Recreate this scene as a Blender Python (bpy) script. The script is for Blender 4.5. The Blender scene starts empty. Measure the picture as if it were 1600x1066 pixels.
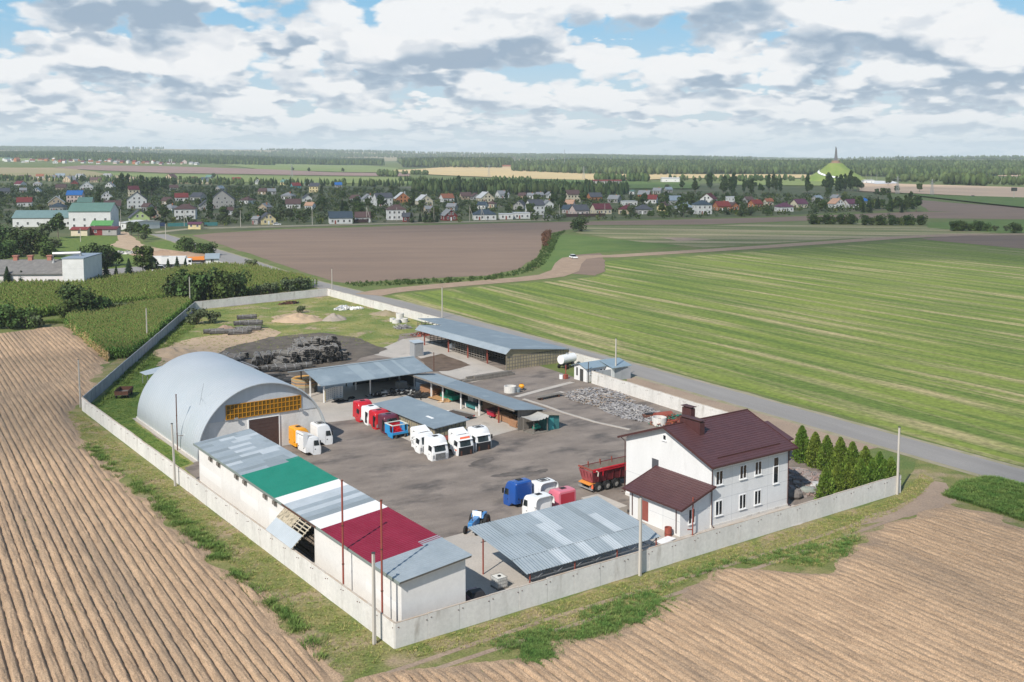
import bpy, math, random
import numpy as np
from mathutils import Vector, Matrix, noise as mnoise
from mathutils.geometry import delaunay_2d_cdt

random.seed(7); rng = np.random.default_rng(7)
SC = bpy.context.scene
COL = SC.collection
R = math.radians

# ------------------------------------------------------------------ camera
F, PX, PY, H = 1650.0, 800.0, 385.0, 39.0      # focal length and principal point in pixels of a 1600 x 1066 frame; eye height
TILT = math.atan(145.0 / F)
cam_d = bpy.data.cameras.new('camera'); cam = bpy.data.objects.new('camera', cam_d); COL.objects.link(cam)
cam_d.sensor_fit = 'HORIZONTAL'; cam_d.sensor_width = 36.0
cam_d.lens = 36.0 * F / 1600.0
cam_d.shift_y = -(533.0 - PY) / 1600.0
cam_d.clip_start = 0.5; cam_d.clip_end = 40000
cam.location = (0, 0, H); cam.rotation_euler = (math.pi / 2 - TILT, 0, 0)
SC.camera = cam

# ------------------------------------------------------------------ exposure, sky, sun
SC.view_settings.view_transform = 'Standard'; SC.view_settings.look = 'None'
SC.view_settings.exposure = 0.10; SC.view_settings.gamma = 1.0; SC.view_settings.use_curve_mapping = False
SUN_EL = R(42.0); SHADOW_AZ = R(60.5)           # shadows run towards this heading (counter-clockwise from +X)
sun_d = bpy.data.lights.new('sun', 'SUN'); sun_d.energy = 5.0; sun_d.angle = R(0.6); sun_d.color = (1.0, 0.945, 0.865)
sun = bpy.data.objects.new('sun', sun_d); COL.objects.link(sun)
sd = Vector((math.cos(SHADOW_AZ) * math.cos(SUN_EL), math.sin(SHADOW_AZ) * math.cos(SUN_EL), -math.sin(SUN_EL)))
sun.rotation_euler = sd.to_track_quat('-Z', 'Y').to_euler()

world = bpy.data.worlds.new('World'); SC.world = world; world.use_nodes = True
world.cycles.sampling_method = 'MANUAL'; world.cycles.sample_map_resolution = 256
def build_sky():
    COVER = 0.135
    nt = world.node_tree; N = nt.nodes; L = nt.links; N.clear()
    def n(t, **k):
        o = N.new(t)
        for a, b in k.items(): setattr(o, a, b)
        return o
    def m(op, a, b=None, c=None, clamp=False):
        o = n('ShaderNodeMath', operation=op, use_clamp=clamp)
        for i, v in enumerate((a, b, c)):
            if v is None: continue
            if isinstance(v, (int, float)): o.inputs[i].default_value = v
            else: L.new(v, o.inputs[i])
        return o.outputs[0]
    def ss(x, a, b, lo=0.0, hi=1.0):
        o = n('ShaderNodeMapRange', interpolation_type='SMOOTHSTEP')
        L.new(x, o.inputs[0]); o.inputs[1].default_value = a; o.inputs[2].default_value = b
        o.inputs[3].default_value = lo; o.inputs[4].default_value = hi
        return o.outputs[0]
    def mix(f, a, b):
        o = n('ShaderNodeMix', data_type='RGBA')
        if isinstance(f, float): o.inputs[0].default_value = f
        else: L.new(f, o.inputs[0])
        for i, v in ((6, a), (7, b)):
            if isinstance(v, tuple): o.inputs[i].default_value = v + (1.0,)
            else: L.new(v, o.inputs[i])
        return o.outputs[2]
    sky = n('ShaderNodeTexSky', sky_type='NISHITA', sun_disc=False, sun_elevation=SUN_EL,
            sun_rotation=math.atan2(-math.cos(SHADOW_AZ), -math.sin(SHADOW_AZ)), air_density=1.0, dust_density=1.6, ozone_density=1.5)
    tc = n('ShaderNodeTexCoord'); sep = n('ShaderNodeSeparateXYZ'); L.new(tc.outputs['Generated'], sep.inputs[0])
    x, y, z = sep.outputs
    az = m('ARCTAN2', x, y); el = m('ARCSINE', z)
    def coord(sx, sy, off, dy=0.0):
        cv = n('ShaderNodeCombineXYZ')
        L.new(m('MULTIPLY_ADD', az, sx, off), cv.inputs[0]); L.new(m('MULTIPLY_ADD', m('ADD', el, dy) if dy else el, sy, off * 1.7), cv.inputs[1])
        cv.inputs[2].default_value = off * 0.31
        return cv.outputs[0]
    def noise(v, detail=6.0, rough=0.55, scale=1.0, warp=0.0):
        t = n('ShaderNodeTexNoise', noise_dimensions='3D'); L.new(v, t.inputs['Vector']); t.inputs['Scale'].default_value = scale
        t.inputs['Detail'].default_value = detail; t.inputs['Roughness'].default_value = rough; t.inputs['Distortion'].default_value = warp
        return t
    def puff(v, scale):
        t = n('ShaderNodeTexVoronoi', voronoi_dimensions='2D', feature='F1', normalize=False); L.new(v, t.inputs['Vector'])
        t.inputs['Scale'].default_value = scale; t.inputs['Detail'].default_value = 0.0
        return m('POWER', t.outputs['Distance'], 2.0)
    def cloud(sx, sy, off, dy=0.0):
        v = coord(sx, sy, off, dy)
        w = noise(v, 4.0, 0.62, 2.6)
        add = n('ShaderNodeVectorMath', operation='MULTIPLY_ADD'); L.new(w.outputs['Color'], add.inputs[0]); add.inputs[1].default_value = (.36, .36, .0); L.new(v, add.inputs[2])
        b = noise(v, 5.0, 0.5)
        p = m('ADD', m('MULTIPLY', puff(add.outputs[0], 2.2), 0.26), m('MULTIPLY', puff(add.outputs[0], 5.3), 0.11))
        return m('SUBTRACT', m('ADD', b.outputs['Fac'], COVER), p)
    K = 8.0
    base = mix(ss(el, 0.0, 0.16), (0.70 * K, 0.82 * K, 0.92 * K), (0.22 * K, 0.56 * K, 0.86 * K))
    base = mix(ss(el, 0.16, 0.75), base, (0.085 * K, 0.23 * K, 0.52 * K))
    base = mix(0.25, base, sky.outputs[0])
    out = base
    # cloud decks from the far horizon to overhead: az scale, el scale, angles where the deck fades in and out, cover, seed, shading step
    decks = [(24.0, 88.0, -0.01, 0.004, 0.038, 0.026, 0.455, 3.7, 0.0036),
             (17.0, 50.0, 0.008, 0.018, 0.070, 0.050, 0.455, 11.3, 0.0065),
             (11.5, 27.0, 0.030, 0.044, 0.125, 0.096, 0.452, 24.9, 0.0115),
             (8.2, 16.5, 0.062, 0.086, 0.42, 0.22, 0.440, 33.2, 0.018)]
    for sx, sy, a0, a1, b1, b0, th, off, step in decks:
        d0 = cloud(sx, sy, off); du = cloud(sx, sy, off, step); dl = noise(coord(sx, sy, off, step * 1.7), 3.0, 0.5).outputs['Fac']; dc = noise(coord(sx, sy, off), 3.0, 0.5).outputs['Fac']
        win = m('MULTIPLY', ss(el, a0, a1), ss(el, b0, b1, 1.0, 0.0))
        dens = m('SUBTRACT', d0, m('MULTIPLY_ADD', win, -0.30, th + 0.30))
        alpha = ss(dens, -0.01, 0.08)
        fine = ss(m('SUBTRACT', d0, du), -0.10, 0.12)                # tops of the puffs catch the light
        broad = ss(m('SUBTRACT', dc, dl), -0.06, 0.09)             # bases have cloud above them
        thick = ss(dens, 0.0, 0.16)
        lit = m('ADD', m('MULTIPLY', fine, 0.58), m('MULTIPLY', broad, 0.52))
        lit = m('ADD', lit, m('MULTIPLY', m('SUBTRACT', 1.0, thick), 0.30), clamp=True)
        cr = n('ShaderNodeValToRGB'); L.new(lit, cr.inputs[0]); e = cr.color_ramp.elements
        e[0].position = 0.06; e[0].color = (0.37 * K, 0.47 * K, 0.59 * K, 1); e[1].position = 0.84; e[1].color = (0.95 * K, 0.96 * K, 0.97 * K, 1)
        q = e.new(0.29); q.color = (0.53 * K, 0.615 * K, 0.71 * K, 1); q = e.new(0.53); q.color = (0.76 * K, 0.80 * K, 0.85 * K, 1)
        c = mix(ss(el, 0.0, 0.075, 0.45, 0.0), cr.outputs[0], (0.86 * K, 0.905 * K, 0.94 * K))
        out = mix(m('MULTIPLY', alpha, 0.97), out, c)
    hz = ss(el, 0.0, 0.035, 0.60, 0.0)
    out = mix(hz, out, (0.71 * K, 0.81 * K, 0.89 * K))
    bg = n('ShaderNodeBackground'); L.new(out, bg.inputs[0]); bg.inputs[1].default_value = 0.115
    wo = n('ShaderNodeOutputWorld'); L.new(bg.outputs[0], wo.inputs[0])
build_sky()

# ------------------------------------------------------------------ terrain and pixel-to-place helpers
def sm(t):
    t = np.clip(t, 0.0, 1.0); return t * t * (3 - 2 * t)
_hx = np.array([-0.9, -0.485, -0.333, -0.212, -0.121, 0.0, 0.18, 0.30, 0.485, 0.9])
_hy = np.array([232., 232., 233.5, 235.5, 238.5, 243., 247., 250., 254., 256.])
def T(x, y):
    """ground height: flat round the yard, rising to low wooded hills far away"""
    x = np.asarray(x, float); y = np.asarray(y, float)
    d = np.maximum(y, 1.0); a = x / d
    left = sm((-a - 0.10) / 0.34)
    z = 17.0 * sm((d - 1450) / 1000) * left + 14.0 * sm((d - 2900) / 900) * left
    z = z + 8.0 * sm((d - 2500) / 700) * (1 - sm((np.abs(a + 0.02) - 0.02) / 0.16))
    z = z + 7.0 * sm((d - 2350) / 500) * sm((a - 0.02) / 0.06)
    far = 39.0 - (np.interp(a, _hx, _hy) - 240.0) * 9000.0 / F
    k = sm((d - 5200) / 3600)
    z = z * (1 - k) + far * k
    z = z + (6.0 * np.sin(x / 730.0 + 1.3) * np.sin(y / 900.0)) * sm((d - 2600) / 2500)
    return np.where(y < 600, 0.0, z)
_c, _s = math.cos(TILT), math.sin(TILT)
def at(px, py, z=0.0):
    """place at height z that the photograph shows at this pixel"""
    dx = (px - PX) / F; d = (py - PY) / F
    v = (dx, _c - d * _s, -_s - d * _c); t = (z - H) / v[2]
    return Vector((v[0] * t, v[1] * t, z))
def atg(px, py):
    p = at(px, py)
    for _ in range(12):
        z = float(T(p.x, p.y)); q = at(px, py, min(z, 37.5)); p = (p + q) / 2 if _ < 8 else q
    p.z = float(T(p.x, p.y)); return p
def far_at(px, d):
    x = (px - PX) / F * d * 1.0; return Vector((x, d, float(T(x, d))))
ANG = R(35.2)                                     # the yard's own axes: u along the front wall, v along the left wall
UX = Vector((math.cos(ANG), math.sin(ANG), 0)); VX = Vector((-math.sin(ANG), math.cos(ANG), 0))
O = at(617, 1014)
def W(u, v, z=0.0): 
    p = O + UX * u + VX * v; return Vector((p.x, p.y, z))
def UV(px, py, z=0.0):
    d = at(px, py, z) - O; return d.x * UX.x + d.y * UX.y, d.x * VX.x + d.y * VX.y

# ------------------------------------------------------------------ materials
MATS = {}
def mat(name, col, col2=None, scale=1.0, lo=0.35, hi=0.65, rough=0.8, metal=0.0, spec=0.3, bump=0.0, bscale=None,
        stretch=(1, 1, 1), rot=0.0, island=0.0, detail=6.0, col3=None, scale3=0.1, lo3=0.5, hi3=0.7, world=False, trans=0.0, fine=0.0, fscale=30.0, coat=0.0):
    if name in MATS: return MATS[name]
    mt = bpy.data.materials.new(name); mt.use_nodes = True; MATS[name] = mt
    nt = mt.node_tree; N = nt.nodes; L = nt.links; b = N['Principled BSDF']
    b.inputs['Roughness'].default_value = rough; b.inputs['Metallic'].default_value = metal
    b.inputs['Specular IOR Level'].default_value = spec
    if coat: b.inputs['Coat Weight'].default_value = coat; b.inputs['Coat Roughness'].default_value = 0.08
    b.inputs['Base Color'].default_value = (*col, 1)
    vec = None
    if col2 or bump or col3 or fine:
        if world: g = N.new('ShaderNodeNewGeometry'); src = g.outputs['Position']
        else: g = N.new('ShaderNodeTexCoord'); src = g.outputs['Object']
        mp = N.new('ShaderNodeMapping'); L.new(src, mp.inputs[0]); mp.inputs['Rotation'].default_value = (0, 0, rot); mp.inputs['Scale'].default_value = stretch
        mp.vector_type = 'POINT'
        # rotate first, stretch afterwards
        if rot:
            mp.inputs['Scale'].default_value = (1, 1, 1)
            m2 = N.new('ShaderNodeMapping'); L.new(mp.outputs[0], m2.inputs[0]); m2.inputs['Scale'].default_value = stretch; vec = m2.outputs[0]
        else: vec = mp.outputs[0]
    def noise(sc, det=detail, ro=0.6, v=None):
        t = N.new('ShaderNodeTexNoise'); L.new(v or vec, t.inputs['Vector']); t.inputs['Scale'].default_value = sc
        t.inputs['Detail'].default_value = det; t.inputs['Roughness'].default_value = ro; return t.outputs['Fac']
    def rng_(x, a, c, o0=0., o1=1.):
        r = N.new('ShaderNodeMapRange'); L.new(x, r.inputs[0]); r.inputs[1].default_value = a; r.inputs[2].default_value = c
        r.inputs[3].default_value = o0; r.inputs[4].default_value = o1; return r.outputs[0]
    def mix(f, a, c, mode='MIX'):
        o = N.new('ShaderNodeMix'); o.data_type = 'RGBA'; o.blend_type = mode
        if isinstance(f, float): o.inputs[0].default_value = f
        else: L.new(f, o.inputs[0])
        for i, v in ((6, a), (7, c)):
            if isinstance(v, tuple): o.inputs[i].default_value = (*v, 1)
            else: L.new(v, o.inputs[i])
        return o.outputs[2]
    cur = tuple(col)
    if col2: cur = mix(rng_(noise(scale), lo, hi), tuple(col), tuple(col2))
    if col3: cur = mix(rng_(noise(scale3), lo3, hi3), cur, tuple(col3))
    if fine:
        v = rng_(noise(fscale, 3.0, 0.7, src), 0.25, 0.75, 1 - fine, 1 + fine)
        cb = N.new('ShaderNodeCombineColor'); [L.new(v, cb.inputs[i]) for i in range(3)]
        cur = mix(1.0, cur, cb.outputs[0], 'MULTIPLY')
    if island:
        g2 = N.new('ShaderNodeNewGeometry')
        v = rng_(g2.outputs['Random Per Island'], 0., 1., 1 - island, 1 + island)
        hs = N.new('ShaderNodeHueSaturation'); L.new(v, hs.inputs['Value'])
        oi = N.new('ShaderNodeObjectInfo')
        L.new(rng_(oi.outputs['Random'], 0., 1., 0.485, 0.52), hs.inputs['Hue'])
        if isinstance(cur, tuple): hs.inputs['Color'].default_value = (*cur, 1)
        else: L.new(cur, hs.inputs['Color'])
        cur = hs.outputs[0]
    if not isinstance(cur, tuple): L.new(cur, b.inputs['Base Color'])
    if bump:
        bp = N.new('ShaderNodeBump'); bp.inputs['Strength'].default_value = 1.0; bp.inputs['Distance'].default_value = bump
        L.new(noise(bscale or scale * 3), bp.inputs['Height']); L.new(bp.outputs[0], b.inputs['Normal'])
    if trans:
        b.inputs['Transmission Weight'].default_value = trans
    return mt

# ------------------------------------------------------------------ mesh building
class MB:
    def __init__(s): s.v = []; s.f = []; s.m = []; s.mats = []
    def mi(s, m):
        if m is None: return 0
        if m not in s.mats: s.mats.append(m)
        return s.mats.index(m)
    def add(s, vs, fs, m=None):
        o = len(s.v); k = s.mi(m); s.v += [tuple(p) for p in vs]
        for f in fs: s.f.append(tuple(i + o for i in f)); s.m.append(k)
        return s
    def box(s, x0, x1, y0, y1, z0, z1, m=None, M=None):
        vs = [(x0, y0, z0), (x1, y0, z0), (x1, y1, z0), (x0, y1, z0), (x0, y0, z1), (x1, y0, z1), (x1, y1, z1), (x0, y1, z1)]
        if M is not None: vs = [M @ Vector(p) for p in vs]
        return s.add(vs, [(3, 2, 1, 0), (4, 5, 6, 7), (0, 1, 5, 4), (1, 2, 6, 5), (2, 3, 7, 6), (3, 0, 4, 7)], m)
    def hexa(s, p, m=None):
        return s.add(p, [(3, 2, 1, 0), (4, 5, 6, 7), (0, 1, 5, 4), (1, 2, 6, 5), (2, 3, 7, 6), (3, 0, 4, 7)], m)
    def slab(s, a, b, c, d, t, m=None):
        """four top corners in order, thickness t downwards"""
        lo = [(p[0], p[1], p[2] - t) for p in (a, b, c, d)]
        return s.hexa(lo + [a, b, c, d], m)
    def quad(s, a, b, c, d, m=None): return s.add([a, b, c, d], [(0, 1, 2, 3)], m)
    def prism(s, poly, axis, a, b, m=None):
        """polygon in the two other axes, extruded along axis 'x','y' or 'z'"""
        def P(p, t): return {'x': (t, p[0], p[1]), 'y': (p[0], t, p[1]), 'z': (p[0], p[1], t)}[axis]
        n = len(poly); vs = [P(p, a) for p in poly] + [P(p, b) for p in poly]
        fs = [tuple(range(n))[::-1], tuple(range(n, 2 * n))] + [(i, (i + 1) % n, n + (i + 1) % n, n + i) for i in range(n)]
        return s.add(vs, fs, m)
    def tube(s, pts, r, n=8, m=None, cap=True, r2=None):
        pts = [Vector(p) for p in pts]; rings = []
        for i, p in enumerate(pts):
            t = (pts[min(i + 1, len(pts) - 1)] - pts[max(i - 1, 0)]).normalized()
            up = Vector((0, 0, 1)) if abs(t.z) < .9 else Vector((1, 0, 0))
            a = t.cross(up).normalized(); b = t.cross(a)
            rr = r if r2 is None else r + (r2 - r) * i / (len(pts) - 1)
            rings.append([p + a * rr * math.cos(2 * math.pi * k / n) + b * rr * math.sin(2 * math.pi * k / n) for k in range(n)])
        vs = [q for rg in rings for q in rg]; fs = []
        for i in range(len(pts) - 1):
            for k in range(n): fs.append((i * n + k, i * n + (k + 1) % n, (i + 1) * n + (k + 1) % n, (i + 1) * n + k))
        if cap: fs += [tuple(range(n))[::-1], tuple(range((len(pts) - 1) * n, len(pts) * n))]
        return s.add(vs, fs, m)
    def lathe(s, prof, n=16, m=None, c=(0, 0)):
        vs = []; fs = []
        for r_, z in prof:
            for k in range(n): vs.append((c[0] + r_ * math.cos(2 * math.pi * k / n), c[1] + r_ * math.sin(2 * math.pi * k / n), z))
        for i in range(len(prof) - 1):
            for k in range(n): fs.append((i * n + k, i * n + (k + 1) % n, (i + 1) * n + (k + 1) % n, (i + 1) * n + k))
        return s.add(vs, fs, m)
    def build(s, name, m=None, parent=None, smooth=False, loc=None, rotz=None, bevel=0.0):
        me = bpy.data.meshes.new(name); me.from_pydata(s.v, [], s.f)
        if s.mats:
            for q in s.mats: me.materials.append(q)
            me.polygons.foreach_set('material_index', s.m)
        elif m: me.materials.append(m)
        if smooth: me.polygons.foreach_set('use_smooth', [True] * len(s.f))
        me.update()
        o = bpy.data.objects.new(name, me); COL.objects.link(o)
        if parent: o.parent = parent
        if loc is not None: o.location = loc
        if rotz is not None: o.rotation_euler.z = rotz
        if bevel:
            bv = o.modifiers.new('bevel', 'BEVEL'); bv.width = bevel; bv.segments = 2; bv.limit_method = 'ANGLE'; bv.angle_limit = R(40)
        return o
def np_mesh(name, V, Q, m, parent=None, tri=False, smooth=False):
    """big mesh straight from arrays: V (n,3), Q (k,4) or (k,3)"""
    V = np.asarray(V, np.float32); Q = np.asarray(Q, np.int32); k = Q.shape[1]
    me = bpy.data.meshes.new(name)
    me.vertices.add(len(V)); me.vertices.foreach_set('co', V.ravel())
    me.loops.add(Q.size); me.loops.foreach_set('vertex_index', Q.ravel())
    me.polygons.add(len(Q)); me.polygons.foreach_set('loop_start', np.arange(0, Q.size, k, dtype=np.int32))
    me.polygons.foreach_set('loop_total', np.full(len(Q), k, np.int32))
    if smooth: me.polygons.foreach_set('use_smooth', np.ones(len(Q), bool))
    me.materials.append(m); me.update(calc_edges=True); me.validate()
    o = bpy.data.objects.new(name, me); COL.objects.link(o)
    if parent: o.parent = parent
    return o
def tag(o, label, cat, group=None, kind=None):
    if label: o['label'] = label
    if cat: o['category'] = cat
    if group: o['group'] = group
    if kind: o['kind'] = kind
    return o
def thing(name, label, cat, loc, rotz=0.0, group=None):
    o = bpy.data.objects.new(name, None); COL.objects.link(o); o.empty_display_size = 0.5
    o.location = loc; o.rotation_euler.z = rotz
    return tag(o, label, cat, group)
def struct(o): o['kind'] = 'structure'; return o
def copy_tree(o, parent=None, deep=True):
    c = o.copy(); COL.objects.link(c); c.parent = parent
    for ch in o.children: copy_tree(ch, c)
    return c
def jig(a, amt): return a + random.uniform(-amt, amt)
# ------------------------------------------------------------------ palette
G_GRASS = mat('meadow_grass', (.095, .14, .035), (.16, .17, .055), .25, .35, .7, .95, world=True, col3=(.2, .16, .09), scale3=.06, lo3=.55, hi3=.75, bump=.08, bscale=3.0, fine=.35, fscale=4.0)
G_VERGE = mat('verge_grass', (.125, .155, .04), (.25, .215, .09), .35, .38, .66, .95, world=True, col3=(.31, .235, .15), scale3=.25, lo3=.50, hi3=.66, bump=.08, bscale=5.0, fine=.45, fscale=5.0)
G_LAWN = mat('lawn_grass', (.075, .135, .022), (.15, .19, .035), .5, .35, .65, .95, world=True, bump=.08, bscale=5.0, fine=.4, fscale=4.0)
G_WASTE = mat('waste_grass', (.13, .175, .04), (.27, .25, .085), .12, .40, .62, .95, world=True, col3=(.36, .27, .18), scale3=.16, lo3=.55, hi3=.66, bump=.1, bscale=3.0, fine=.4, fscale=3.0)
G_SOIL = mat('ploughed_soil', (.235, .165, .12), (.185, .13, .098), .05, .35, .7, .95, world=True, stretch=(.35, 1.6, 1), rot=R(-4), bump=.06, bscale=2.0, fine=.22, fscale=2.5)
G_SOILP = mat('pale_soil', (.34, .255, .185), (.27, .20, .15), .2, .35, .7, .95, world=True, bump=.05, bscale=4.0, fine=.25, fscale=4.0)
G_POTATO = mat('stubble_ridges', (.44, .305, .195), (.30, .208, .135), .9, .36, .66, .95, world=True, stretch=(.25, 1.6, 1), rot=R(-121.4), col3=(.25, .185, .13), scale3=.09, lo3=.52, hi3=.72, bump=.06, bscale=9.0, fine=.6, fscale=9.0)
G_STRIPE = mat('striped_pasture', (.105, .155, .028), (.37, .305, .155), 1.0, .47, .64, .95, world=True, stretch=(.014, .30, 1), rot=R(60.66), col3=(.18, .225, .04), scale3=.9, lo3=.45, hi3=.6, bump=.05, bscale=4.0, fine=.42, fscale=.9, detail=9.0)
G_GREEN = mat('green_crop', (.085, .145, .03), (.12, .17, .04), .08, .35, .65, .95, world=True, fine=.2, fscale=2.0)
G_WEED = mat('weedy_stubble', (.125, .15, .05), (.33, .275, .165), 1.0, .42, .6, .95, world=True, stretch=(.007, .09, 1), rot=R(8), fine=.3, fscale=.8)
G_YELLOW = mat('ripe_grain', (.62, .45, .22), (.52, .40, .2), .012, .35, .65, .95, world=True)
G_PALE = mat('pale_stubble', (.56, .40, .27), (.47, .34, .23), .012, .35, .65, .95, world=True)
G_TAN = mat('tan_stubble', (.36, .27, .17), (.25, .23, .10), 1.0, .4, .6, .95, world=True, stretch=(.003, .03, 1))
G_PINKSOIL = mat('far_soil', (.31, .20, .165), (.25, .17, .14), .01, .35, .65, .95, world=True)
G_FGREEN = mat('far_green', (.16, .215, .06), (.22, .25, .08), .006, .35, .65, .95, world=True)
G_GARDEN = mat('garden_ground', (.06, .085, .03), (.12, .125, .055), .05, .35, .65, .95, world=True, col3=(.17, .15, .10), scale3=.02, lo3=.55, hi3=.65)
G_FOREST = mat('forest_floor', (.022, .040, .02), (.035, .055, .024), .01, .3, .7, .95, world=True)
G_GRAVEL = mat('yard_gravel', (.172, .143, .122), (.265, .222, .188), .25, .34, .68, .9, world=True, stretch=(.75, 1.25, 1), rot=R(-30), col3=(.095, .083, .076), scale3=.2, lo3=.52, hi3=.68, bump=.03, bscale=6.0, fine=.22, fscale=6.0, detail=9.0)
G_EARTH = mat('dark_earth', (.085, .072, .06), (.15, .125, .10), .35, .35, .65, .95, world=True, bump=.05, bscale=3.0, fine=.3)
G_SAND = mat('sand', (.48, .355, .24), (.37, .27, .18), .25, .3, .7, .95, world=True, bump=.08, bscale=2.0, fine=.2)
G_CONC = mat('yard_concrete', (.47, .425, .375), (.38, .345, .305), .18, .3, .7, .85, world=True, col3=(.29, .265, .235), scale3=.35, lo3=.58, hi3=.75, fine=.12, fscale=5.0)
G_ASPH = mat('road_asphalt', (.235, .22, .205), (.285, .268, .25), .4, .3, .7, .85, world=True, stretch=(.08, 1, 1), rot=R(60.66), fine=.12, fscale=6.0)
G_SHOULD = mat('road_shoulder', (.33, .28, .22), (.25, .235, .13), .35, .35, .65, .95, world=True, fine=.3)
G_TRACK = mat('dirt_track', (.37, .265, .185), (.28, .20, .14), .3, .3, .7, .95, world=True, fine=.22, fscale=2.5)
CONC = mat('panel_concrete', (.66, .64, .605), (.53, .515, .485), .35, .36, .75, .9, col3=(.36, .33, .29), scale3=.8, lo3=.58, hi3=.78, stretch=(1, 1, .3), bump=.008, bscale=9.0, fine=.10, fscale=3.0, detail=8.0)
CONC_RUST = mat('stained_coping', (.42, .33, .25), (.5, .47, .43), .8, .35, .7, .9)
CONC_GREY = mat('grey_panel', (.33, .345, .36), (.27, .28, .295), .5, .35, .7, .9, fine=.1)
POLE = mat('pole_concrete', (.50, .465, .41), (.40, .37, .33), 1.5, .35, .7, .85, stretch=(1, 1, .15))
WHITE = mat('white_render', (.70, .70, .69), (.63, .63, .62), .5, .35, .75, .8, fine=.04, fscale=4.0, stretch=(1, 1, .25), col3=(.56, .555, .54), scale3=.9, lo3=.6, hi3=.8)
WHITEB = mat('white_brick', (.66, .645, .62), (.56, .545, .52), .5, .4, .75, .88, fine=.08, fscale=3.0, stretch=(1, 1, .4), col3=(.47, .45, .42), scale3=.7, lo3=.62, hi3=.8)
GREYBRICK = mat('grey_block', (.34, .33, .315), (.28, .275, .265), .6, .35, .7, .9, fine=.15, fscale=2.0)
ZINC = mat('zinc_sheet', (.36, .405, .43), (.30, .345, .37), .5, .35, .7, .42, .25, .5, fine=.06, fscale=3.0)
ZINC2 = mat('bright_zinc_sheet', (.50, .54, .565), (.43, .47, .49), .7, .35, .7, .40, .2, .5)
ZINC3 = mat('dull_zinc_sheet', (.27, .31, .33), (.23, .265, .285), .7, .35, .7, .5, .2, .5)
FELT = mat('blue_grey_felt', (.215, .265, .30), (.18, .225, .26), .35, .3, .7, .7, fine=.06, fscale=4.0, col3=(.26, .31, .345), scale3=.25, lo3=.55, hi3=.7)
FELTL = mat('pale_felt', (.275, .325, .355), (.235, .285, .315), .35, .3, .7, .6)
GREENR = mat('green_sheet', (.015, .175, .12), (.02, .205, .145), .6, .3, .7, .5, fine=.05)
WHITER = mat('white_sheet', (.70, .69, .68), (.64, .63, .62), .7, .3, .7, .55)
REDR = mat('wine_sheet', (.185, .012, .03), (.23, .018, .042), .6, .3, .7, .5, fine=.05)
BROWNT = mat('brown_tile', (.095, .042, .043), (.075, .034, .036), 1.2, .3, .7, .45, spec=.4, fine=.08, fscale=8.0)
BROWNP = mat('brown_paint', (.07, .028, .026), rough=.5)
RUST = mat('red_rust', (.30, .075, .05), (.20, .055, .04), 2.0, .35, .7, .75, stretch=(1, 1, .3))
RUSTD = mat('dark_rust', (.12, .05, .032), (.08, .04, .03), 2.0, .35, .7, .85)
HANGAR = mat('galvanised_arch', (.53, .56, .58), (.47, .505, .525), .16, .3, .7, .38, .35, .5, col3=(.47, .52, .535), scale3=.10, lo3=.52, hi3=.75, stretch=(1, 1, .5))
AMBER = mat('amber_pane', (.52, .235, .008), (.42, .18, .006), .8, .3, .7, .3, spec=.5)
AMBERD = mat('amber_dark_pane', (.15, .085, .012), (.11, .06, .01), 2.0, .3, .7, .25, spec=.5)
DGLASS = mat('dark_glass', (.012, .016, .02), rough=.06, spec=.6)
CABGLASS = mat('cab_glass', (.010, .017, .02), (.03, .045, .05), 1.3, .42, .6, .06, spec=.7)
BLACK = mat('black_plastic', (.018, .018, .02), rough=.6)
RUBBER = mat('rubber', (.022, .022, .022), rough=.85)
PVC = mat('white_pvc', (.78, .78, .77), rough=.4)
DOORB = mat('brown_door', (.085, .052, .045), (.065, .04, .035), 1.5, .3, .7, .6)
DOORR = mat('red_door', (.28, .082, .065), (.23, .07, .055), 2.0, .3, .7, .6)
TIMBER = mat('fresh_timber', (.50, .30, .14), (.40, .22, .10), 1.5, .3, .7, .8, stretch=(1, .3, 1))
TIMBERG = mat('weathered_timber', (.215, .195, .17), (.15, .135, .118), 2.0, .3, .7, .9, stretch=(1, 1, .15))
SLATW = mat('straw_block', (.37, .315, .195), (.24, .21, .14), .8, .3, .7, .95, fine=.2)
STEELD = mat('dark_steel', (.06, .065, .07), (.09, .085, .08), 2.0, .3, .7, .6, .4)
STEELL = mat('grey_steel', (.42, .43, .43), (.34, .34, .33), 2.0, .3, .7, .5, .4)
TEAL = mat('teal_paint', (.05, .20, .20), (.04, .155, .155), 1.2, .3, .7, .7)
def paint(name, c): return mat(name, c, tuple(q * .88 for q in c), .9, .3, .75, .35, spec=.5, coat=.3)
PW, PR, PMA, PBL, PLB, POR, PPK, PR2 = (paint('white_paint', (.80, .80, .79)), paint('red_paint', (.50, .012, .02)), paint('maroon_paint', (.115, .022, .038)),
    paint('blue_paint', (.012, .075, .31)), paint('sky_blue_paint', (.02, .27, .58)), paint('orange_paint', (.85, .36, .01)), paint('faded_pink_paint', (.62, .16, .21)), paint('crimson_paint', (.40, .01, .035)))

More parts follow.
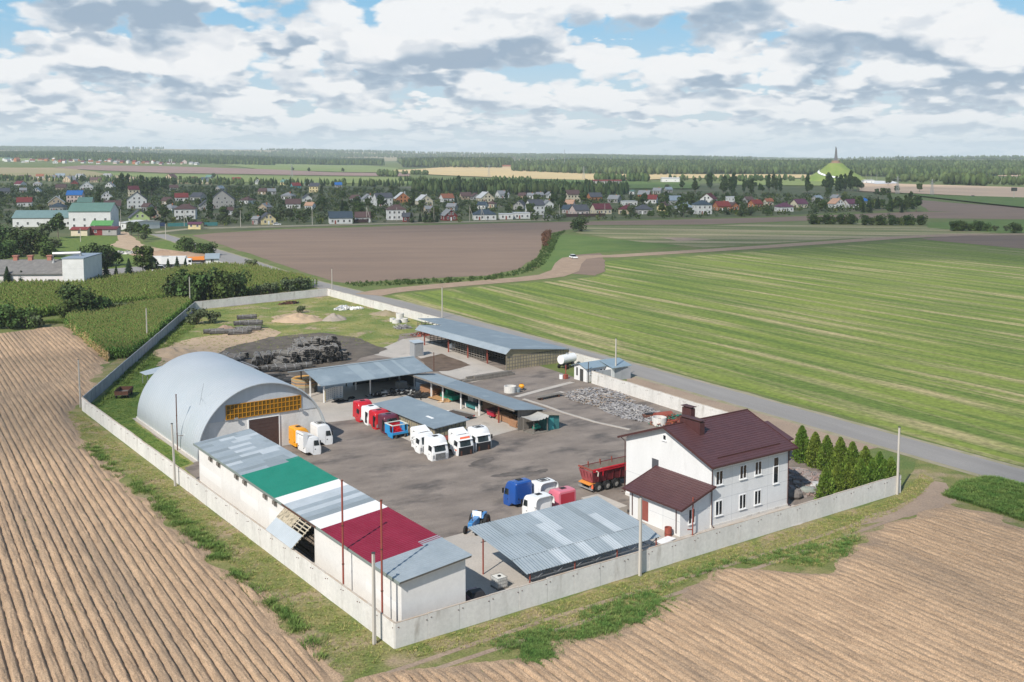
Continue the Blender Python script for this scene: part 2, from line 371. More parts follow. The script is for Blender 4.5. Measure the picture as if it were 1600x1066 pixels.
# ------------------------------------------------------------------ ground
def build_ground():
    ang = np.concatenate([np.linspace(-math.pi, -1.1, 60)[:-1], np.linspace(-1.1, 1.1, 330), np.linspace(1.1, math.pi, 60)[1:-1]])
    rad = np.concatenate([[2.], np.linspace(60, 1200, 14), np.geomspace(1300, 10800, 104)])
    A, Rr = np.meshgrid(ang, rad); X = Rr * np.sin(A); Y = Rr * np.cos(A); Z = T(X, Y)
    V = np.stack([X, Y, Z], -1).reshape(-1, 3); n = len(ang); m = len(rad)
    i, j = np.meshgrid(np.arange(m - 1), np.arange(n), indexing='ij'); j2 = (j + 1) % n
    Q = np.stack([i * n + j, (i + 1) * n + j, (i + 1) * n + j2, i * n + j2], -1).reshape(-1, 4)[:, ::-1]
    V = np.vstack([V, [[0, 0, 0]]])
    struct(np_mesh('ground', V, Q, G_GRASS, smooth=True))
build_ground()
def densify(P, step, jit):
    out = []
    for a, b in zip(P, P[1:] + P[:1]):
        d = Vector((b[0] - a[0], b[1] - a[1])); n = max(1, min(400, int(d.length / step))); nn = Vector((-d.y, d.x)).normalized()
        for k in range(n):
            t = k / n; q = Vector((a[0], a[1])) + d * t
            if jit and k: q += nn * jit * (mnoise.noise(Vector((q.x / (step * 3.5), q.y / (step * 3.5), 3.3))) * 1.3 + random.uniform(-.3, .3))
            out.append(q)
    return out
def sheet(name, P, m, lift, step=2.0, jit=0.0, inner=None):
    P = [Vector((p[0], p[1])) for p in P]; e = densify(P, step, jit); vs = list(e); n = len(e)
    if inner:
        xs = [p.x for p in e]; ys = [p.y for p in e]
        for x in np.arange(min(xs), max(xs), inner):
            for y in np.arange(min(ys), max(ys), inner): vs.append(Vector((x + 1e-3 * random.random(), y)))
    v, ed, f, *_ = delaunay_2d_cdt(vs, [], [list(range(n))], 1, 1e-4)
    co = [(p.x, p.y, float(T(p.x, p.y)) + lift) for p in v]
    mb = MB(); mb.add(co, [tuple(q) for q in f]); o = mb.build(name, m)
    me = o.data
    if sum(p.normal.z for p in me.polygons) < 0: me.flip_normals()
    return struct(o)
def pxs(L_): return [atg(*p) for p in L_]
def strip_pts(C, w0, w1=None):
    """ribbon round a centre line of places"""
    C = [Vector((p[0], p[1])) for p in C]; A = []; B = []
    for i, p in enumerate(C):
        t = (C[min(i + 1, len(C) - 1)] - C[max(i - 1, 0)]).normalized(); nn = Vector((-t.y, t.x)); w = w0 if w1 is None else w0 + (w1 - w0) * i / (len(C) - 1)
        A.append(p + nn * w / 2); B.append(p - nn * w / 2)
    return A + B[::-1]
def resample(C, step):
    out = []
    for a, b in zip(C, C[1:]):
        n = max(1, int((b - a).length / step))
        out += [a.lerp(b, k / n) for k in range(n)]
    return out + [C[-1]]

# yard surfaces
sheet('yard_gravel', [W(0, 0), W(66.5, .3), W(74, 36), W(74.6, 66), W(86, 194), W(47.5, 189), W(-1, 96)], G_GRAVEL, .012, 3)
sheet('yard_grass', [W(.2, 52), W(1.8, 52.2), W(2.0, 57.5), W(3.6, 58.6), W(3.6, 86), W(8, 92), W(15, 98), W(24, 112), W(30, 121), W(38, 118), W(48, 119), W(57, 121), W(62, 115), W(66, 118), W(72, 128), W(80, 127), W(86, 150), W(86, 193), W(47.7, 188.5), W(-1, 96)], G_WASTE, .020, 2, .6)
sheet('lawn_strip', [W(.2, 58), W(3.4, 59), W(3.4, 84), W(7, 91), W(12, 97), W(19, 112), W(24, 126), W(20, 132), W(-.8, 96)], G_LAWN, .026, 1.5, .5)
sheet('sand_patch', pxs([(243, 572), (258, 545), (283, 533), (312, 527), (345, 524), (380, 516), (415, 512), (440, 520), (424, 536), (352, 548), (318, 560), (275, 574)]), G_SAND, .034, 1.5, .9)
sheet('earth_patch', pxs([(330, 560), (352, 545), (420, 527), (500, 520), (560, 528), (606, 546), (560, 562), (470, 590), (420, 582)]), G_EARTH, .040, 1.5, .8)
sheet('bare_patch', pxs([(425, 495), (445, 491), (468, 489), (500, 495), (492, 503), (462, 506), (432, 504)]), G_SAND, .034, 1.0, .6)
sheet('concrete_slab', [W(22.8, 68), W(31, 67), W(31, 51), W(39, 47.2), W(46.5, 48.6), W(50.5, 48.6), W(50.5, 93), W(22.8, 93)], G_CONC, .030, 3, .12)
sheet('concrete_slab', pxs([(575, 553), (630, 530), (662, 527), (700, 545), (790, 580), (765, 592), (737, 598), (690, 584), (650, 556), (615, 560)]), G_CONC, .034, 3, .2)
sheet('earth_bed', pxs([(655, 561), (690, 553), (736, 571), (700, 580), (676, 581)]), mat('bed_earth', (.10, .07, .05), (.16, .115, .085), .6, .35, .65, .95, world=True, bump=.06, bscale=3.0), .042, 1, .2)
sheet('concrete_slab', [W(8.4, .4), W(8.4, 17.5), W(14, 18.6), W(22, 18.4), W(26, 15.8), W(34, 13.2), W(36, 9), W(52.5, 3.6), W(52.5, .4)], G_CONC, .030, 2, .4)
for C in ([(818, 624), (850, 634), (880, 645), (930, 660), (985, 672)], [(806, 621), (850, 609), (894, 598)], [(845, 622), (880, 613)]):
    o = MB(); P = resample([at(*p) for p in C], 1.0)
    rb = strip_pts(P, .5 if C[0][0] == 818 else 1.1); n = len(P)
    o.add([(p.x, p.y, z) for z in (.0, .09) for p in rb], [])
    k = 2 * n
    for i in range(n - 1):
        a, b, c, d = i, i + 1, k - 2 - i, k - 1 - i
        o.f += [(k + a, k + d, k + c, k + b), (a, k + a, k + b, b), (d, c, k + c, k + d)]; o.m += [0, 0, 0]
    struct(o.build('kerb_strip', G_CONC))
# outside the wall
sheet('grass_verge', pxs([(60, 640), (127, 600), (205, 545), (240, 560), (127, 643), (300, 772), (617, 1014), (1000, 898), (1404, 772), (1440, 712), (1475, 722), (1600, 770), (1700, 900), (1500, 1000), (1200, 1000), (1050, 1066), (500, 1100), (60, 760)]), G_VERGE, .016, 1.5, .4)
sheet('roadside_gravel', pxs([(985, 580), (1020, 590), (1150, 626), (1290, 668), (1395, 699), (1340, 707), (1290, 712), (1245, 700), (1190, 676), (1100, 655), (1010, 618), (975, 604)]), G_SOILP, .022, 1.5, .5)
sheet('bare_track', pxs([(1405, 790), (1440, 770), (1460, 752), (1478, 755), (1480, 770), (1500, 780), (1455, 800), (1380, 815), (1340, 822), (1345, 812)]), G_SOILP, .024, 1.0, .4)
# the potato field: real ridges and furrows
def build_field():
    P = [at(*p) for p in [(-320, 560), (0, 521), (100, 509), (165, 560), (150, 590), (138, 622), (110, 648), (132, 690), (160, 715), (200, 762), (255, 800), (292, 845), (345, 880), (395, 915), (445, 965), (485, 1010), (515, 1050), (545, 1066),
                          (640, 1050), (740, 1030), (835, 1028), (905, 1000), (1010, 962), (1050, 935), (1085, 905), (1140, 888), (1200, 893), (1285, 893), (1335, 868), (1350, 832), (1440, 802), (1478, 787), (1540, 802), (1640, 845), (1900, 910), (1900, 1350), (-320, 1350)]]
    th = R(121.4); ax = np.array([math.cos(th), math.sin(th)]); ay = np.array([math.sin(th), -math.cos(th)])
    Pa = np.array([(p.x, p.y) for p in P]); s = Pa @ ay; t = Pa @ ax; sp = .85
    S, Tt = np.meshgrid(np.arange(s.min(), s.max(), sp / 11), np.arange(t.min(), t.max(), .42), indexing='ij')
    X = S * ay[0] + Tt * ax[0]; Y = S * ay[1] + Tt * ax[1]
    q = np.stack([X.ravel(), Y.ravel()], -1)
    ins = np.zeros(len(q), bool); dist = np.full(len(q), 1e9)
    for a, b in zip(Pa, np.roll(Pa, -1, 0)):
        c = ((a[1] > q[:, 1]) != (b[1] > q[:, 1])); xx = (b[0] - a[0]) * (q[:, 1] - a[1]) / (b[1] - a[1] + 1e-12) + a[0]; ins ^= c & (q[:, 0] < xx)
        ab = b - a; k = np.clip(((q - a) @ ab) / (ab @ ab), 0, 1); dist = np.minimum(dist, np.hypot(*(q - a - k[:, None] * ab).T))
    sgn = np.where(ins, dist, -dist).reshape(X.shape)
    row = np.floor(S / sp); rr = np.random.default_rng(3); nrow = int(row.max() - row.min()) + 2
    amp = rr.uniform(.75, 1.15, nrow)[(row - row.min()).astype(int)]; off = rr.uniform(-.05, .05, nrow)[(row - row.min()).astype(int)]
    wob = .022 * np.sin(Tt / 7.3 + row * 1.7) + .015 * np.sin(Tt / 2.9 + row * 2.3) + .25 * np.sin(Tt / 38.0 + S / 60)
    ph = ((S + wob + off) / sp) % 1.0
    fd = np.minimum(ph, 1 - ph); prof = (1 - np.exp(-(fd / .15) ** 2)) * (1 - .12 * (fd / .5 - 1) ** 2)
    n2 = rr.normal(0, 1, X.shape); n2 = (n2 + np.roll(n2, 1, 0) + np.roll(n2, 1, 1)) / 1.7
    patch = .5 + .5 * np.sin(S / 5.1 + 1.7 * np.sin(Tt / 11.0)) * np.sin(Tt / 8.7 + S / 9.0)
    edge = .9 * np.sin(Tt / 2.3) * np.sin(S / 1.9) + .8 * np.sin(Tt / .9 + S) * .5
    fade = sm((sgn + edge - .2) / 2.2)
    cross = np.abs(((X - at(0, 625).x) * (at(140, 580).y - at(0, 625).y) - (Y - at(0, 625).y) * (at(140, 580).x - at(0, 625).x))) / 60.0
    trk = 1 - .75 * np.exp(-(np.minimum(cross, 9) / 1.1) ** 2)
    Z = .03 + fade * (prof * .30 * amp * (.78 + .22 * patch) * trk + n2 * .03) - .25 * (1 - sm((sgn + edge + 1.0) / 1.1))
    V = np.stack([X, Y, Z], -1).reshape(-1, 3); a, b = X.shape
    i, j = np.meshgrid(np.arange(a - 1), np.arange(b - 1), indexing='ij'); Q = np.stack([i * b + j, (i + 1) * b + j, (i + 1) * b + j + 1, i * b + j + 1], -1).reshape(-1, 4)
    k = (sgn.ravel()[Q] > -2.5).any(1)
    # drop what lies far outside the picture
    fx = PX + F * V[:, 0] / np.maximum(V[:, 1], 5); fy = 240 + F * H / np.maximum(V[:, 1], 5)
    vis = (fx > -260) & (fx < 1860) & (fy < 1300); k &= vis[Q].any(1)
    Q = Q[k]; used, inv = np.unique(Q, return_inverse=True)
    o = np_mesh('field', V[used], inv.reshape(Q.shape), G_POTATO, smooth=True); struct(o)
    if o.data.polygons[0].normal.z < 0: o.data.flip_normals()
build_field()
# road
ROADC = [at(*p) for p in [(205, 352), (232, 361), (262, 371), (300, 383), (345, 396), (400, 414), (456, 434), (514, 449), (570, 463), (628, 476.5)]]
ROADC += [ROADC[-1].lerp(at(1541, 731.5), k) for k in (.25, .5, .75, 1.0)] + [at(1720, 781)]
struct(sheet('road_shoulder', strip_pts(resample(ROADC, 8), 8.2), G_SHOULD, .030, 4, .35))
struct(sheet('road', strip_pts(resample(ROADC, 8), 6.3), G_ASPH, .042, 6))
# fields round about
S_ = sheet
S_('green_field', pxs([(600, 463), (640, 458), (760, 447), (870, 439), (930, 433), (945, 425), (945, 408), (1100, 399), (1200, 391), (1400, 379), (1466, 376), (1600, 388), (2100, 430), (2300, 600), (2000, 840), (1640, 739), (1300, 645), (1000, 566), (700, 487)]), G_STRIPE, .016, 6, 1.0)
S_('ploughed_field', pxs([(300, 368), (340, 364), (440, 358.5), (610, 353.5), (800, 348.5), (1000, 344.5), (1200, 340), (1430, 331), (1700, 334), (1700, 344), (1430, 341), (1270, 344.5), (1100, 351), (905, 352), (895, 357), (872, 362), (858, 366), (850, 380), (838, 403), (812, 420), (760, 431), (620, 437), (545, 443), (520, 440), (470, 424), (400, 400), (345, 382)]), G_SOIL, .03, 8, 1.2)
S_('ploughed_field', pxs([(1428, 312), (1500, 318), (1700, 330), (1700, 340), (1540, 333), (1450, 330)]), G_SOIL, .04, 10, 1.2)
S_('green_meadow', pxs([(861, 370), (884, 366), (930, 371), (1066, 384), (1000, 391), (937, 394), (900, 398), (880, 408), (868, 420), (850, 424), (842, 415), (855, 395)]), G_GREEN, .03, 4, 1.0)
S_('green_field', pxs([(1446, 348), (1600, 343), (1750, 345), (1750, 362), (1560, 364), (1450, 356)]), G_GREEN, .05, 8, 1.5)
S_('weedy_field', pxs([(905, 354), (1100, 353), (1270, 347), (1440, 352), (1560, 364), (1490, 367), (1300, 374), (1100, 387), (1000, 378), (900, 364)]), G_WEED, .034, 6, 1.5)
S_('weedy_field', pxs([(1030, 371), (1075, 371.5), (1110, 375), (1060, 377)]), G_SOILP, .05, 3, .5)
S_('dirt_patch', pxs([(884, 427), (880, 410), (897, 399), (937, 396), (946, 408), (946, 424), (930, 431)]), G_SOIL, .05, 3, .8)
S_('ploughed_field', pxs([(1440, 373), (1500, 368), (1700, 369), (1750, 400), (1600, 389), (1466, 377)]), G_SOIL, .05, 6, .8)
DT = resample([at(*p) for p in [(575, 461), (600, 456), (640, 451.5), (700, 446), (760, 441), (820, 436), (862, 431), (883, 423), (888, 412), (897, 404), (925, 401), (960, 400.5), (1000, 398), (1100, 392), (1200, 385.5), (1300, 378.5), (1400, 371.5), (1500, 367), (1700, 366)]], 5)
S_('dirt_road', strip_pts(DT, 9, 11), G_TRACK, .064, 4, .7)
S_('village_ground', pxs([(-200, 374), (-200, 283), (150, 284), (330, 289), (620, 292), (780, 288), (1000, 288), (1250, 285), (1380, 300), (1440, 326), (1200, 338), (860, 346), (610, 351), (440, 356), (300, 366), (210, 366), (180, 372), (90, 376), (0, 380)]), G_GARDEN, .05, 12, 2)
S_('green_lawn', pxs([(75, 372), (140, 368), (190, 370), (250, 400), (180, 425), (130, 425), (60, 395)]), G_LAWN, .06, 4, 1)
S_('green_lawn', pxs([(232, 380), (262, 376), (300, 392), (330, 402), (300, 402), (262, 396)]), G_LAWN, .06, 3, .6)
S_('dirt_yard', pxs([(180, 363), (197, 362), (226, 385), (300, 396), (312, 404), (240, 410), (205, 392), (172, 384), (186, 376)]), G_SAND, .075, 3, .8)
S_('paved_yard', pxs([(125, 424), (190, 419), (240, 415), (330, 404), (352, 400), (405, 422), (390, 424), (330, 412), (262, 424), (150, 445), (120, 445)]), G_ASPH, .07, 4, .4)
S_('village_street', pxs([(240, 362.5), (300, 356.2), (440, 352.6), (610, 348.8), (860, 343.2), (862, 344.8), (610, 350.6), (440, 354.6), (300, 358.6), (244, 364.8)]), G_SHOULD, .08, 8, .3)
# far fields
def far_sheet(name, P, m, lift): return sheet(name, pxs(P), m, lift, 40, 6, 90)
far_sheet('far_field', [(-60, 281), (60, 282.5), (180, 284), (330, 289), (345, 285), (200, 276), (110, 262.5), (-60, 262)], G_TAN, .5)
far_sheet('far_field', [(85, 262.5), (130, 259), (280, 261), (420, 265), (520, 270), (640, 271), (640, 276), (520, 275), (400, 273), (260, 271), (160, 267)], G_PINKSOIL, .8)
far_sheet('far_field', [(150, 270), (260, 273), (400, 275.5), (560, 277), (640, 278), (640, 288), (420, 287), (330, 283), (200, 276)], G_FGREEN, .7)
far_sheet('far_field', [(340, 258), (400, 256), (470, 257), (560, 259), (620, 263), (640, 270), (560, 270), (470, 267.5), (400, 264.5)], G_FGREEN, .9)
far_sheet('far_field', [(612, 266.5), (700, 261), (800, 262.5), (880, 268), (1010, 272), (1100, 273), (1260, 273.5), (1290, 279), (1100, 279), (960, 283), (820, 280), (700, 275), (640, 272)], G_YELLOW, 1.0)
far_sheet('far_field', [(640, 282), (780, 280), (1010, 284), (1010, 289), (780, 288), (640, 290)], G_GREEN, .9)
far_sheet('far_field', [(975, 287), (1090, 286), (1090, 296), (985, 296)], G_GREEN, 1.0)
far_sheet('far_field', [(1345, 286), (1430, 289), (1600, 294), (1900, 298), (1900, 318), (1600, 311), (1460, 305), (1342, 300)], G_PALE, .9)
far_sheet('far_field', [(1410, 304), (1480, 307), (1900, 320), (1900, 334), (1600, 326), (1500, 315)], G_GREEN, 1.1)
far_sheet('far_field', [(1555, 266), (1700, 268), (1700, 279), (1560, 276)], G_PALE, 1.0)
far_sheet('far_field', [(1150, 280), (1345, 282), (1345, 292), (1150, 290)], G_FGREEN, .9)
for k, off in enumerate((3.1, 5.0)):
    sheet('wheel_track', strip_pts(resample([W(u, -off + .35 * math.sin(u / 9 + k)) for u in (-3, 6, 14, 22, 30, 38, 46, 54, 60, 65)], 2), .55), G_SOILP, .026 + .004 * k, 1.2, .16)
STAIN = mat('oil_stain', (.085, .072, .063), (.16, .137, .12), .9, .35, .7, .8, world=True)
for k, (x, y, a, b_) in enumerate(((752, 722, 2.6, .9), (805, 741, 3.2, .8), (846, 737, 1.3, .6), (662, 760, 1.6, .5), (700, 712, 1.2, .5))):
    c = at(x, y); aa = R(random.uniform(10, 60)); sheet('stain', [c + Vector((a * math.cos(t_) * math.cos(aa) - b_ * math.sin(t_) * math.sin(aa), a * math.cos(t_) * math.sin(aa) + b_ * math.sin(t_) * math.cos(aa), 0)) for t_ in np.linspace(0, 6.283, 13)[:-1]], STAIN, .022 + .0005 * k, .3, .3)
# ------------------------------------------------------------------ walls round the yard
def wall_run(name, label, cat, a, b, h, m, panel=3.0, th=.16, loops=True, group=None, seed=0, coping=CONC_RUST, h2=None):
    a = Vector(a); b = Vector(b); d = b - a; L = d.length; ang = math.atan2(d.y, d.x); rr = random.Random(seed)
    t = thing(name, label, cat, (a.x, a.y, 0), ang, group); n = max(1, round(L / panel)); p = L / n
    w = MB(); c = MB(); lp = MB()
    for i in range(n):
        hh = h + (h2 - h if h2 else 0) * i / n + rr.uniform(-.035, .035); dy = rr.uniform(-.012, .012); g = .02
        w.box(i * p + g, (i + 1) * p - g, -th / 2 + dy, th / 2 + dy, -.15, hh - .05)
        c.box(i * p + g, (i + 1) * p - g, -th / 2 + dy - .004, th / 2 + dy + .004, hh - .05, hh)
        if loops:
            for fx, fz in ((.08, hh - .42), (.94, hh - .5)): lp.box(i * p + p * fx, i * p + p * fx + .09, -th / 2 - .05, -th / 2 + .01, fz, fz + .05); 
        else: lp.box(i * p - .06, i * p + .06, -th / 2 - .05, th / 2 + .05, -.1, hh + .02)
    w.box(0, L, -th / 2 + .03, th / 2 - .03, -.15, (h2 or h) - .2 if not h2 else min(h, h2) - .2)
    w.build('panel_face', m, t); c.build('coping', coping, t)
    lp.build('lifting_loop' if loops else 'post', RUSTD if loops else CONC_GREY, t, bevel=0)['kind'] = 'stuff'
    return t
wA, wB, wC, wC2, wD = W(0, 0), W(66.4, .35), W(-1.1, 96), W(47.5, 189), W(86.1, 194)
wall_run('concrete_wall', 'pale concrete panel wall running in front of the white house', 'wall', wA, wB, 2.15, CONC, seed=1)
wall_run('concrete_wall', 'sunlit concrete panel wall along the left side below the long garage', 'wall', wC, wA, 2.05, CONC, seed=2, h2=2.2)
wall_run('post_and_panel_wall', 'grey slab wall with evenly spaced posts beside the corn', 'wall', wC2, wC, 2.0, CONC_GREY, 2.6, .12, False, seed=3, coping=CONC_GREY)
wall_run('concrete_wall', 'light grey wall at the far end behind the waste grass', 'wall', wC2, wD, 2.1, CONC, seed=4)
wall_run('concrete_wall', 'long pale wall beside the road ending behind the slatted shed', 'wall', wD, W(82.6, 71.5), 2.0, CONC, seed=5)
wall_run('concrete_wall', 'pale wall between the scrap heap and the gravel lay-by', 'wall', W(74.5, 66), W(71.9, 30), 2.15, CONC, seed=6)
wall_run('patterned_wall', 'short grey patterned wall joining the blue-roofed hut', 'wall', W(74.7, 66.1), W(82.4, 65.0), 2.0, CONC_GREY, 2.2, .14, False, seed=7, coping=CONC_GREY)

# ------------------------------------------------------------------ poles
def pole(name, label, p, h, r0, r1, m, sides=4, lean=(0, 0), extra=None):
    t = thing(name, label, 'pole', p); b = MB()
    b.tube([(0, 0, -.2), (lean[0] * .5, lean[1] * .5, h * .5), (lean[0], lean[1], h)], r0, sides, r2=r1); b.build('shaft', m, t)
    c = MB(); c.box(lean[0] - r1 * 1.1, lean[0] + r1 * 1.1, lean[1] - r1 * 1.1, lean[1] + r1 * 1.1, h - .01, h + .05); c.build('cap', STEELD, t)
    return t
pole('concrete_pole', 'bare concrete pole at the right end of the front wall', at(1402, 773), 7.9, .17, .12, POLE, lean=(.0, 0))
pole('concrete_pole', 'bare concrete pole against the front wall beside the corrugated shelter', at(1000, 900), 7.5, .17, .12, POLE)
pole('concrete_pole', 'bare concrete pole nearest the corner of the wall by the zinc roof end', at(585, 1007), 7.5, .17, .13, POLE)
pole('concrete_pole', 'bare concrete pole outside the left wall below the arched hangar', at(274, 760), 7.5, .16, .11, POLE, lean=(-.2, 0))
pole('concrete_pole', 'bare concrete pole at the left corner where the pale wall meets the grey one', at(126, 637), 7.5, .15, .10, POLE, lean=(-.1, 0))
pole('concrete_pole', 'bare concrete pole in the nearer corn patch behind the grey wall', at(230, 537), 7.4, .15, .10, POLE)
pole('concrete_pole', 'bare concrete pole at the far corner of the grey wall by the dark bushes', at(297, 477), 7.4, .15, .10, POLE)
pole('concrete_pole', 'concrete pole between the road and the far corner of the yard', at(519, 456), 6.6, .14, .10, POLE)
pole('concrete_pole', 'concrete pole by the road behind the slatted shed', at(691, 497), 7.4, .15, .10, POLE)
pole('concrete_pole', 'concrete pole in front of the blue-roofed hut by the road', at(962, 594), 7.3, .15, .10, POLE)
def steel_pipe(label, p, h, m, r=.085, lamp=False):
    t = thing('steel_pole', label, 'pole', p); b = MB(); b.tube([(0, 0, 0), (0, 0, h)], r, 10); b.build('shaft', m, t)
    for z in (h * .3, h * .62, h - .1): c = MB(); c.tube([(0, 0, z), (0, 0, z + .09)], r * 1.35, 10); c.build('joint_collar', RUSTD, t)
    if lamp:
        a = MB(); a.tube([(0, 0, h * .27), (1.0, 0, h * .27 + .05)], .03, 6); a.build('arm', RUSTD, t)
        a = MB(); a.box(.95, 1.35, -.16, .16, h * .27 + .05, h * .27 + .32); a.build('floodlight', PVC, t, bevel=.03)
    return t
steel_pipe('tall red rusted pole in front of the wine red roof, the right-hand one', W(.75, 3.45), 11.0, RUST)
steel_pipe('tall red rusted pole in front of the wine red roof, the left-hand one', W(.75, 10.6), 10.8, RUST)
steel_pipe('dark brown steel pole with a white floodlight by the arched hangar', W(3.7, 65.5), 7.6, RUSTD, .07, True)
steel_pipe('dark thin pole standing at the corner of the earth bed', at(678, 580), 3.4, RUSTD, .07)
steel_pipe('dark thin pole at the wall end by the blue-roofed hut', W(74.1, 66.4), 3.6, STEELD, .07)

# ------------------------------------------------------------------ sheet-metal roofs with real ribs
def ribbed(b, x0, x1, y0, y1, zf, along='y', pitch=.28, depth=.035, m=None, th=.03):
    """corrugated sheet; ribs run along the given axis; zf(x, y) is the plane"""
    if along == 'y':
        n = max(2, int((x1 - x0) / pitch * 2)); xs = [x0 + (x1 - x0) * i / n for i in range(n + 1)]
        top = [[(x, y, zf(x, y) + (depth if i % 2 else 0)) for i, x in enumerate(xs)] for y in (y0, y1)]
    else:
        n = max(2, int((y1 - y0) / pitch * 2)); ys = [y0 + (y1 - y0) * i / n for i in range(n + 1)]
        top = [[(x, y, zf(x, y) + (depth if i % 2 else 0)) for i, y in enumerate(ys)] for x in (x1, x0)]
    k = n + 1; vs = top[0] + top[1] + [(p[0], p[1], p[2] - th) for p in top[0]] + [(p[0], p[1], p[2] - th) for p in top[1]]
    fs = []
    for i in range(n):
        fs.append((i, i + 1, k + i + 1, k + i)); fs.append((2 * k + i + 1, 2 * k + i, 3 * k + i, 3 * k + i + 1))
        fs.append((i + 1, i, 2 * k + i, 2 * k + i + 1)); fs.append((k + i, k + i + 1, 3 * k + i + 1, 3 * k + i))
    fs += [(0, k, 3 * k, 2 * k), (k + n, n, 2 * k + n, 3 * k + n)]
    b.add(vs, fs, m); return b

# ------------------------------------------------------------------ arched hangar
def hangar():
    t = thing('arched_hangar', 'large silver arched metal hangar with amber windows and a brown gate', 'hangar', W(13.2, 59.1), ANG)
    R0, N, Lg = 9.0, 60, 26.9; st = .36; ks = int(Lg / st); vs = []; fs = []
    for k in range(ks + 1):
        rr = R0 + (.085 if k % 2 else 0)
        for i in range(N + 1):
            a = math.pi * i / N; vs.append((-rr * math.cos(a), k * st, .35 + rr * .965 * math.sin(a)))
    n = N + 1
    for k in range(ks):
        for i in range(N): fs.append((k * n + i, k * n + i + 1, (k + 1) * n + i + 1, (k + 1) * n + i))
    o = len(vs)
    for k in (0, ks):
        for i in range(N + 1):
            a = math.pi * i / N; vs.append((-(R0 - .12) * math.cos(a), k * st, .35 + (R0 - .12) * .965 * math.sin(a)))
    for i in range(N):
        fs.append((i + 1, i, o + i, o + i + 1)); fs.append((o + i, o + n + i, o + n + i + 1, o + i + 1))
    b = MB(); b.add(vs, fs); sh = b.build('arch_shell', HANGAR, t, smooth=False)
    def arch(z0, z1, yy, y2, m, nm, r=R0 - .14):
        pts = []
        for i in range(49):
            a = math.pi * i / 48; x, z = -r * math.cos(a), .35 + r * .965 * math.sin(a)
            pts.append((x, z))
        poly = [p for p in pts if z0 - 1e-6 <= p[1] <= z1 + 1e-6]
        if z0 > .4:
            xr = r * math.sqrt(max(0, 1 - ((z0 - .35) / (r * .965)) ** 2)); poly = [(-xr, z0)] + [p for p in poly if p[1] > z0] + [(xr, z0)]
        else:
            xr = r * math.sqrt(1 - ((z1 - .35) / (r * .965)) ** 2); L_ = [p for p in pts if p[1] < z1 and p[0] < 0]; R_ = [p for p in pts if p[1] < z1 and p[0] > 0]
            poly = [(-r, 0)] + L_ + [(-xr, z1), (xr, z1)] + R_ + [(r, 0)]
        q = MB(); q.prism(poly, 'y', yy, y2, m); return q.build(nm, None, t)
    arch(0, 4.55, .80, 1.1, WHITEB, 'brick_front'); arch(4.55, 99, .72, .9, mat('gable_cladding', (.52, .55, .58), (.46, .49, .52), .6, .35, .7, .55, .2, stretch=(2.5, 1, .1)), 'gable_cladding')
    arch(0, 4.55, Lg - 1.0, Lg - .7, WHITEB, 'rear_front'); arch(4.55, 99, Lg - .9, Lg - .7, ZINC, 'rear_cladding')
    x0, x1 = -4.9, 5.45
    fr = MB(); nb = 19; w = (x1 - x0) / nb
    for i in range(nb + 1): fr.box(x0 + i * w - .045, x0 + i * w + .045, .60, .70, 4.66, 6.58)
    for z in (4.66, 5.28, 5.92, 6.52): fr.box(x0, x1, .605, .70, z, z + .09)
    win = MB(); win.box(x0, x1, .66, .71, 4.66, 6.6); wo = win.build('amber_window', AMBERD, t)
    fr.build('frame', AMBER, wo)
    d = MB(); d.box(-1.86, 2.28, .70, .79, .05, 4.22); dr = d.build('gate_door', DOORB, t)
    q = MB()
    for i in range(9): q.box(-1.86, 2.28, .685, .70, .3 + i * .45, .32 + i * .45)
    q.build('rib', BROWNP, dr)
    j = MB(); j.box(-1.98, -1.86, .66, .8, 0, 4.34); j.box(2.28, 2.40, .66, .8, 0, 4.34); j.box(-1.86, 2.28, .66, .8, 4.22, 4.34); j.build('door_jamb', PVC, t)
    for x in (-3.65, 5.35):
        f = MB(); f.box(x - .22, x + .22, .30, .52, 4.60, 4.85); f.box(x - .03, x + .03, .5, .72, 4.66, 4.72); f.build('floodlight', STEELL, t)
    p = MB(); p.box(-R0 - .55, -R0 + .1, -.1, Lg + .2, -.1, .12); p.box(R0 - .1, R0 + .5, -.1, Lg + .2, -.1, .12); p.build('apron', G_CONC, t)
    p = MB(); p.box(-R0 - .06, -R0 + .14, .02, Lg - .02, .12, .36); p.box(R0 - .14, R0 + .06, .02, Lg - .02, .12, .36); p.build('plinth', CONC, t)
    a = MB(); a.tube([(-7.0, 4.6, 6.2), (-6.6, 4.6, 8.1), (-6.4, 4.6, 9.0)], .015, 4); a.tube([(-7.0, 3.4, 6.9), (-6.4, 5.8, 6.9)], .015, 4); a.build('aerial', STEELD, t)
hangar()
t = thing('sheet_canopy', 'small pale sheet canopy sticking out behind the silver hangar', 'canopy', W(11.0, 107.0), ANG)
b = MB(); b.slab((0.6, 0, 2.0), (4.4, -1.2, 2.6), (4.4, 3.2, 2.6), (0.6, 3.4, 1.9), .05); b.build('roof_sheet', ZINC2, t)
for x, y, h in ((1.0, .3, 2.0), (1.0, 3.1, 1.9), (4.1, -.7, 2.5), (4.1, 2.8, 2.5)):
    b = MB(); b.box(x - .05, x + .05, y - .05, y + .05, 0, h); b.build('post', STEELL, t)

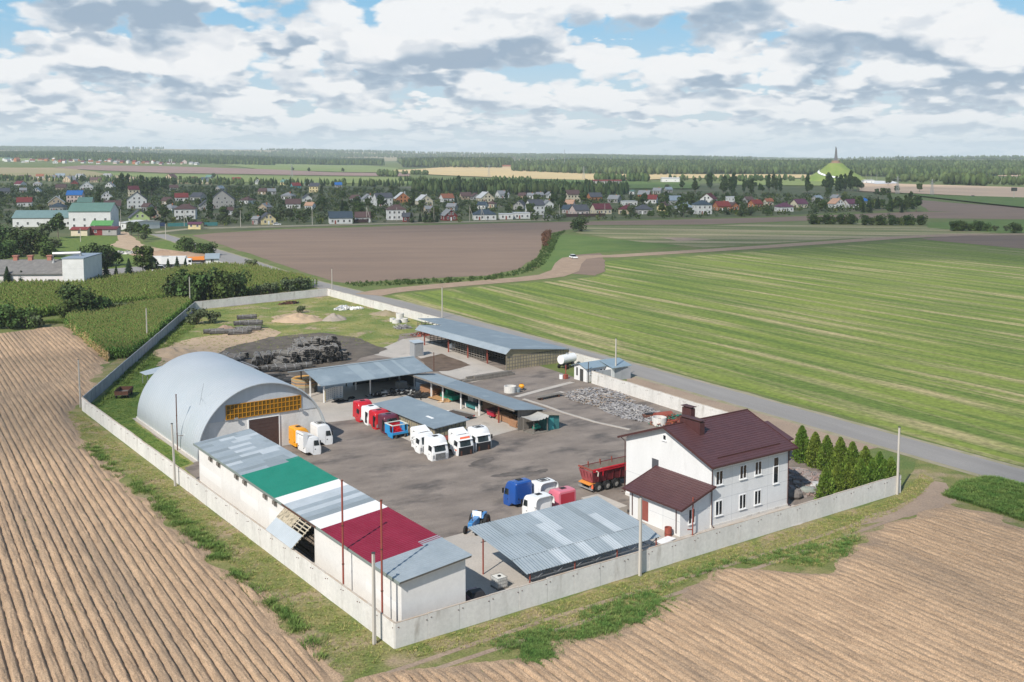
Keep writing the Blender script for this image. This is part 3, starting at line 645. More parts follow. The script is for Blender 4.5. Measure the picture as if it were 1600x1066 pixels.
# ------------------------------------------------------------------ long garage with the patchwork roof
def garage():
    t = thing('garage_block', 'long white garage block with patchwork zinc, green, white and wine red roof', 'garage', W(0, 0), ANG)
    y0, y1, x0, x1 = 2.2, 51.4, 1.85, 8.05
    def zf(x, y): return 4.5 + (x - 1.4) * .1
    w = MB()
    w.prism([(x0, 0), (x1, 0), (x1, zf(x1, 0) - .16), (x0, zf(x0, 0) - .16)], 'y', y0, y0 + .25)
    w.prism([(x0, 0), (x1, 0), (x1, zf(x1, 0) - .16), (x0, zf(x0, 0) - .16)], 'y', y1 - .25, y1)
    w.box(x1 - .25, x1, y0 + .25, y1 - .25, 0, zf(x1, 0) - .16)
    w.box(x0, x0 + .25, y0 + .25, 18.9, 0, zf(x0, 0) - .16); w.box(x0, x0 + .25, 24.9, y1 - .25, 0, zf(x0, 0) - .16)
    w.box(x0 + .25, x1 - .25, 18.65, 18.9, 0, zf(x0, 0) - .2); w.box(x0 + .25, x1 - .25, 24.9, 25.15, 0, zf(x0, 0) - .2)
    w.build('wall', mat('garage_wall', (.72, .70, .665), (.65, .63, .595), .35, .35, .75, .88, fine=.05, fscale=2.0, stretch=(1, 1, .5), col3=(.56, .53, .49), scale3=.5, lo3=.62, hi3=.8), t)
    for k, (a, c) in enumerate(((44, 51), (33, 38), (25.3, 30), (3, 8.5))): pt = MB(); pt.box(x0 - .004, x0 + .01, a, c, 1.0 + .4 * (k % 2), 2.2 + .3 * (k % 3)); pt.build('repainted_patch', mat('fresh_patch', (.74, .725, .695), rough=.9), t)
    def sheetp(nm, a, c, m, lab=None, u0=1.4, u1=8.42, dz=0.0):
        b = MB(); ribbed(b, u0, u1, a, c, lambda x, y: zf(x, y) + dz, 'x', .34, .055); o = b.build(nm, m, t)
        if lab: o['label'] = lab
    rr = random.Random(5)
    # far grey end: overlapping sheets of different age
    y = 36.4
    while y < 51.9:
        yb = min(52.0, y + .95); u = 1.4; cut = 1.4 + rr.uniform(1.2, 4.5)
        for a_, b_ in ((1.4, cut), (cut, min(8.42, cut + rr.uniform(1.8, 3.4))), (None, 8.42)):
            if a_ is None: a_ = last
            if b_ - a_ < .2: last = b_; continue
            sheetp('roof_sheet', y, yb, rr.choice([ZINC, ZINC, ZINC2, ZINC3, ZINC]), None, a_, b_, rr.uniform(0, .012)); last = b_
        y = yb
    sheetp('roof_sheet', 27.3, 36.4, GREENR, 'green roof sheets'); sheetp('roof_sheet', 36.4, 37.3, GREENR, 'green roof sheets', 6.9, 8.42, .016)
    sheetp('roof_sheet', 24.9, 27.3, WHITER, 'white roof sheets')
    y = 24.9
    for i, m in enumerate((ZINC2, ZINC2, ZINC, ZINC2, ZINC, ZINC3)):
        yb = y - .95 if i < 5 else 19.1; sheetp('roof_sheet', yb, y, m, None, 1.4, 8.42, .006 * (i % 2)); y = yb
    sheetp('roof_sheet', 16.6, 19.1, WHITER, 'white roof sheets')
    sheetp('roof_sheet', 6.3, 16.6, REDR, 'wine red roof sheets'); sheetp('roof_sheet', 6.3, 7.3, ZINC, None, 6.4, 8.42, .02)
    sheetp('roof_sheet', 1.7, 6.3, ZINC)
    f = MB(); f.box(1.36, 1.43, 1.7, 52.0, 4.28, 4.49); f.build('eaves_board', mat('eaves_board', (.20, .235, .215), rough=.8), t)
    f = MB(); f.box(1.352, 1.36, 17.5, 25.5, 4.30, 4.48); f.build('rusty_edge', RUSTD, t)
    f = MB(); f.prism([(1.43, zf(1.43, 0) - .2), (8.38, zf(8.38, 0) - .2), (8.38, zf(8.38, 0) - .05), (1.43, zf(1.43, 0) - .05)], 'y', 1.75, 1.83); f.build('verge_board', TIMBERG, t)
    rf = MB()
    for y in np.arange(3.0, 51.5, 2.0): rf.prism([(1.45, zf(1.45, 0) - .18), (8.3, zf(8.3, 0) - .18), (8.3, zf(8.3, 0) - .04), (1.45, zf(1.45, 0) - .04)], 'y', y, y + .1)
    rf.build('rafter', TIMBERG, t)['kind'] = 'stuff'
    for y in (46.9, 44.3, 38.65, 36.2, 30.5, 28.0):
        b = MB(); b.box(x0 - .34, x0, y - .30, y + .30, 3.95, 3.99); b.box(x0 - .34, x0 - .30, y - .30, y + .30, 3.62, 3.95); b.box(x0 - .30, x0, y - .26, y - .2, 3.5, 3.95); b.box(x0 - .2, x0, y + .1, y + .2, 3.45, 3.95)
        b.build('vent_hood', TIMBERG, t)
    # the opening with its propped-up flap
    fl = MB()
    P0, P1 = Vector((1.75, 0, 4.28)), Vector((-.45, 0, 2.35))
    def fp(s, y, dz=0): q = P0.lerp(P1, s); return (q.x, y, q.z + dz)
    for y in (18.95, 20.1, 21.3, 22.5, 23.7, 24.8): fl.hexa([fp(0, y - .05, -.08), fp(1, y - .05, -.08), fp(1, y + .05, -.08), fp(0, y + .05, -.08), fp(0, y - .05), fp(1, y - .05), fp(1, y + .05), fp(0, y + .05)])
    for s in np.linspace(.03, .97, 9): fl.hexa([fp(s, 18.7, 0), fp(s + .03, 18.7, 0), fp(s + .03, 25.1, 0), fp(s, 25.1, 0), fp(s, 18.7, .05), fp(s + .03, 18.7, .05), fp(s + .03, 25.1, .05), fp(s, 25.1, .05)])
    fo = fl.build('broken_flap', mat('flap_lattice', (.47, .42, .33), (.38, .33, .25), 2.0, .35, .7, .9), t)
    s1 = MB(); n = 44
    for i in range(n):
        ya, yb = 18.8 + 6.2 * i / n, 18.8 + 6.2 * (i + 1) / n; za, zb = (.065, .095) if i % 2 else (.095, .065)
        s1.quad(fp(.52, ya, za), fp(1.04, ya, za), fp(1.04, yb, zb), fp(.52, yb, zb))
    s1.build('zinc_cover', ZINC2, fo)
    s2 = MB(); s2.quad(fp(.02, 21.5, .07), fp(.5, 21.5, .07), fp(.5, 25.1, .07), fp(.02, 25.1, .07)); s2.build('torn_lining', mat('lining', (.43, .37, .27), (.22, .19, .14), 3.0, .45, .6, .95), fo)
    fb = MB(); fb.box(x0 + .25, x1 - .25, 18.9, 24.9, -.02, .05); fb.build('floor', G_CONC, t)
garage()
def logs(label, u, v, nx, nz, L, r, m, rot=0, name='log_stack', cat='log stack', z=0.0):
    t = thing(name, label, cat, W(u, v, z), ANG + rot)
    for k in range(nz):
        for i in range(nx - (k % 2)):
            b = MB(); x = (i + .5 * (k % 2)) * r * 2.05; e = random.uniform(-.15, .15)
            b.tube([(x, -L / 2 + e, r + k * r * 1.75), (x + random.uniform(-.04, .04), L / 2 + e, r + k * r * 1.75)], r * random.uniform(.85, 1.05), 8); b.build('log', m, t)
    return t
logs('stack of dark logs inside the garage opening under the broken flap', 2.6, 22.3, 4, 5, 5.0, .2, mat('bark', (.12, .095, .075), (.20, .165, .13), 3.0, .4, .65, .95))

# ------------------------------------------------------------------ corrugated shelter beside the front wall
def shelter():
    t = thing('corrugated_shelter', 'open shelter with a kinked corrugated zinc roof on rusty posts by the front wall', 'shelter', W(0, 0), ANG)
    x0, x1 = 13.45, 29.25; rr = random.Random(2)
    segs = [(3.0, 10.15, lambda x, y: 3.15 + (y - 3.0) * .125), (.75, 3.06, lambda x, y: 2.62 + (y - .75) * .235)]
    for k, (a, c, zf) in enumerate(segs):
        x = x0
        while x < x1 - .05:
            xb = min(x1, x + 1.0); cut = a + (c - a) * rr.uniform(.3, .7)
            for p, q in ((a, cut), (cut, c)) if k == 0 else ((a, c),):
                m = rr.choice([ZINC, ZINC, ZINC, ZINC3, ZINC2]) if rr.random() < .5 else ZINC
                b = MB(); ribbed(b, x, xb, p, q + .04, lambda x_, y_: zf(x_, y_) + .02 * k, 'y', .26, .05); b.build('roof_sheet', m, t)
            x = xb
    b = MB(); b.box(x0, x1, 2.96, 3.06, 3.12, 3.19); b.build('kink_flashing', STEELD, t)
    for x in (13.9, 18.9, 23.9, 28.8):
        for y, h in ((8.3, 3.66), (.95, 2.5)):
            b = MB(); b.tube([(x, y, 0), (x, y, h)], .075, 8); b.build('post', RUST, t)
    def truss(y, zb, zt):
        b = MB(); b.box(x0 + .2, x1 - .2, y - .04, y + .04, zb, zb + .07); b.box(x0 + .2, x1 - .2, y - .04, y + .04, zt - .07, zt); n = 14; L = (x1 - x0 - .4) / n
        for i in range(n):
            xa = x0 + .2 + i * L; za, zc = (zb + .04, zt - .04) if i % 2 else (zt - .04, zb + .04)
            b.tube([(xa, y, za), (xa + L, y, zc)], .045, 4)
        b.build('truss', mat('truss_steel', (.17, .175, .18), rough=.6), t)
    truss(.95, 1.98, 2.62); truss(8.3, 3.1, 3.72)
    b = MB()
    for x in np.linspace(x0 + .3, x1 - .3, 9):
        b.hexa([(x - .04, .8, 2.48), (x + .04, .8, 2.48), (x + .04, 10, 3.86), (x - .04, 10, 3.86), (x - .04, .8, 2.58), (x + .04, .8, 2.58), (x + .04, 10, 3.97), (x - .04, 10, 3.97)]) if False else b.prism([(.8, 2.52), (3.0, 3.04), (10.0, 3.90), (10.0, 3.99), (3.0, 3.13), (.8, 2.61)], 'x', x - .04, x + .04)
    b.build('rafter', STEELD, t)
shelter()

# ------------------------------------------------------------------ white two-storey house
def window(t, axis, a, b_, z0, z1, face, out, mull=True, name='window', transom=None):
    """glass pane + frame + sill; axis 'u' = along x on the plane y=face, 'v' = along y on the plane x=face; out = -1 towards the viewer"""
    def bx(mb, p, q, d0, d1, zz0, zz1):
        lo, hi = sorted((face + out * d0, face + out * d1))
        mb.box(p, q, lo, hi, zz0, zz1) if axis == 'u' else mb.box(lo, hi, p, q, zz0, zz1)
    g = MB(); bx(g, a, b_, .002, .012, z0, z1); o = g.build(name, DGLASS, t)
    f = MB(); fw = .07
    bx(f, a - fw, a + .02, .0, .05, z0 - fw, z1 + fw); bx(f, b_ - .02, b_ + fw, .0, .05, z0 - fw, z1 + fw); bx(f, a + .02, b_ - .02, .0, .05, z1 - .02, z1 + fw); bx(f, a + .02, b_ - .02, .0, .05, z0 - fw, z0 + .02)
    if mull: c = (a + b_) / 2; bx(f, c - .045, c + .045, .0, .048, z0 + .02, z1 - .02)
    if transom: bx(f, a + .02, b_ - .02, .0, .048, transom - .05, transom + .05)
    f.build('frame', PVC, o)
    s = MB(); bx(s, a - .12, b_ + .12, .0, .14, z0 - .12, z0 - .075); s.build('sill', PVC, o)
    return o
def tile_roof(b, x0, x1, ya, za, yb, zb, th=.12, course=.36):
    """stepped metal tiles from the eave (ya, za) up to the ridge (yb, zb), running along x; each tile row is a real step with waves"""
    L = math.hypot(yb - ya, zb - za); n = int(L / course); nx = max(2, int((x1 - x0) / .115))
    for i in range(n):
        s0, s1 = i / n, (i + 1) / n
        y0_, z0_, y1_, z1_ = ya + (yb - ya) * s0, za + (zb - za) * s0, ya + (yb - ya) * s1, za + (zb - za) * s1
        vs = []; fs = []
        for j in range(nx + 1):
            x = x0 + (x1 - x0) * j / nx; wv = .018 if j % 2 else 0
            vs += [(x, y0_, z0_ + .045 + wv), (x, y1_, z1_ + .008 + wv), (x, y0_, z0_ + .0)]
        for j in range(nx): k = j * 3; fs += [(k, k + 3, k + 4, k + 1), (k + 2, k + 5, k + 3, k)]
        b.add(vs, fs)
    sgn = 1 if yb > ya else -1
    b.prism([(ya, za - th), (yb, zb - th), (yb, zb), (ya, za)], 'x', x0, x1)
def house():
    t = thing('white_house', 'white two-storey house with brown metal tile roof and side porch behind the front wall', 'house', W(0, 0), ANG)
    x0, x1, y0, y1, ze, yr, zr = 40.0, 51.9, 4.6, 18.0, 6.75, 11.3, 9.5
    w = MB(); w.box(x0, x1, y0, y1, .35, ze)
    zg = lambda y: zr - .16 - abs(y - yr) * (zr - 6.8) / 7.3
    for x in (x0, x1 - .2): w.prism([(y0, ze), (y1, ze), (y1, zg(y1)), (yr, zg(yr)), (y0, zg(y0))], 'x', x, x + .2)
    sm_ = mat('panel_seam', (.42, .43, .44), rough=.8)
    for z in (2.98, 4.05, 6.1): w.box(x0 + .02, x1 - .02, y0 - .004, y0, z, z + .035, sm_) if False else None
    wl = w.build('wall', WHITE, t)
    q = MB()
    for z in (.98, 2.98, 4.22, 6.12): q.box(x0 + .02, x1 - .02, y0 - .006, y0, z, z + .03)
    for z in (2.9,): q.box(x0 - .006, x0, y0 + 8.2, y1, z, z + .03)
    for x in (43.0, 48.6): q.box(x, x + .025, y0 - .006, y0, .36, 6.5)
    q.build('panel_seam', sm_, wl)
    p = MB(); p.box(x0 - .05, x1 + .05, y0 - .05, y1 + .05, 0, .35); p.build('plinth', CONC, t)
    p = MB(); p.box(x0 - 1.0, x1 + .8, y0 - .95, y0 - .05, 0, .12); p.build('paved_apron', G_CONC, t)
    r = MB(); tile_roof(r, 39.35, 52.55, 3.95, 6.78, yr, zr); tile_roof(r, 39.35, 52.55, 18.65, 6.78, yr, zr); ro = r.build('roof', BROWNT, t)
    g = MB(); g.tube([(39.3, yr, zr + .05), (52.6, yr, zr + .05)], .09, 8)
    for x in (39.31, 52.5): g.prism([(3.92, 6.62), (yr, 9.34), (18.68, 6.62), (18.68, 6.86), (yr, 9.60), (3.92, 6.86)], 'x', x - .03 if x < 45 else x + .0, x + .05 if x < 45 else x + .1)
    g.build('ridge_and_verge', BROWNP, ro)
    g = MB(); g.box(39.3, 52.6, 3.80, 3.94, 6.66, 6.80); g.box(39.3, 52.6, 18.66, 18.80, 6.66, 6.80); g.build('gutter', BROWNP, ro)
    g = MB(); g.box(41.2, 50.9, 4.95, 4.99, 7.17, 7.32)
    for x in np.arange(41.3, 51, 1.2): g.box(x, x + .05, 4.9, 5.05, 7.05, 7.2)
    g.build('snow_guard', BROWNP, ro)
    for (ux, uy, va, vb, zt) in ((42.4, 43.1, 8.8, 11.9, 10.0), (44.4, 45.05, 12.2, 13.6, 10.55)):
        c = MB(); c.box(ux, uy, va, vb, 8.2, zt); co = c.build('chimney', mat('chimney_cladding', (.085, .034, .034), (.07, .028, .028), 3.0, .35, .65, .5, stretch=(1, 1, .1)), ro)
        c = MB(); c.box(ux + .12, uy - .12, va + .1, vb - .1, zt, zt + .14, BLACK); c.box(ux - .08, uy + .08, va - .1, vb + .1, zt + .14, zt + .22, BROWNP); c.build('chimney_cap', None, co)
    for a in ((40.6, 41.55), (44.2, 45.15), (46.55, 47.5)):
        window(t, 'u', a[0], a[1], 4.55, 5.95, y0, -1); window(t, 'u', a[0], a[1], 1.28, 2.76, y0, -1)
    window(t, 'u', 49.5, 50.25, 3.1, 5.95, y0, -1, False, transom=4.95)
    window(t, 'v', 11.5, 11.95, 7.85, 8.38, x0, -1, False)
    v = MB(); v.box(x0 - .03, x0, 12.64, 13.68, 3.9, 5.38); v.build('grey_panel', mat('louvre', (.085, .085, .095), rough=.8, spec=.1), t)
    def dp(x, y, z, dx, dy):
        d = MB(); d.tube([(x + dx, y + dy, z), (x, y, z - .35), (x, y, .45), (x + dx * .7, y + dy * .7, .28)], .05, 8); d.build('downpipe', BROWNP, t)
    dp(39.93, 4.5, 6.66, -.1, -.62); dp(51.8, 4.5, 6.66, .1, -.62); dp(39.9, 18.1, 6.66, -.1, .62)
    # porch on the yard side
    px0, px1, py0, py1 = 35.6, 40.0, 4.7, 12.4
    f = lambda x: 3.08 + (x - 35.1) * (4.68 - 3.08) / 4.9
    w = MB(); w.prism([(px0, 0), (px1, 0), (px1, f(px1) - .14), (px0, f(px0) - .14)], 'y', py0, py0 + .25); w.prism([(px0, 0), (px1, 0), (px1, f(px1) - .14), (px0, f(px0) - .14)], 'y', py1 - .25, py1)
    w.box(px0, px0 + .25, py0 + .25, py1 - .25, 0, f(px0) - .14); po = w.build('porch', WHITE, t)
    q = MB(); q.box(px0 + .02, px1 - .02, py0 - .006, py0, 2.2, 2.23); q.box(px0 - .006, px0, py0 + .02, 9.3, 1.55, 1.58); q.box(px0 - .006, px0, 7.2, 7.23, .1, 2.9); q.build('panel_seam', sm_, po)
    r = MB()
    M_ = len(r.v); rb = MB(); tile_roof(rb, 4.05, 12.95, -35.1, 3.08, -40.0, 4.68)
    rb.v = [(-y, x, z) for x, y, z in rb.v]; rb.f = [q_ for q_ in rb.f]
    pr = rb.build('porch_roof', BROWNT, po)
    g = MB(); g.box(34.97, 35.09, 4.0, 13.0, 2.97, 3.10)
    for y in (4.0, 12.95): g.prism([(35.05, 2.92), (40.0, 4.54), (40.0, 4.76), (35.05, 3.14)], 'y', y - .05, y + .02)
    g.build('gutter', BROWNP, pr)
    d = MB(); d.box(px0 - .05, px0 + .01, 9.45, 10.62, .25, 2.35); do = d.build('door', DOORR, po); d = MB(); d.box(px0 - .1, px0 - .05, 10.42, 10.5, 1.2, 1.35); d.build('handle', STEELL, do)
    d = MB(); d.box(px0 - .03, px0, 10.62, 11.05, .1, 2.4); d.build('door_side_panel', mat('side_panel', (.5, .47, .41), rough=.8), po)
    window(po, 'u', 36.8, 37.65, 1.15, 2.62, py0, -1)
    for y in (11.9, 5.2):
        d = MB(); d.tube([(35.1, y, 3.0), (35.5, y, 2.75), (35.53, y, .3)], .05, 8); d.build('downpipe', BROWNP, po)
    d = MB(); d.box(33.6, 36.0, 13.2, 18.2, 0, .85); d.box(33.0, 33.6, 13.6, 17.6, 0, .45); d.build('loading_step', G_CONC, t)
house()
t = thing('steel_vent_pipe', 'thin red-brown pipe with a side arm in front of the porch window', 'pipe', W(36.85, 4.15), ANG)
b = MB(); b.tube([(0, 0, 0), (0, 0, 4.1)], .07, 8); b.build('shaft', RUST, t); b = MB(); b.tube([(0, 0, .7), (-.7, 0, .85)], .06, 8); b.build('side_arm', RUST, t)
# gate shelter with a brown roof behind the house
t = thing('gate_shelter', 'small shelter with brown gable roof and white wall behind the white house', 'shelter', W(0, 0), ANG)
b = MB(); b.prism([(15.9, 2.75), (20.2, 4.15), (24.2, 2.75), (24.2, 2.9), (20.2, 4.3), (15.9, 2.9)], 'x', 60.8, 66.4); b.build('roof', BROWNT, t)
b = MB(); b.prism([(18.2, 0), (22.8, 0), (22.8, 3.1), (20.2, 4.1), (18.2, 3.4)], 'x', 61.6, 65.6); b.build('wall', WHITE, t)
for x in (61.2, 66.0):
    b = MB(); b.box(x - .08, x + .08, 16.2, 16.36, 0, 2.8); b.build('post', STEELD, t)
b = MB(); b.box(61.1, 66.1, 16.15, 16.4, 2.45, 2.7); b.build('beam', STEELD, t)

# ------------------------------------------------------------------ open canopies and sheds
def felt(b, P, th=.1): b.slab(*P, th)
def canopies():
    t = thing('gable_canopy', 'open canopy with a blue-grey gable roof on white posts over the concrete yard', 'canopy', W(0, 0), ANG)
    b = MB(); b.slab((29.0, 75.5, 3.62), (48.8, 75.5, 3.62), (48.8, 81.95, 5.0), (29.0, 81.95, 5.0), .09); ro = b.build('roof', FELT, t)
    b = MB(); b.slab((48.8, 88.4, 3.62), (29.0, 88.4, 3.62), (29.0, 81.97, 5.0), (48.8, 81.97, 5.0), .09); b.build('rear_slope', FELT, t)
    b = MB(); b.prism([(81.6, 5.0), (82.3, 5.0), (81.95, 5.07)], 'x', 29.0, 48.8); b.build('ridge_cap', FELTL, ro)
    for x, w, m in ((36.2, 2.2, 0), (41.0, 1.0, 0), (44.2, .6, 0)): b = MB(); b.slab((x, 75.6, 3.655), (x + w, 75.6, 3.655), (x + w, 81.8, 4.98), (x, 81.8, 4.98), .02); b.build('pale_patch', FELTL, ro)
    for x in (31.1, 39.2, 47.4):
        for y, h in ((79.2, 4.3), (84.3, 4.4), (87.8, 3.6)):
            b = MB(); b.box(x - .09, x + .09, y - .09, y + .09, 0, h); b.build('post', PVC if y < 87 else TIMBERG, t)
    b = MB()
    for x in (31.1, 35.2, 39.2, 43.3, 47.4): b.prism([(75.6, 3.44), (81.95, 4.82), (88.3, 3.44), (88.3, 3.54), (81.95, 4.92), (75.6, 3.54)], 'x', x - .06, x + .06)
    b.build('rafter', TIMBERG, t)
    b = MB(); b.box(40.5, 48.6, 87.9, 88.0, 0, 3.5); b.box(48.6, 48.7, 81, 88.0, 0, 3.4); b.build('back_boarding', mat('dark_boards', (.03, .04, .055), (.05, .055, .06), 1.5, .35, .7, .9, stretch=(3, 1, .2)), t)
    t = thing('long_canopy', 'long narrow lean-to canopy with blue-grey roof sheltering timber stacks', 'canopy', W(0, 0), ANG)
    f = lambda x: 3.3 + (45.2 - x) * (3.3 - 2.6) / 5.6
    b = MB(); b.slab((45.2, 47.4, 3.3), (50.8, 47.4, 2.6), (50.8, 77.4, 2.6), (45.2, 77.4, 3.3), .09); ro = b.build('roof', FELT, t)
    b = MB(); b.slab((45.25, 66.5, 3.31), (50.7, 71.0, 2.63), (50.7, 77.2, 2.63), (45.25, 77.2, 3.31), .016); b.build('pale_patch', FELTL, ro); b = MB(); b.slab((46.5, 57, 3.15), (47.6, 57, 3.01), (47.6, 57.8, 3.01), (46.5, 57.8, 3.15), .012); b.build('pale_patch', FELTL, ro)
    b = MB(); b.box(45.14, 45.2, 47.4, 77.4, 3.02, 3.28); b.build('fascia', TIMBERG, ro)
    for v in (72.2, 68.7, 63.4, 58.3, 53.2):
        b = MB(); b.box(46.4, 46.58, v - .09, v + .09, 0, 3.0); b.build('post', RUST if v < 55 else PVC, t)
    b = MB(); n = 26
    for i in range(n):
        x = 46.2 + 4.4 * i / n; b.box(x, x + 4.4 / n - .015, 48.0 + .01 * (i % 3), 48.06 + .01 * (i % 3), 0, f(x) - .14)
    b.build('board_wall', TIMBERG, t)
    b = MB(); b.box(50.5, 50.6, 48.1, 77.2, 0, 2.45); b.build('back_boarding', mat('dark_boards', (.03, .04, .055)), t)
    b = MB()
    for v in np.arange(49, 77, 2.6): b.prism([(45.3, f(45.3) - .24), (50.7, f(50.7) - .24), (50.7, f(50.7) - .11), (45.3, f(45.3) - .11)], 'y', v, v + .08)
    b.build('rafter', TIMBERG, t)
    t = thing('slatted_store', 'low store with one flat blue-grey roof and slatted walls beside the truck cabs', 'shed', W(0, 0), ANG)
    b = MB(); b.slab((32.1, 47.4, 2.62), (37.8, 47.4, 3.02), (37.8, 64.6, 3.02), (32.1, 64.6, 2.62), .1); ro = b.build('roof', FELT, t)
    b = MB(); b.slab((34.2, 51.5, 2.78), (34.6, 51.5, 2.81), (34.6, 53.2, 2.81), (34.2, 53.2, 2.78), .012); b.build('white_strip', PVC, ro)
    def slats(x0, x1, y0, y1, h, nm='slat_wall', par=t, rows=(.5, 1.3, 2.1)):
        b = MB(); b.box(x0, x1, y0, y1, 0, h); o = b.build(nm, SLATW, par); q = MB(); dx, dy = x1 - x0, y1 - y0
        if dx > dy:
            for x in np.arange(x0, x1 + .01, .62): q.box(x - .04, x + .04, y0 - .06, y0, 0, h)
            for z in rows: q.box(x0, x1, y0 - .045, y0 - .001, z, z + .07)
        else:
            for y in np.arange(y0, y1 + .01, .62): q.box(x0 - .06, x0, y - .04, y + .04, 0, h)
            for z in rows: q.box(x0 - .045, x0 - .001, y0, y1, z, z + .07)
        q.build('batten', TIMBERG, o)
    slats(32.5, 32.6, 47.8, 57.5, 2.5); slats(32.6, 37.4, 47.8, 47.9, 2.66)
    b = MB(); b.box(37.35, 37.45, 47.9, 64.2, 0, 2.8); b.box(32.6, 37.3, 64.1, 64.2, 0, 2.6); b.build('back_wall', TIMBERG, t)
    for z in (.4, 1.1, 1.8): b = MB(); b.box(32.5, 32.56, 57.6, 64.1, z, z + .3); b.build('plank', TIMBERG, t)
    for v in (57.6, 60.8, 64.0): b = MB(); b.box(32.5, 32.62, v - .06, v + .06, 0, 2.52); b.build('post', TIMBERG, t)
    b = MB(); b.box(36.0, 36.5, 47.5, 47.7, 1.8, 2.2); b.build('lamp_box', BLACK, t)
    # the big slatted shed by the road
    t = thing('slatted_shed', 'large drying shed with broad blue-grey roof and straw-coloured slatted walls by the road', 'shed', W(0, 0), ANG)
    b = MB(); b.slab((69.3, 82.6, 3.98), (83.2, 82.6, 2.45), (83.2, 115.2, 2.45), (69.3, 115.2, 3.98), .1); b.slab((75.0, 115.2, 3.35), (83.2, 115.2, 2.45), (83.2, 128.6, 2.45), (75.6, 126.6, 3.3), .1); b.build('roof', FELT, t)
    b = MB(); ribbed(b, 68.25, 69.36, 82.6, 115.2, lambda x, y: 3.05 + (x - 68.25) * .84, 'x', .5, .02); b.build('front_slope', ZINC, t)
    slats(68.7, 83.0, 83.1, 83.25, 2.55, 'slat_wall', t, (.5, 1.1, 1.7, 2.3))
    b = MB(); b.prism([(68.7, 2.55), (83.0, 2.2), (83.0, 2.3), (69.3, 3.86), (68.7, 3.3)], 'y', 83.1, 83.25); b.build('slat_gable', SLATW, t)
    def lattice(x0, x1, y0, y1, h, nm):
        b = MB(); ax = abs(x1 - x0) > abs(y1 - y0); L = math.hypot(x1 - x0, y1 - y0); n = int(L / .9)
        for i in range(n + 1):
            x, y = x0 + (x1 - x0) * i / n, y0 + (y1 - y0) * i / n; b.box(x - .05, x + .05, y - .05, y + .05, 0, h)
        for z in np.arange(.3, h, .42): b.box(min(x0, x1) - .03, max(x0, x1) + .03, min(y0, y1) - .03, max(y0, y1) + .03, z, z + .12)
        b.build(nm, TIMBERG, t)
    lattice(82.9, 82.9, 83.5, 128, 2.2, 'lattice_wall'); lattice(76, 82.6, 127.4, 127.4, 2.4, 'lattice_wall'); lattice(71.5, 82.6, 114.6, 114.6, 2.4, 'lattice_wall'); lattice(70.4, 70.4, 92.5, 104, 2.7, 'drying_rack'); lattice(73.5, 73.5, 90, 105, 2.6, 'drying_rack')
    for v in (113.3, 104.0, 97.0, 90.3): b = MB(); b.box(69.3, 69.5, v - .1, v + .1, 0, 3.75); b.build('post', RUST, t)
    b = MB()
    for v in np.arange(84, 115, 3.0): b.prism([(68.4, 2.95), (69.35, 3.72), (83.1, 2.22), (83.1, 2.33), (69.35, 3.86), (68.4, 3.06)], 'y', v, v + .1)
    b.build('rafter', TIMBERG, t)
canopies()
def hut():
    t = thing('blue_roofed_hut', 'small white hut with an L-shaped pale blue roof and dark door by the road wall', 'hut', W(0, 0), ANG)
    w = MB(); w.prism([(67.0, 0), (70.4, 0), (70.4, 2.45), (68.7, 3.0), (67.0, 2.45)], 'x', 74.2, 78.4); w.prism([(65.4, 0), (71.2, 0), (71.2, 2.5), (65.4, 2.2)], 'x', 78.41, 82.2); wl = w.build('wall', WHITE, t)
    r = MB(); r.slab((73.8, 66.7, 2.42), (78.9, 66.7, 2.42), (78.9, 68.7, 3.12), (73.8, 68.7, 3.12), .08); r.slab((78.9, 70.8, 2.42), (73.8, 70.8, 2.42), (73.8, 68.71, 3.12), (78.9, 68.71, 3.12), .08)
    r.slab((78.2, 64.9, 2.35), (82.6, 64.9, 2.35), (82.6, 68.3, 3.16), (78.2, 68.3, 3.16), .08); r.slab((82.6, 71.6, 2.4), (78.2, 71.6, 2.4), (78.2, 68.31, 3.16), (82.6, 68.31, 3.16), .08)
    r.build('roof', mat('pale_blue_sheet', (.27, .35, .405), (.23, .305, .355), .6, .3, .7, .5, .2), t)
    d = MB(); d.box(74.16, 74.21, 67.9, 68.8, 0, 2.1); d.build('door', STEELD, t); d = MB(); d.box(74.17, 74.2, 69.4, 69.8, .8, 2.2); d.build('side_light', DGLASS, t)
    for x in (75.0, 75.8, 77.2, 77.9): window(t, 'u', x, x + .42, 1.35, 2.0, 67.0, -1, False)
hut()
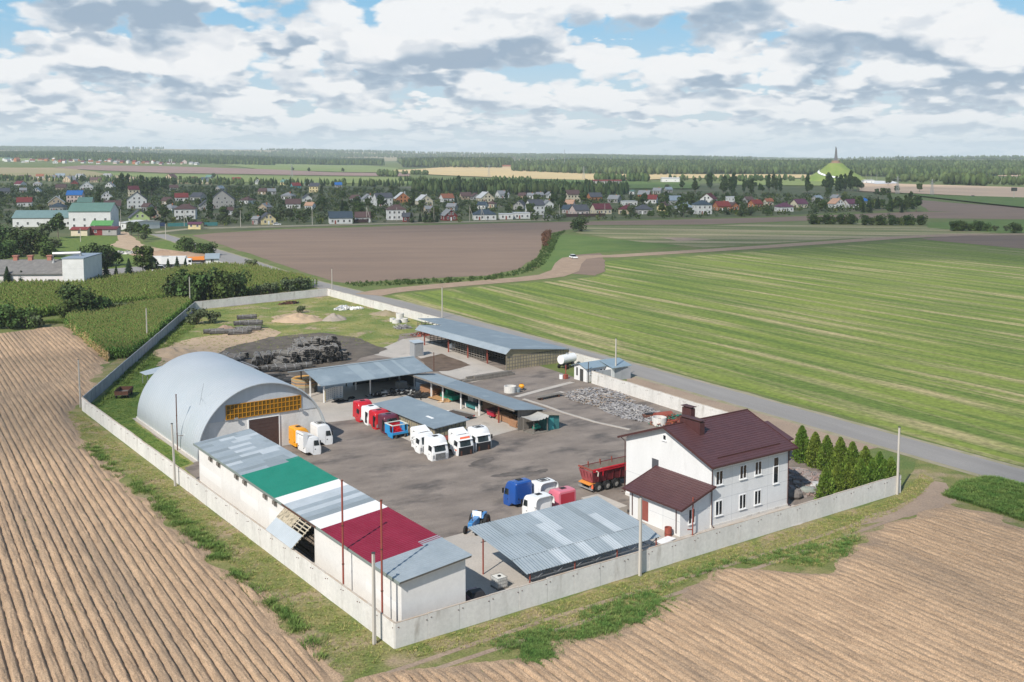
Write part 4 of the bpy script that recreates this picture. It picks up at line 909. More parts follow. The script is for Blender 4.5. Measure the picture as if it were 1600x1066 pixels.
def teal_shed():
    t = thing('teal_shed', 'small teal tool shed with a sagging sheet lean-to at the end of the long canopy', 'shed', W(0, 0), ANG)
    b = MB(); b.prism([(49.5, 0), (51.7, 0), (51.7, 1.95), (49.5, 2.35)], 'y', 45.6, 47.4); b.build('wall', TEAL, t)
    b = MB(); b.box(49.9, 50.7, 45.55, 45.6, .1, 1.8); b.build('door', mat('teal_door', (.06, .30, .30), rough=.7), t)
    b = MB(); b.slab((49.3, 45.3, 2.42), (52.0, 45.3, 1.98), (52.0, 47.8, 1.98), (49.3, 47.8, 2.42), .05); b.build('roof', mat('mossy_sheet', (.27, .22, .16), (.36, .30, .24), 2.0, .35, .65, .9), t)
    b = MB()
    for k in range(6):
        a, c = k / 6, (k + 1) / 6; zz = lambda s: 2.42 - .42 * s - .28 * math.sin(math.pi * s) * .7 + .1 * s
        b.slab((49.3 - 2.9 * c, 44.4 + .5 * a, zz(c)), (49.3 - 2.9 * a, 44.8 + .0 * a, zz(a)), (49.3 - 2.9 * a, 47.5, zz(a) + .02), (49.3 - 2.9 * c, 47.5, zz(c) + .02), .03)
    b.build('lean_to_sheet', mat('grey_sheet', (.42, .41, .38), (.34, .33, .30), 1.5, .35, .7, .85), t)
    for x, y in ((47.3, 45.7), (46.6, 47.2), (49.3, 45.2)): b = MB(); b.box(x - .06, x + .06, y - .06, y + .06, 0, 2.0); b.build('post', TIMBERG, t)
    b = MB(); b.box(46.6, 49.4, 45.1, 47.6, 0, .1); b.build('floor', TIMBERG, t)
    t2 = thing('air_compressor', 'green air compressor under the lean-to of the teal shed', 'compressor', W(48.3, 46.4, .1), ANG)
    b = MB(); b.tube([(-.55, 0, .42), (-.45, 0, .42), (.45, 0, .42), (.55, 0, .42)], .27, 12); b.build('tank', mat('green_enamel', (.0, .22, .15), rough=.4), t2)
    b = MB(); b.box(-.3, .2, -.15, .15, .68, 1.0); b.build('motor', mat('green_enamel', (.0, .22, .15)), t2)
    for x in (-.3, .3): b = MB(); b.tube([(x, -.3, .14), (x, .3, .14)], .14, 10); b.build('wheel', RUBBER, t2)
teal_shed()
t = thing('grey_cabinet', 'upright grey metal cabinet with pale top beside the gable canopy', 'cabinet', at(651, 556), ANG)
b = MB(); b.box(-1.0, 1.0, -.9, .9, 0, 2.7); bo = b.build('body', mat('cabinet_grey', (.33, .34, .35), (.27, .28, .29), 1.5, .35, .7, .6, stretch=(3, 3, .2)), t); b = MB(); b.slab((-1.15, -1.05, 2.72), (1.15, -1.05, 2.72), (1.15, 1.05, 2.95), (-1.15, 1.05, 2.95), .06); b.build('roof', ZINC2, t)
b = MB(); b.box(-.7, .7, -.93, -.9, .1, 2.4); b.build('door', STEELL, bo)
# ------------------------------------------------------------------ truck cabs standing on the ground
CAB_W = 2.42
def cab_profile(kind):
    low = [(-1.05, .50), (-.45, .50), (-.28, .36), (-.02, .10), (.18, .03), (1.12, .0)]
    front = [(1.20, .25), (1.22, .95), (1.13, 1.22), (.93, 2.02)]
    top = {'high': [(.90, 2.16), (.80, 2.42), (.55, 2.72), (.20, 2.86), (-.35, 2.88), (-.95, 2.84), (-1.06, 2.72)],
           'mid': [(.90, 2.14), (.78, 2.30), (.48, 2.46), (.1, 2.52), (-.5, 2.52), (-.95, 2.50), (-1.06, 2.40)],
           'fin': [(.90, 2.14), (.78, 2.30), (.48, 2.46), (.1, 2.52), (-.5, 2.52), (-.95, 2.50), (-1.06, 2.40)]}[kind]
    return low + front + top
def make_cab(label, corner, face, pm, kind='high', front=True, glass=True, collar=False, hatch='dark', fin=False, door_open=False, visor=False, sticker=None, roofpaint=None, decal=False):
    """corner = the foot nearest the camera (least u, least v); face = heading of the windscreen: '-v', '+v', '+u'"""
    u, v = corner; w, l = CAB_W, 2.28
    rot = {'-v': math.pi, '+v': 0.0, '+u': -math.pi / 2}[face]
    cu, cv = (u + w / 2, v + l / 2) if face in ('-v', '+v') else (u + l / 2, v + w / 2)
    t = thing('truck_cab', label, 'truck cab', W(cu, cv), ANG + rot + R(random.uniform(-1.5, 1.5)), 'truck cabs standing in the yard')
    prof = cab_profile(kind); hw = w / 2; cy, cz = .05, 1.35
    secs = []
    for x, k in ((-hw, 1), (-hw + .05, .45), (-hw + .14, 0), (hw - .14, 0), (hw - .05, .45), (hw, 1)):
        s = []
        for y, z in prof:
            inz = .13 * max(0, min(1, (z - 1.6) / .9)) + .03; iny = .05
            s.append((x * (1 - .055 * max(0, (z - 1.3) / 1.4)), y - k * iny * (1 if y > 0 else -1), z - k * inz * (1 if z > 1.3 else -.3)))
        secs.append(s)
    n = len(prof); vs = [p for s in secs for p in s]; fs = []
    for i in range(5):
        for j in range(n): a, b = i * n + j, i * n + (j + 1) % n; fs.append((a, b, b + n, a + n))
    fs += [tuple(range(n))[::-1], tuple(range(5 * n, 6 * n))]
    b = MB(); b.add(vs, fs); body = b.build('body', pm, t)
    me = body.data; me.polygons.foreach_set('use_smooth', [True] * len(me.polygons)); me.set_sharp_from_angle(angle=R(38))
    hx = lambda z: hw * (1 - .055 * max(0, (z - 1.3) / 1.4))
    # windscreen lies on the raked front face
    g = MB(); wz0, wz1 = 1.14, 2.06; y0, y1 = 1.16, .93; e = .016
    if glass:
        pts = []
        for k in range(7):
            s = -1 + 2 * k / 6; bow = -.06 * s ** 4
            pts.append(((hw - .12) * s, y0 + e + bow, wz0)); pts.append(((hw - .20) * s, y1 + e + bow, wz1))
        g.add(pts, [(2 * k + 2, 2 * k, 2 * k + 1, 2 * k + 3) for k in range(6)]); g.build('windscreen', CABGLASS, t)
    else:
        g.box(-hw + .14, hw - .14, .95, 1.165, 1.16, 1.95); g.build('windscreen_opening', BLACK, t)
    for s in (-1, 1):
        q = MB(); x0, x1 = s * (hx(1.35) + .012), s * (hx(1.95) + .006)
        if door_open:
            q.add([(s * (hw + .012), .22, .30), (s * (hw + .012), .86, .30), (x1, .76, 1.92), (x1, .22, 1.92)], [(0, 1, 2, 3) if s > 0 else (3, 2, 1, 0)]); q.build('door_opening', BLACK, t)
        else:
            q.add([(x0, .20, 1.28), (x0, .95, 1.22), (x1, .80, 1.92), (x1, .20, 1.95)], [(0, 1, 2, 3) if s > 0 else (3, 2, 1, 0)]); so = q.build('side_window', CABGLASS, t)
            q = MB(); q.box(s * hw - .012 if s > 0 else -hw - .012, s * hw + .012 if s > 0 else -hw + .012, .30, .42, .72, .84); q.build('door_handle', BLACK, t)
            d = MB()
            for yy in (.10, 1.02): d.box(min(s * hw, s * (hw + .006)), max(s * hw, s * (hw + .006)), yy, yy + .018, .35, 1.9)
            d.build('door_seam', mat('seam', (.25, .25, .25)), t)
    if front:
        gq = MB(); gq.box(-.72, .72, 1.20, 1.235, .18, .93); go = gq.build('grille', BLACK, t); gs = MB()
        for z in (.24, .39, .54, .69, .84): gs.box(-.70, .70, 1.23, 1.26, z, z + .07)
        gs.build('grille_slat', STEELL, go)
        for s in (-1, 1):
            h = MB(); h.box(s * .98 - .16, s * .98 + .16, 1.14, 1.215, .32, .78); h.build('headlight', mat('lamp_lens', (.35, .36, .37), rough=.1, spec=.7), t)
    else:
        gq = MB(); gq.box(-hw + .12, hw - .12, .72, 1.245, .02, 1.08); gq.build('engine_opening', BLACK, t)
        for s in (-1, 1):
            h = MB(); h.box(s * .72 - .09, s * .72 + .09, 1.0, 1.30, .0, .62); h.build('mounting_leg', RUSTD, t)
    zt = {'high': 2.88, 'mid': 2.52, 'fin': 2.52}[kind]
    h = MB(); h.box(-.34, .34, -.45, .12, zt - .03, zt + .035); ho = h.build('roof_hatch', BLACK if hatch == 'dark' else STEELD, t)
    if hatch == 'rack':
        h = MB()
        for a in (-.62, .58): h.box(a, a + .05, -.7, .3, zt + .02, zt + .06)
        for a in (-.7, .25): h.box(-.62, .62, a, a + .05, zt + .02, zt + .06)
        h.build('roof_rail', BLACK, t)
    if visor:
        h = MB(); h.prism([(.86, 2.06), (1.14, 1.94), (1.16, 1.98), (.88, 2.16)], 'x', -hw + .14, hw - .14); h.build('sun_visor', pm, t)
    if sticker:
        h = MB(); h.add([(-.75, .965, 2.10), (.75, .965, 2.10), (.75, .86, 2.36), (-.75, .86, 2.36)], [(1, 0, 3, 2)]); h.build('name_strip', sticker, t)
        for s in (-1, 1): h = MB(); h.box(min(s * hw, s * (hw + .014)), max(s * hw, s * (hw + .014)), .48, .85, .62, .80); h.build('door_sticker', sticker, t)
    if decal:
        h = MB(); rr = random.Random(4)
        for k in range(16):
            y, z = rr.uniform(-.95, -.3), rr.uniform(.8, 2.1); h.box(hw * .985 - .02, hw + .008, y, y + rr.uniform(.03, .12), z, z + rr.uniform(.04, .16))
            h.box(-hw - .008, -hw * .985 + .02, y, y + .1, z, z + .1)
        h.build('branch_decal', BLACK, t)['kind'] = 'stuff'
    for s in (-1, 1):
        h = MB(); h.box(s * (hw + .16) - .1, s * (hw + .16) + .1, .98, 1.06, 1.35, 1.9); h.box(min(s * hw * .97, s * (hw + .1)), max(s * hw * .97, s * (hw + .1)), 1.0, 1.03, 1.85, 1.89); h.build('mirror', BLACK, t)
    # rear wall
    h = MB(); h.box(-hw + .28, hw - .28, -1.075, -1.03, .72, 2.2 if kind != 'high' else 2.35); ro = h.build('rear_panel', pm if not roofpaint else roofpaint, t)
    h = MB()
    for x in (-.8, .78): h.box(x, x + .1, -1.12, -1.07, .98, 1.12)
    h.build('rear_bracket', BLACK, ro)
    if collar:
        h = MB(); N = 14
        for k in range(N):
            a, c = math.pi * k / N, math.pi * (k + 1) / N
            f = lambda q, r: (-(hw + .03 + r) * math.copysign(abs(math.cos(q)) ** .45, math.cos(q)), 1.62 + (zt - 1.56 + r) * abs(math.sin(q)) ** .5)
            p0, p1, q0, q1 = f(a, 0), f(c, 0), f(a, -.05), f(c, -.05)
            h.hexa([(p0[0], -.85, p0[1] - .03), (p1[0], -.85, p1[1] - .03), (p1[0], -1.42, p1[1]), (p0[0], -1.42, p0[1]), (q0[0], -.85, q0[1] + .0), (q1[0], -.85, q1[1] + .0), (q1[0], -1.42, q1[1]), (q0[0], -1.42, q0[1])])
        h.build('rear_fairing', pm, t)
    if fin:
        h = MB(); z0 = zt - .06
        h.hexa([(-hw + .12, -1.25, z0 + .30), (hw - .12, -1.25, z0 + .30), (hw - .22, .25, z0 + .04), (-hw + .22, .25, z0 + .04),
                (-hw + .12, -1.22, z0 + .62), (hw - .12, -1.22, z0 + .62), (hw - .22, .32, z0 + .09), (-hw + .22, .32, z0 + .09)]); h.build('roof_spoiler', pm, t, bevel=.06)
        for s in (-1, 1):
            h = MB(); x = s * (hw - .06); h.hexa([(x - .03, -1.28, 1.3), (x + .03, -1.28, 1.3), (x + .03, -.95, 1.3), (x - .03, -.95, 1.3), (x - .03, -1.28, z0 + .5), (x + .03, -1.28, z0 + .5), (x + .03, -.6, z0 + .2), (x - .03, -.6, z0 + .2)]); h.build('side_fairing', pm, t)
    return t
ORST = mat('orange_sticker', (.80, .16, .07), rough=.5)
make_cab('bright red tall-roofed truck cab at the far end of the row', UV(561.6, 660.6), '-v', PR, 'high')
make_cab('white truck cab without doors in the row between two red cabs', UV(575, 665.5), '-v', PW, 'mid', True, True, door_open=True)
make_cab('red truck cab with its door missing behind the maroon cab', UV(587.2, 672.2), '-v', PR, 'mid', True, True, door_open=True)
make_cab('dark maroon truck cab without doors next to the open blue cab', UV(601.8, 678.9), '-v', PMA, 'mid', True, True, door_open=True)
make_cab('white truck cab with black branch pattern on its side near the slatted store', UV(655.5, 709.4), '-v', PW, 'fin', True, True, fin=True, hatch='rack', decal=True)
make_cab('white tall-roofed truck cab with complete grille standing foremost in the yard', UV(675.6, 721.6), '-v', PW, 'high', True, True, visor=True)
make_cab('white truck cab with an orange strip above the windscreen and no grille', UV(715.6, 713.3), '-v', PW, 'fin', False, True, fin=True, hatch='rack', visor=True, sticker=ORST)
make_cab('white truck cab without front panel at the right end of the row', UV(743.8, 705.8), '-v', PW, 'high', False, True, hatch='rack', visor=True)
make_cab('orange truck cab beside the hangar gate', UV(461.3, 704.6), '+u', POR, 'high', True, True)
make_cab('white truck cab with roof spoiler in front of the orange cab', UV(476, 714.3), '+u', PW, 'fin', True, True, fin=True, hatch='dark')
make_cab('white truck cab with smooth roof nearest the right side of the hangar', UV(495.5, 698.3), '+u', PW, 'high', True, True, hatch='rack')
make_cab('dark blue truck cab seen from behind', UV(805.2, 796.1), '+v', PBL, 'high')
make_cab('white truck cab with rear fairing behind the faded pink cab', (29.6, 20.6), '+v', PW, 'mid', True, True, collar=True, hatch='rack')
make_cab('white truck cab with rear fairing between the blue cab and the zinc shelter', (26.2, 16.9), '+v', PW, 'mid', True, True, collar=True)
make_cab('faded pink truck cab with crimson rear wall', (29.6, 17.0), '+v', PPK, 'mid', True, True, roofpaint=PR2)
# the open blue cab shell
def open_cab():
    u, v = UV(613.4, 686.2); t = thing('truck_cab', 'open blue truck cab shell without roof, red inside', 'truck cab', W(u + 1.2, v + 1.1), ANG + math.pi, 'truck cabs standing in the yard')
    for s in (-1, 1):
        b = MB(); b.prism([(-1.05, .45), (-.4, .45), (-.1, .1), (1.1, .05), (1.1, .75), (.3, .8), (.25, 1.75), (-1.05, 1.78)], 'x', s * 1.18 - .05, s * 1.18 + .05); b.build('side_panel', PLB, t)
        b = MB(); b.box(s * 1.14 - .05, s * 1.14 + .05, 1.0, 1.1, .7, 1.75); b.build('pillar', PLB, t)
        b = MB(); b.box(s * .7 - .09, s * .7 + .09, 1.0, 1.35, 0, .55); b.build('mounting_leg', STEELD, t)
    b = MB(); b.box(-1.13, 1.13, -1.05, -.97, .5, 1.72); b.build('rear_wall', PR, t)
    b = MB(); b.box(-1.13, 1.13, -.97, 1.0, .5, .6); b.build('floor', PR2, t)
    b = MB(); b.box(-1.2, 1.2, 1.0, 1.22, .52, .82); b.build('front_beam', PLB, t)
    b = MB(); b.box(-1.13, 1.13, .85, 1.0, .1, .5); b.build('engine_opening', BLACK, t)
    b = MB()
    for s in (-1, 1): b.box(s * 1.16 - .09, s * 1.16 + .09, -1.1, 1.12, 1.76, 1.85)
    b.box(-1.07, 1.07, -1.1, -.92, 1.76, 1.85); b.box(-1.07, 1.07, .95, 1.12, 1.76, 1.85); b.build('roof_rim', mat('cream_rim', (.62, .66, .60), rough=.6), t)
    b = MB(); b.box(-.75, -.2, -.4, .15, .6, 1.0); b.box(-.75, -.2, -.55, -.4, 1.0, 1.6); b.build('seat', PR, t)
open_cab()

def wheel(t, x, y, r=.52, w=.3, z=None, rim=None, axis='x'):
    z = r if z is None else z
    b = MB(); pr = [(r * .55, -w / 2), (r * .95, -w / 2), (r, -w / 2 + .05), (r, w / 2 - .05), (r * .95, w / 2), (r * .55, w / 2)]
    N = 20; vs = []; fs = []
    for k in range(N):
        a = 2 * math.pi * k / N
        for rr, ww in pr: vs.append((ww, rr * math.cos(a), rr * math.sin(a)) if axis == 'x' else (rr * math.cos(a), ww, rr * math.sin(a)))
    m = len(pr)
    for k in range(N):
        for j in range(m - 1): a, c = k * m + j, ((k + 1) % N) * m + j; fs.append((a, a + 1, c + 1, c) if axis == 'x' else (c, c + 1, a + 1, a))
    b.add(vs, fs); wo = b.build('wheel', RUBBER, t, loc=(x, y, z), smooth=True)
    b = MB(); q = w * .38
    b.tube([(-q, 0, 0), (q, 0, 0)] if axis == 'x' else [(0, -q, 0), (0, q, 0)], r * .56, 16); b.tube([(-w * .5, 0, 0), (w * .5, 0, 0)] if axis == 'x' else [(0, -w * .5, 0), (0, w * .5, 0)], r * .22, 10)
    b.build('rim', rim or STEELL, wo)
    return wo
# ------------------------------------------------------------------ red tipper trailer
def tipper():
    u, v = UV(927.2, 771.8); t = thing('tipper_trailer', 'dark red tipper trailer with open empty body parked behind the white house', 'trailer', W(u - .1, v + .1), ANG)
    L, w = 8.6, 2.55; m = mat('tipper_red', (.125, .018, .024), (.17, .032, .036), .8, .35, .7, .6, fine=.15, fscale=3.0); rm = mat('tailgate_red', (.30, .065, .075), (.36, .11, .11), 1.5, .4, .7, .7)
    b = MB(); z0, z1 = 1.15, 2.65
    for y, s in ((.06, 1), (w - .06, -1)):
        b.hexa([(.35, y + s * .22, z0), (L, y + s * .22, z0), (L, y + s * .30, z0), (.35, y + s * .30, z0), (.1, y - s * .02, z1), (L, y - s * .02, z1), (L, y + s * .06, z1), (.1, y + s * .06, z1)] if s > 0 else
               [(.35, y - .30, z0), (L, y - .30, z0), (L, y - .22, z0), (.35, y - .22, z0), (.1, y - .06, z1), (L, y - .06, z1), (L, y + .02, z1), (.1, y + .02, z1)])
    b.box(.35, L, .3, w - .3, z0 - .08, z0); b.box(L - .1, L, .3, w - .3, z0, z1)
    b.build('body', m, t)
    b = MB(); b.box(.4, L - .12, .32, w - .32, z0 + .01, z0 + .04)
    for y, s in ((.15, 1), (w - .15, -1)): b.hexa([(.45, y + s * .20 - .01, z0 + .04), (L - .12, y + s * .20 - .01, z0 + .04), (L - .12, y + s * .20 + .01, z0 + .04), (.45, y + s * .20 + .01, z0 + .04), (.2, y - .01, z1 - .06), (L - .12, y - .01, z1 - .06), (L - .12, y + .01, z1 - .06), (.2, y + .01, z1 - .06)])
    b.build('worn_liner', mat('worn_liner', (.27, .235, .20), (.20, .165, .13), 1.5, .35, .7, .8), t)
    b = MB(); b.hexa([(.30, .32, z0 + .02), (.36, .32, z0 + .02), (.36, w - .32, z0 + .02), (.30, w - .32, z0 + .02), (.0, .06, 2.45), (.08, .06, 2.45), (.08, w - .06, 2.45), (.0, w - .06, 2.45)]); tg = b.build('tailgate', rm, t)
    b = MB()
    for yy in (.35, 1.0, 1.55, 2.1): b.hexa([(.235, yy, z0 + .25), (.30, yy, z0 + .25), (.30, yy + .07, z0 + .25), (.235, yy + .07, z0 + .25), (-.03, yy, 2.3), (.03, yy, 2.3), (.03, yy + .07, 2.3), (-.03, yy + .07, 2.3)])
    b.build('tailgate_rib', m, tg)
    b = MB(); b.box(-.05, .12, -.02, w + .02, 2.6, 2.78); b.build('rear_beam', RUST, t)
    b = MB(); b.box(.1, .85, .3, w - .3, .98, 1.07); b.hexa([(-.25, .2, .92), (.3, .2, 1.0), (.3, w - .3, 1.0), (-.25, w - .3, .92), (-.25, .2, .96), (.3, .2, 1.06), (.3, w - .3, 1.06), (-.25, w - .3, .96)]); b.build('spill_plate', mat('orange_plate', (.62, .25, .05), rough=.6), t)
    b = MB(); b.box(.15, L - 2.2, -.09, .02, 2.42, 2.72); b.tube([(.1, -.02, 2.7), (L, -.02, 2.72)], .12, 8)
    for x in (1.5, 5): b.box(x, x + .1, -.11, -.02, 1.9, 2.6)
    b.build('rolled_tarpaulin', mat('red_tarpaulin', (.48, .015, .03), (.40, .012, .02), 2.0, .3, .7, .5), t)
    b = MB(); b.tube([(.5, -.1, 2.6), (.8, -.14, 2.4), (.72, -.14, 1.95)], .08, 6); b.tube([(.4, -.05, 2.7), (1.4, .05, 2.76)], .07, 6); b.build('tied_cloth', mat('pale_cloth', (.5, .44, .38)), t)
    b = MB()
    for x in np.arange(1.0, L, 1.1): b.hexa([(x, .17, z0), (x + .09, .17, z0), (x + .09, .24, z0), (x, .24, z0), (x, -.02, 2.5), (x + .09, -.02, 2.5), (x + .09, .06, 2.5), (x, .06, 2.5)])
    b.build('side_rib', m, t)
    for x in (1.3, 3.1, 4.9): b = MB(); b.box(x, x + .12, w - .2, w - .08, 2.2, 3.0); b.build('stake', RUST, t)
    b = MB(); b.box(.4, L, .75, .95, .62, 1.05); b.box(.4, L, w - .95, w - .75, .62, 1.05); b.box(.4, .6, .95, w - .95, .62, .9); b.build('chassis', STEELD, t)
    b = MB(); b.box(.0, .12, .02, w - .02, .32, .46); b.box(.05, .5, .4, .55, .4, .9); b.box(.05, .5, w - .55, w - .4, .4, .9); b.build('underrun_bar', STEELL, t)
    b = MB(); b.box(.12, .2, .04, .34, .5, .95); b.build('tail_lamp', ORST, t)
    for x in (1.05, 2.38, 3.71):
        for y in (.18, w - .18): wheel(t, x, y, .53, .36, axis='y', rim=mat('dusty_rim', (.30, .29, .27), rough=.7))
        b = MB()
        for k in range(8):
            a, c = math.pi * (k + .6) / 9, math.pi * (k + 1.6) / 9; b.slab((x + .6 * math.cos(a), -.02, .53 + .62 * math.sin(a)), (x + .6 * math.cos(c), -.02, .53 + .62 * math.sin(c)), (x + .6 * math.cos(c), .42, .53 + .62 * math.sin(c)), (x + .6 * math.cos(a), .42, .53 + .62 * math.sin(a)), .03)
        b.build('mudguard', BLACK, t)
tipper()
# ------------------------------------------------------------------ blue tractor half under the shelter
def tractor():
    u, v = UV(737, 838); t = thing('blue_tractor', 'old blue tractor without cab standing under the edge of the corrugated shelter', 'tractor', W(u - .1, v + .2), ANG + R(35))
    b = MB(); b.hexa([(0, .25, .75), (0, -.25, .75), (2.0, -.32, .75), (2.0, .32, .75), (.05, .25, 1.3), (.05, -.25, 1.3), (2.0, -.32, 1.45), (2.0, .32, 1.45)]); b.build('bonnet', paint('tractor_blue', (.04, .20, .46)), t, bevel=.05)
    b = MB(); b.box(2.0, 3.2, -.55, .55, .6, .95); b.build('transmission', STEELD, t)
    for s in (-1, 1):
        b = MB(); b.hexa([(2.0, s * .5 - .18, 1.2), (2.0, s * .5 + .18, 1.2), (3.3, s * .5 + .18, 1.2), (3.3, s * .5 - .18, 1.2), (2.2, s * .5 - .18, 1.62), (2.2, s * .5 + .18, 1.62), (3.2, s * .5 + .18, 1.62), (3.2, s * .5 - .18, 1.62)]); b.build('mudguard', paint('tractor_blue', (.04, .20, .46)), t, bevel=.05)
        wheel(t, .35, s * .62, .42, .22, axis='y', rim=RUSTD); wheel(t, 2.75, s * .78, .72, .36, axis='y', rim=RUSTD)
    b = MB(); b.box(1.95, 2.05, -.5, .5, 1.3, 1.95); b.build('dashboard_frame', PVC, t); b = MB(); b.box(2.5, 2.95, -.3, .3, .95, 1.15); b.box(2.9, 3.0, -.3, .3, 1.15, 1.7); b.build('seat', BLACK, t)
    b = MB(); b.tube([(.7, 0, 1.35), (.7, 0, 2.0)], .04, 8); b.build('exhaust', RUSTD, t)
tractor()
# ------------------------------------------------------------------ smaller things about the yard
def flatbed():
    t = thing('car_trailer', 'low flatbed car trailer with grey side rails in front of the long canopy', 'trailer', at(717, 652.5), ANG + R(102))
    b = MB(); b.box(-2.3, 2.3, -1.0, 1.0, .5, .58); b.build('bed', mat('bed_boards', (.085, .07, .06)), t)
    for s in (-1, 1): b = MB(); b.box(-2.3, 2.3, s * 1.02 - .05, s * 1.02 + .05, .46, .72); b.build('side_rail', STEELL, t); wheel(t, -.3, s * 1.15, .3, .18, axis='y'); wheel(t, .5, s * 1.15, .3, .18, axis='y')
    b = MB(); b.tube([(2.3, .8, .45), (3.6, 0, .45), (2.3, -.8, .45)], .05, 6); b.build('drawbar', STEELL, t)
    for s in (-.85, .85): b = MB(); b.box(-2.36, -2.3, s - .14, s + .14, .42, .56); b.build('tail_lamp', PR, t)
flatbed()
def cistern():
    t = thing('white_tank', 'white cylindrical tank on a dark frame at the end of the slatted shed', 'tank', at(886, 575), ANG + R(10))
    b = MB(); L = 1.75; b.tube([(-L, 0, 1.75), (-L + .12, 0, 1.75), (L - .12, 0, 1.75), (L, 0, 1.75)], .82, 20); b.build('vessel', PW, t, smooth=False)
    b = MB(); b.tube([(0, 0, 2.55), (0, 0, 2.75)], .25, 12); b.build('manhole', STEELL, t)
    for x in (-1.1, 1.0): b = MB(); b.box(x - .1, x + .1, -.8, .8, .55, 1.1); b.build('saddle', STEELD, t)
    b = MB(); b.box(-1.8, 1.8, -.75, -.6, .45, .6); b.box(-1.8, 1.8, .6, .75, .45, .6); b.build('frame', STEELD, t)
    for x in (-1.2, 1.2):
        for y in (-.9, .9): wheel(t, x, y, .38, .2, axis='y', rim=RUSTD)
cistern()
t = thing('fuel_pump', 'rusty upright pump with white drum beside the white tank', 'pump', at(884, 592), ANG)
b = MB(); b.tube([(0, 0, 0), (0, 0, 2.4)], .08, 8); b.build('pipe', RUST, t); b = MB(); b.box(-.35, .35, -.3, .3, 0, .8); b.build('base', RUST, t, bevel=.05)
t = thing('white_drum', 'small white drum on the ground left of the rusty pump', 'drum', at(877, 592), ANG); b = MB(); b.tube([(0, 0, 0), (0, 0, .75)], .35, 12); b.build('barrel', PVC, t); b = MB(); b.tube([(0, 0, .75), (0, 0, .8)], .3, 12); b.build('lid', STEELL, t)
def ring(label, p, r, h, m=CONC):
    t = thing('concrete_ring', label, 'concrete ring', p); b = MB(); b.lathe([(r, 0), (r, h), (r - .12, h), (r - .12, .02)], 20); b.build('ring', m, t); b = MB(); b.lathe([(0, .25), (r - .12, .25)], 20); b.build('bottom', G_EARTH, t); return t
ring('pale concrete well ring behind the long canopy roof', at(797, 613), 1.0, 1.05); ring('pale concrete well ring near the house roof ridge beside rusty scrap', at(1030, 664), 1.05, 1.15)
for p, l in (((613, 503), 'concrete ring lowest in the group at the edge of the waste grass'), ((619, 505), 'concrete ring in the middle of the group at the edge of the waste grass'), ((631, 503.5), 'concrete ring on the right of the group at the edge of the waste grass'), ((625, 498.5), 'concrete ring standing highest behind the others at the edge of the waste grass')): ring(l, at(*p), .95 if p[0] != 613 else .6, .9 if p[0] != 625 else 1.4)['group'] = 'concrete rings'
t = thing('water_butt', 'small blue-grey tub beside the well ring behind the long canopy', 'tub', at(810, 613)); b = MB(); b.lathe([(.3, 0), (.42, .7), (.36, .7), (.28, .05), (0, .05)], 14); b.build('tub_wall', FELT, t); b = MB(); b.lathe([(.43, .66), (.43, .72), (.36, .72)], 14); b.build('rim', STEELL, t)
t = thing('orange_mixer', 'small orange cement mixer drum beside the well ring', 'mixer', at(815, 610)); b = MB(); b.lathe([(0, .35), (.35, .4), (.5, .75), (.3, 1.05)], 14); b.build('drum', POR, t); b = MB(); b.box(-.5, .5, -.06, .06, .3, .4); b.box(-.5, -.4, -.3, .3, 0, .35); b.box(.4, .5, -.3, .3, 0, .35); b.build('stand', STEELD, t)
t = thing('white_bulk_bag', 'white bulk bag at the front of the slatted shed', 'bag', at(708, 545), ANG)
b = MB(); b.lathe([(.0, 0), (.75, .0), (.85, .45), (.8, .9), (.62, 1.05), (0, 1.0)], 12); b.build('sack', PVC, t, smooth=True); b = MB(); b.tube([(-.5, 0, .95), (-.3, 0, 1.35), (.3, 0, 1.35), (.5, 0, .95)], .03, 5); b.build('strap', PVC, t)
def ibc():
    t = thing('liquid_tote', 'white plastic tote in a wire cage by the front wall beside the garage', 'tote', at(780, 918, 0.0), ANG)
    b = MB(); b.box(-.5, .5, -.55, .55, .16, 1.05); b.build('plastic_tank', mat('translucent_white', (.66, .66, .63), rough=.5), t, bevel=.05)
    b = MB()
    for z in (.2, .5, .8, 1.08): b.box(-.54, .54, -.59, -.57, z, z + .03); b.box(-.54, .54, .57, .59, z, z + .03); b.box(-.56, -.54, -.59, .59, z, z + .03); b.box(.54, .56, -.59, .59, z, z + .03)
    for k in np.linspace(-.5, .5, 6): b.box(k - .012, k + .012, -.60, -.58, .1, 1.1); b.box(-.57, -.55, k - .012, k + .012, .1, 1.1)
    b.build('wire_cage', STEELL, t); b = MB(); b.box(-.55, .55, -.6, .6, 0, .14); b.build('pallet', TIMBERG, t); b = MB(); b.tube([(0, 0, 1.05), (0, 0, 1.12)], .16, 10); b.build('lid', BLACK, t)
ibc()
t = thing('wrecked_car_body', 'dark maroon car shell half hidden behind the end wall of the garage', 'car shell', W(9.9, 3.6), ANG + R(80))
b = MB(); b.hexa([(-1.5, -.8, .25), (1.5, -.8, .25), (1.5, .8, .25), (-1.5, .8, .25), (-1.4, -.75, .8), (1.45, -.75, .75), (1.45, .75, .75), (-1.4, .75, .8)]); b.build('body', PMA, t, bevel=.08)
b = MB(); b.hexa([(-1.0, -.7, .8), (.5, -.7, .8), (.5, .7, .8), (-1.0, .7, .8), (-.7, -.55, 1.2), (.1, -.55, 1.2), (.1, .55, 1.2), (-.7, .55, 1.2)]); b.build('cabin', BLACK, t)
for x in (-.9, .95):
    for y in (-.75, .75): wheel(t, x, y, .28, .18, axis='y')
t = thing('rusty_barrel', 'rusty open barrel on the ground by the corner of the porch', 'barrel', at(1044, 838), ANG); b = MB(); b.lathe([(.0, .02), (.38, 0), (.38, .95), (.34, .95), (.33, .1)], 14); b.build('drum', RUST, t); b = MB(); b.lathe([(.40, .3), (.40, .36)], 14); b.build('hoop', RUSTD, t)
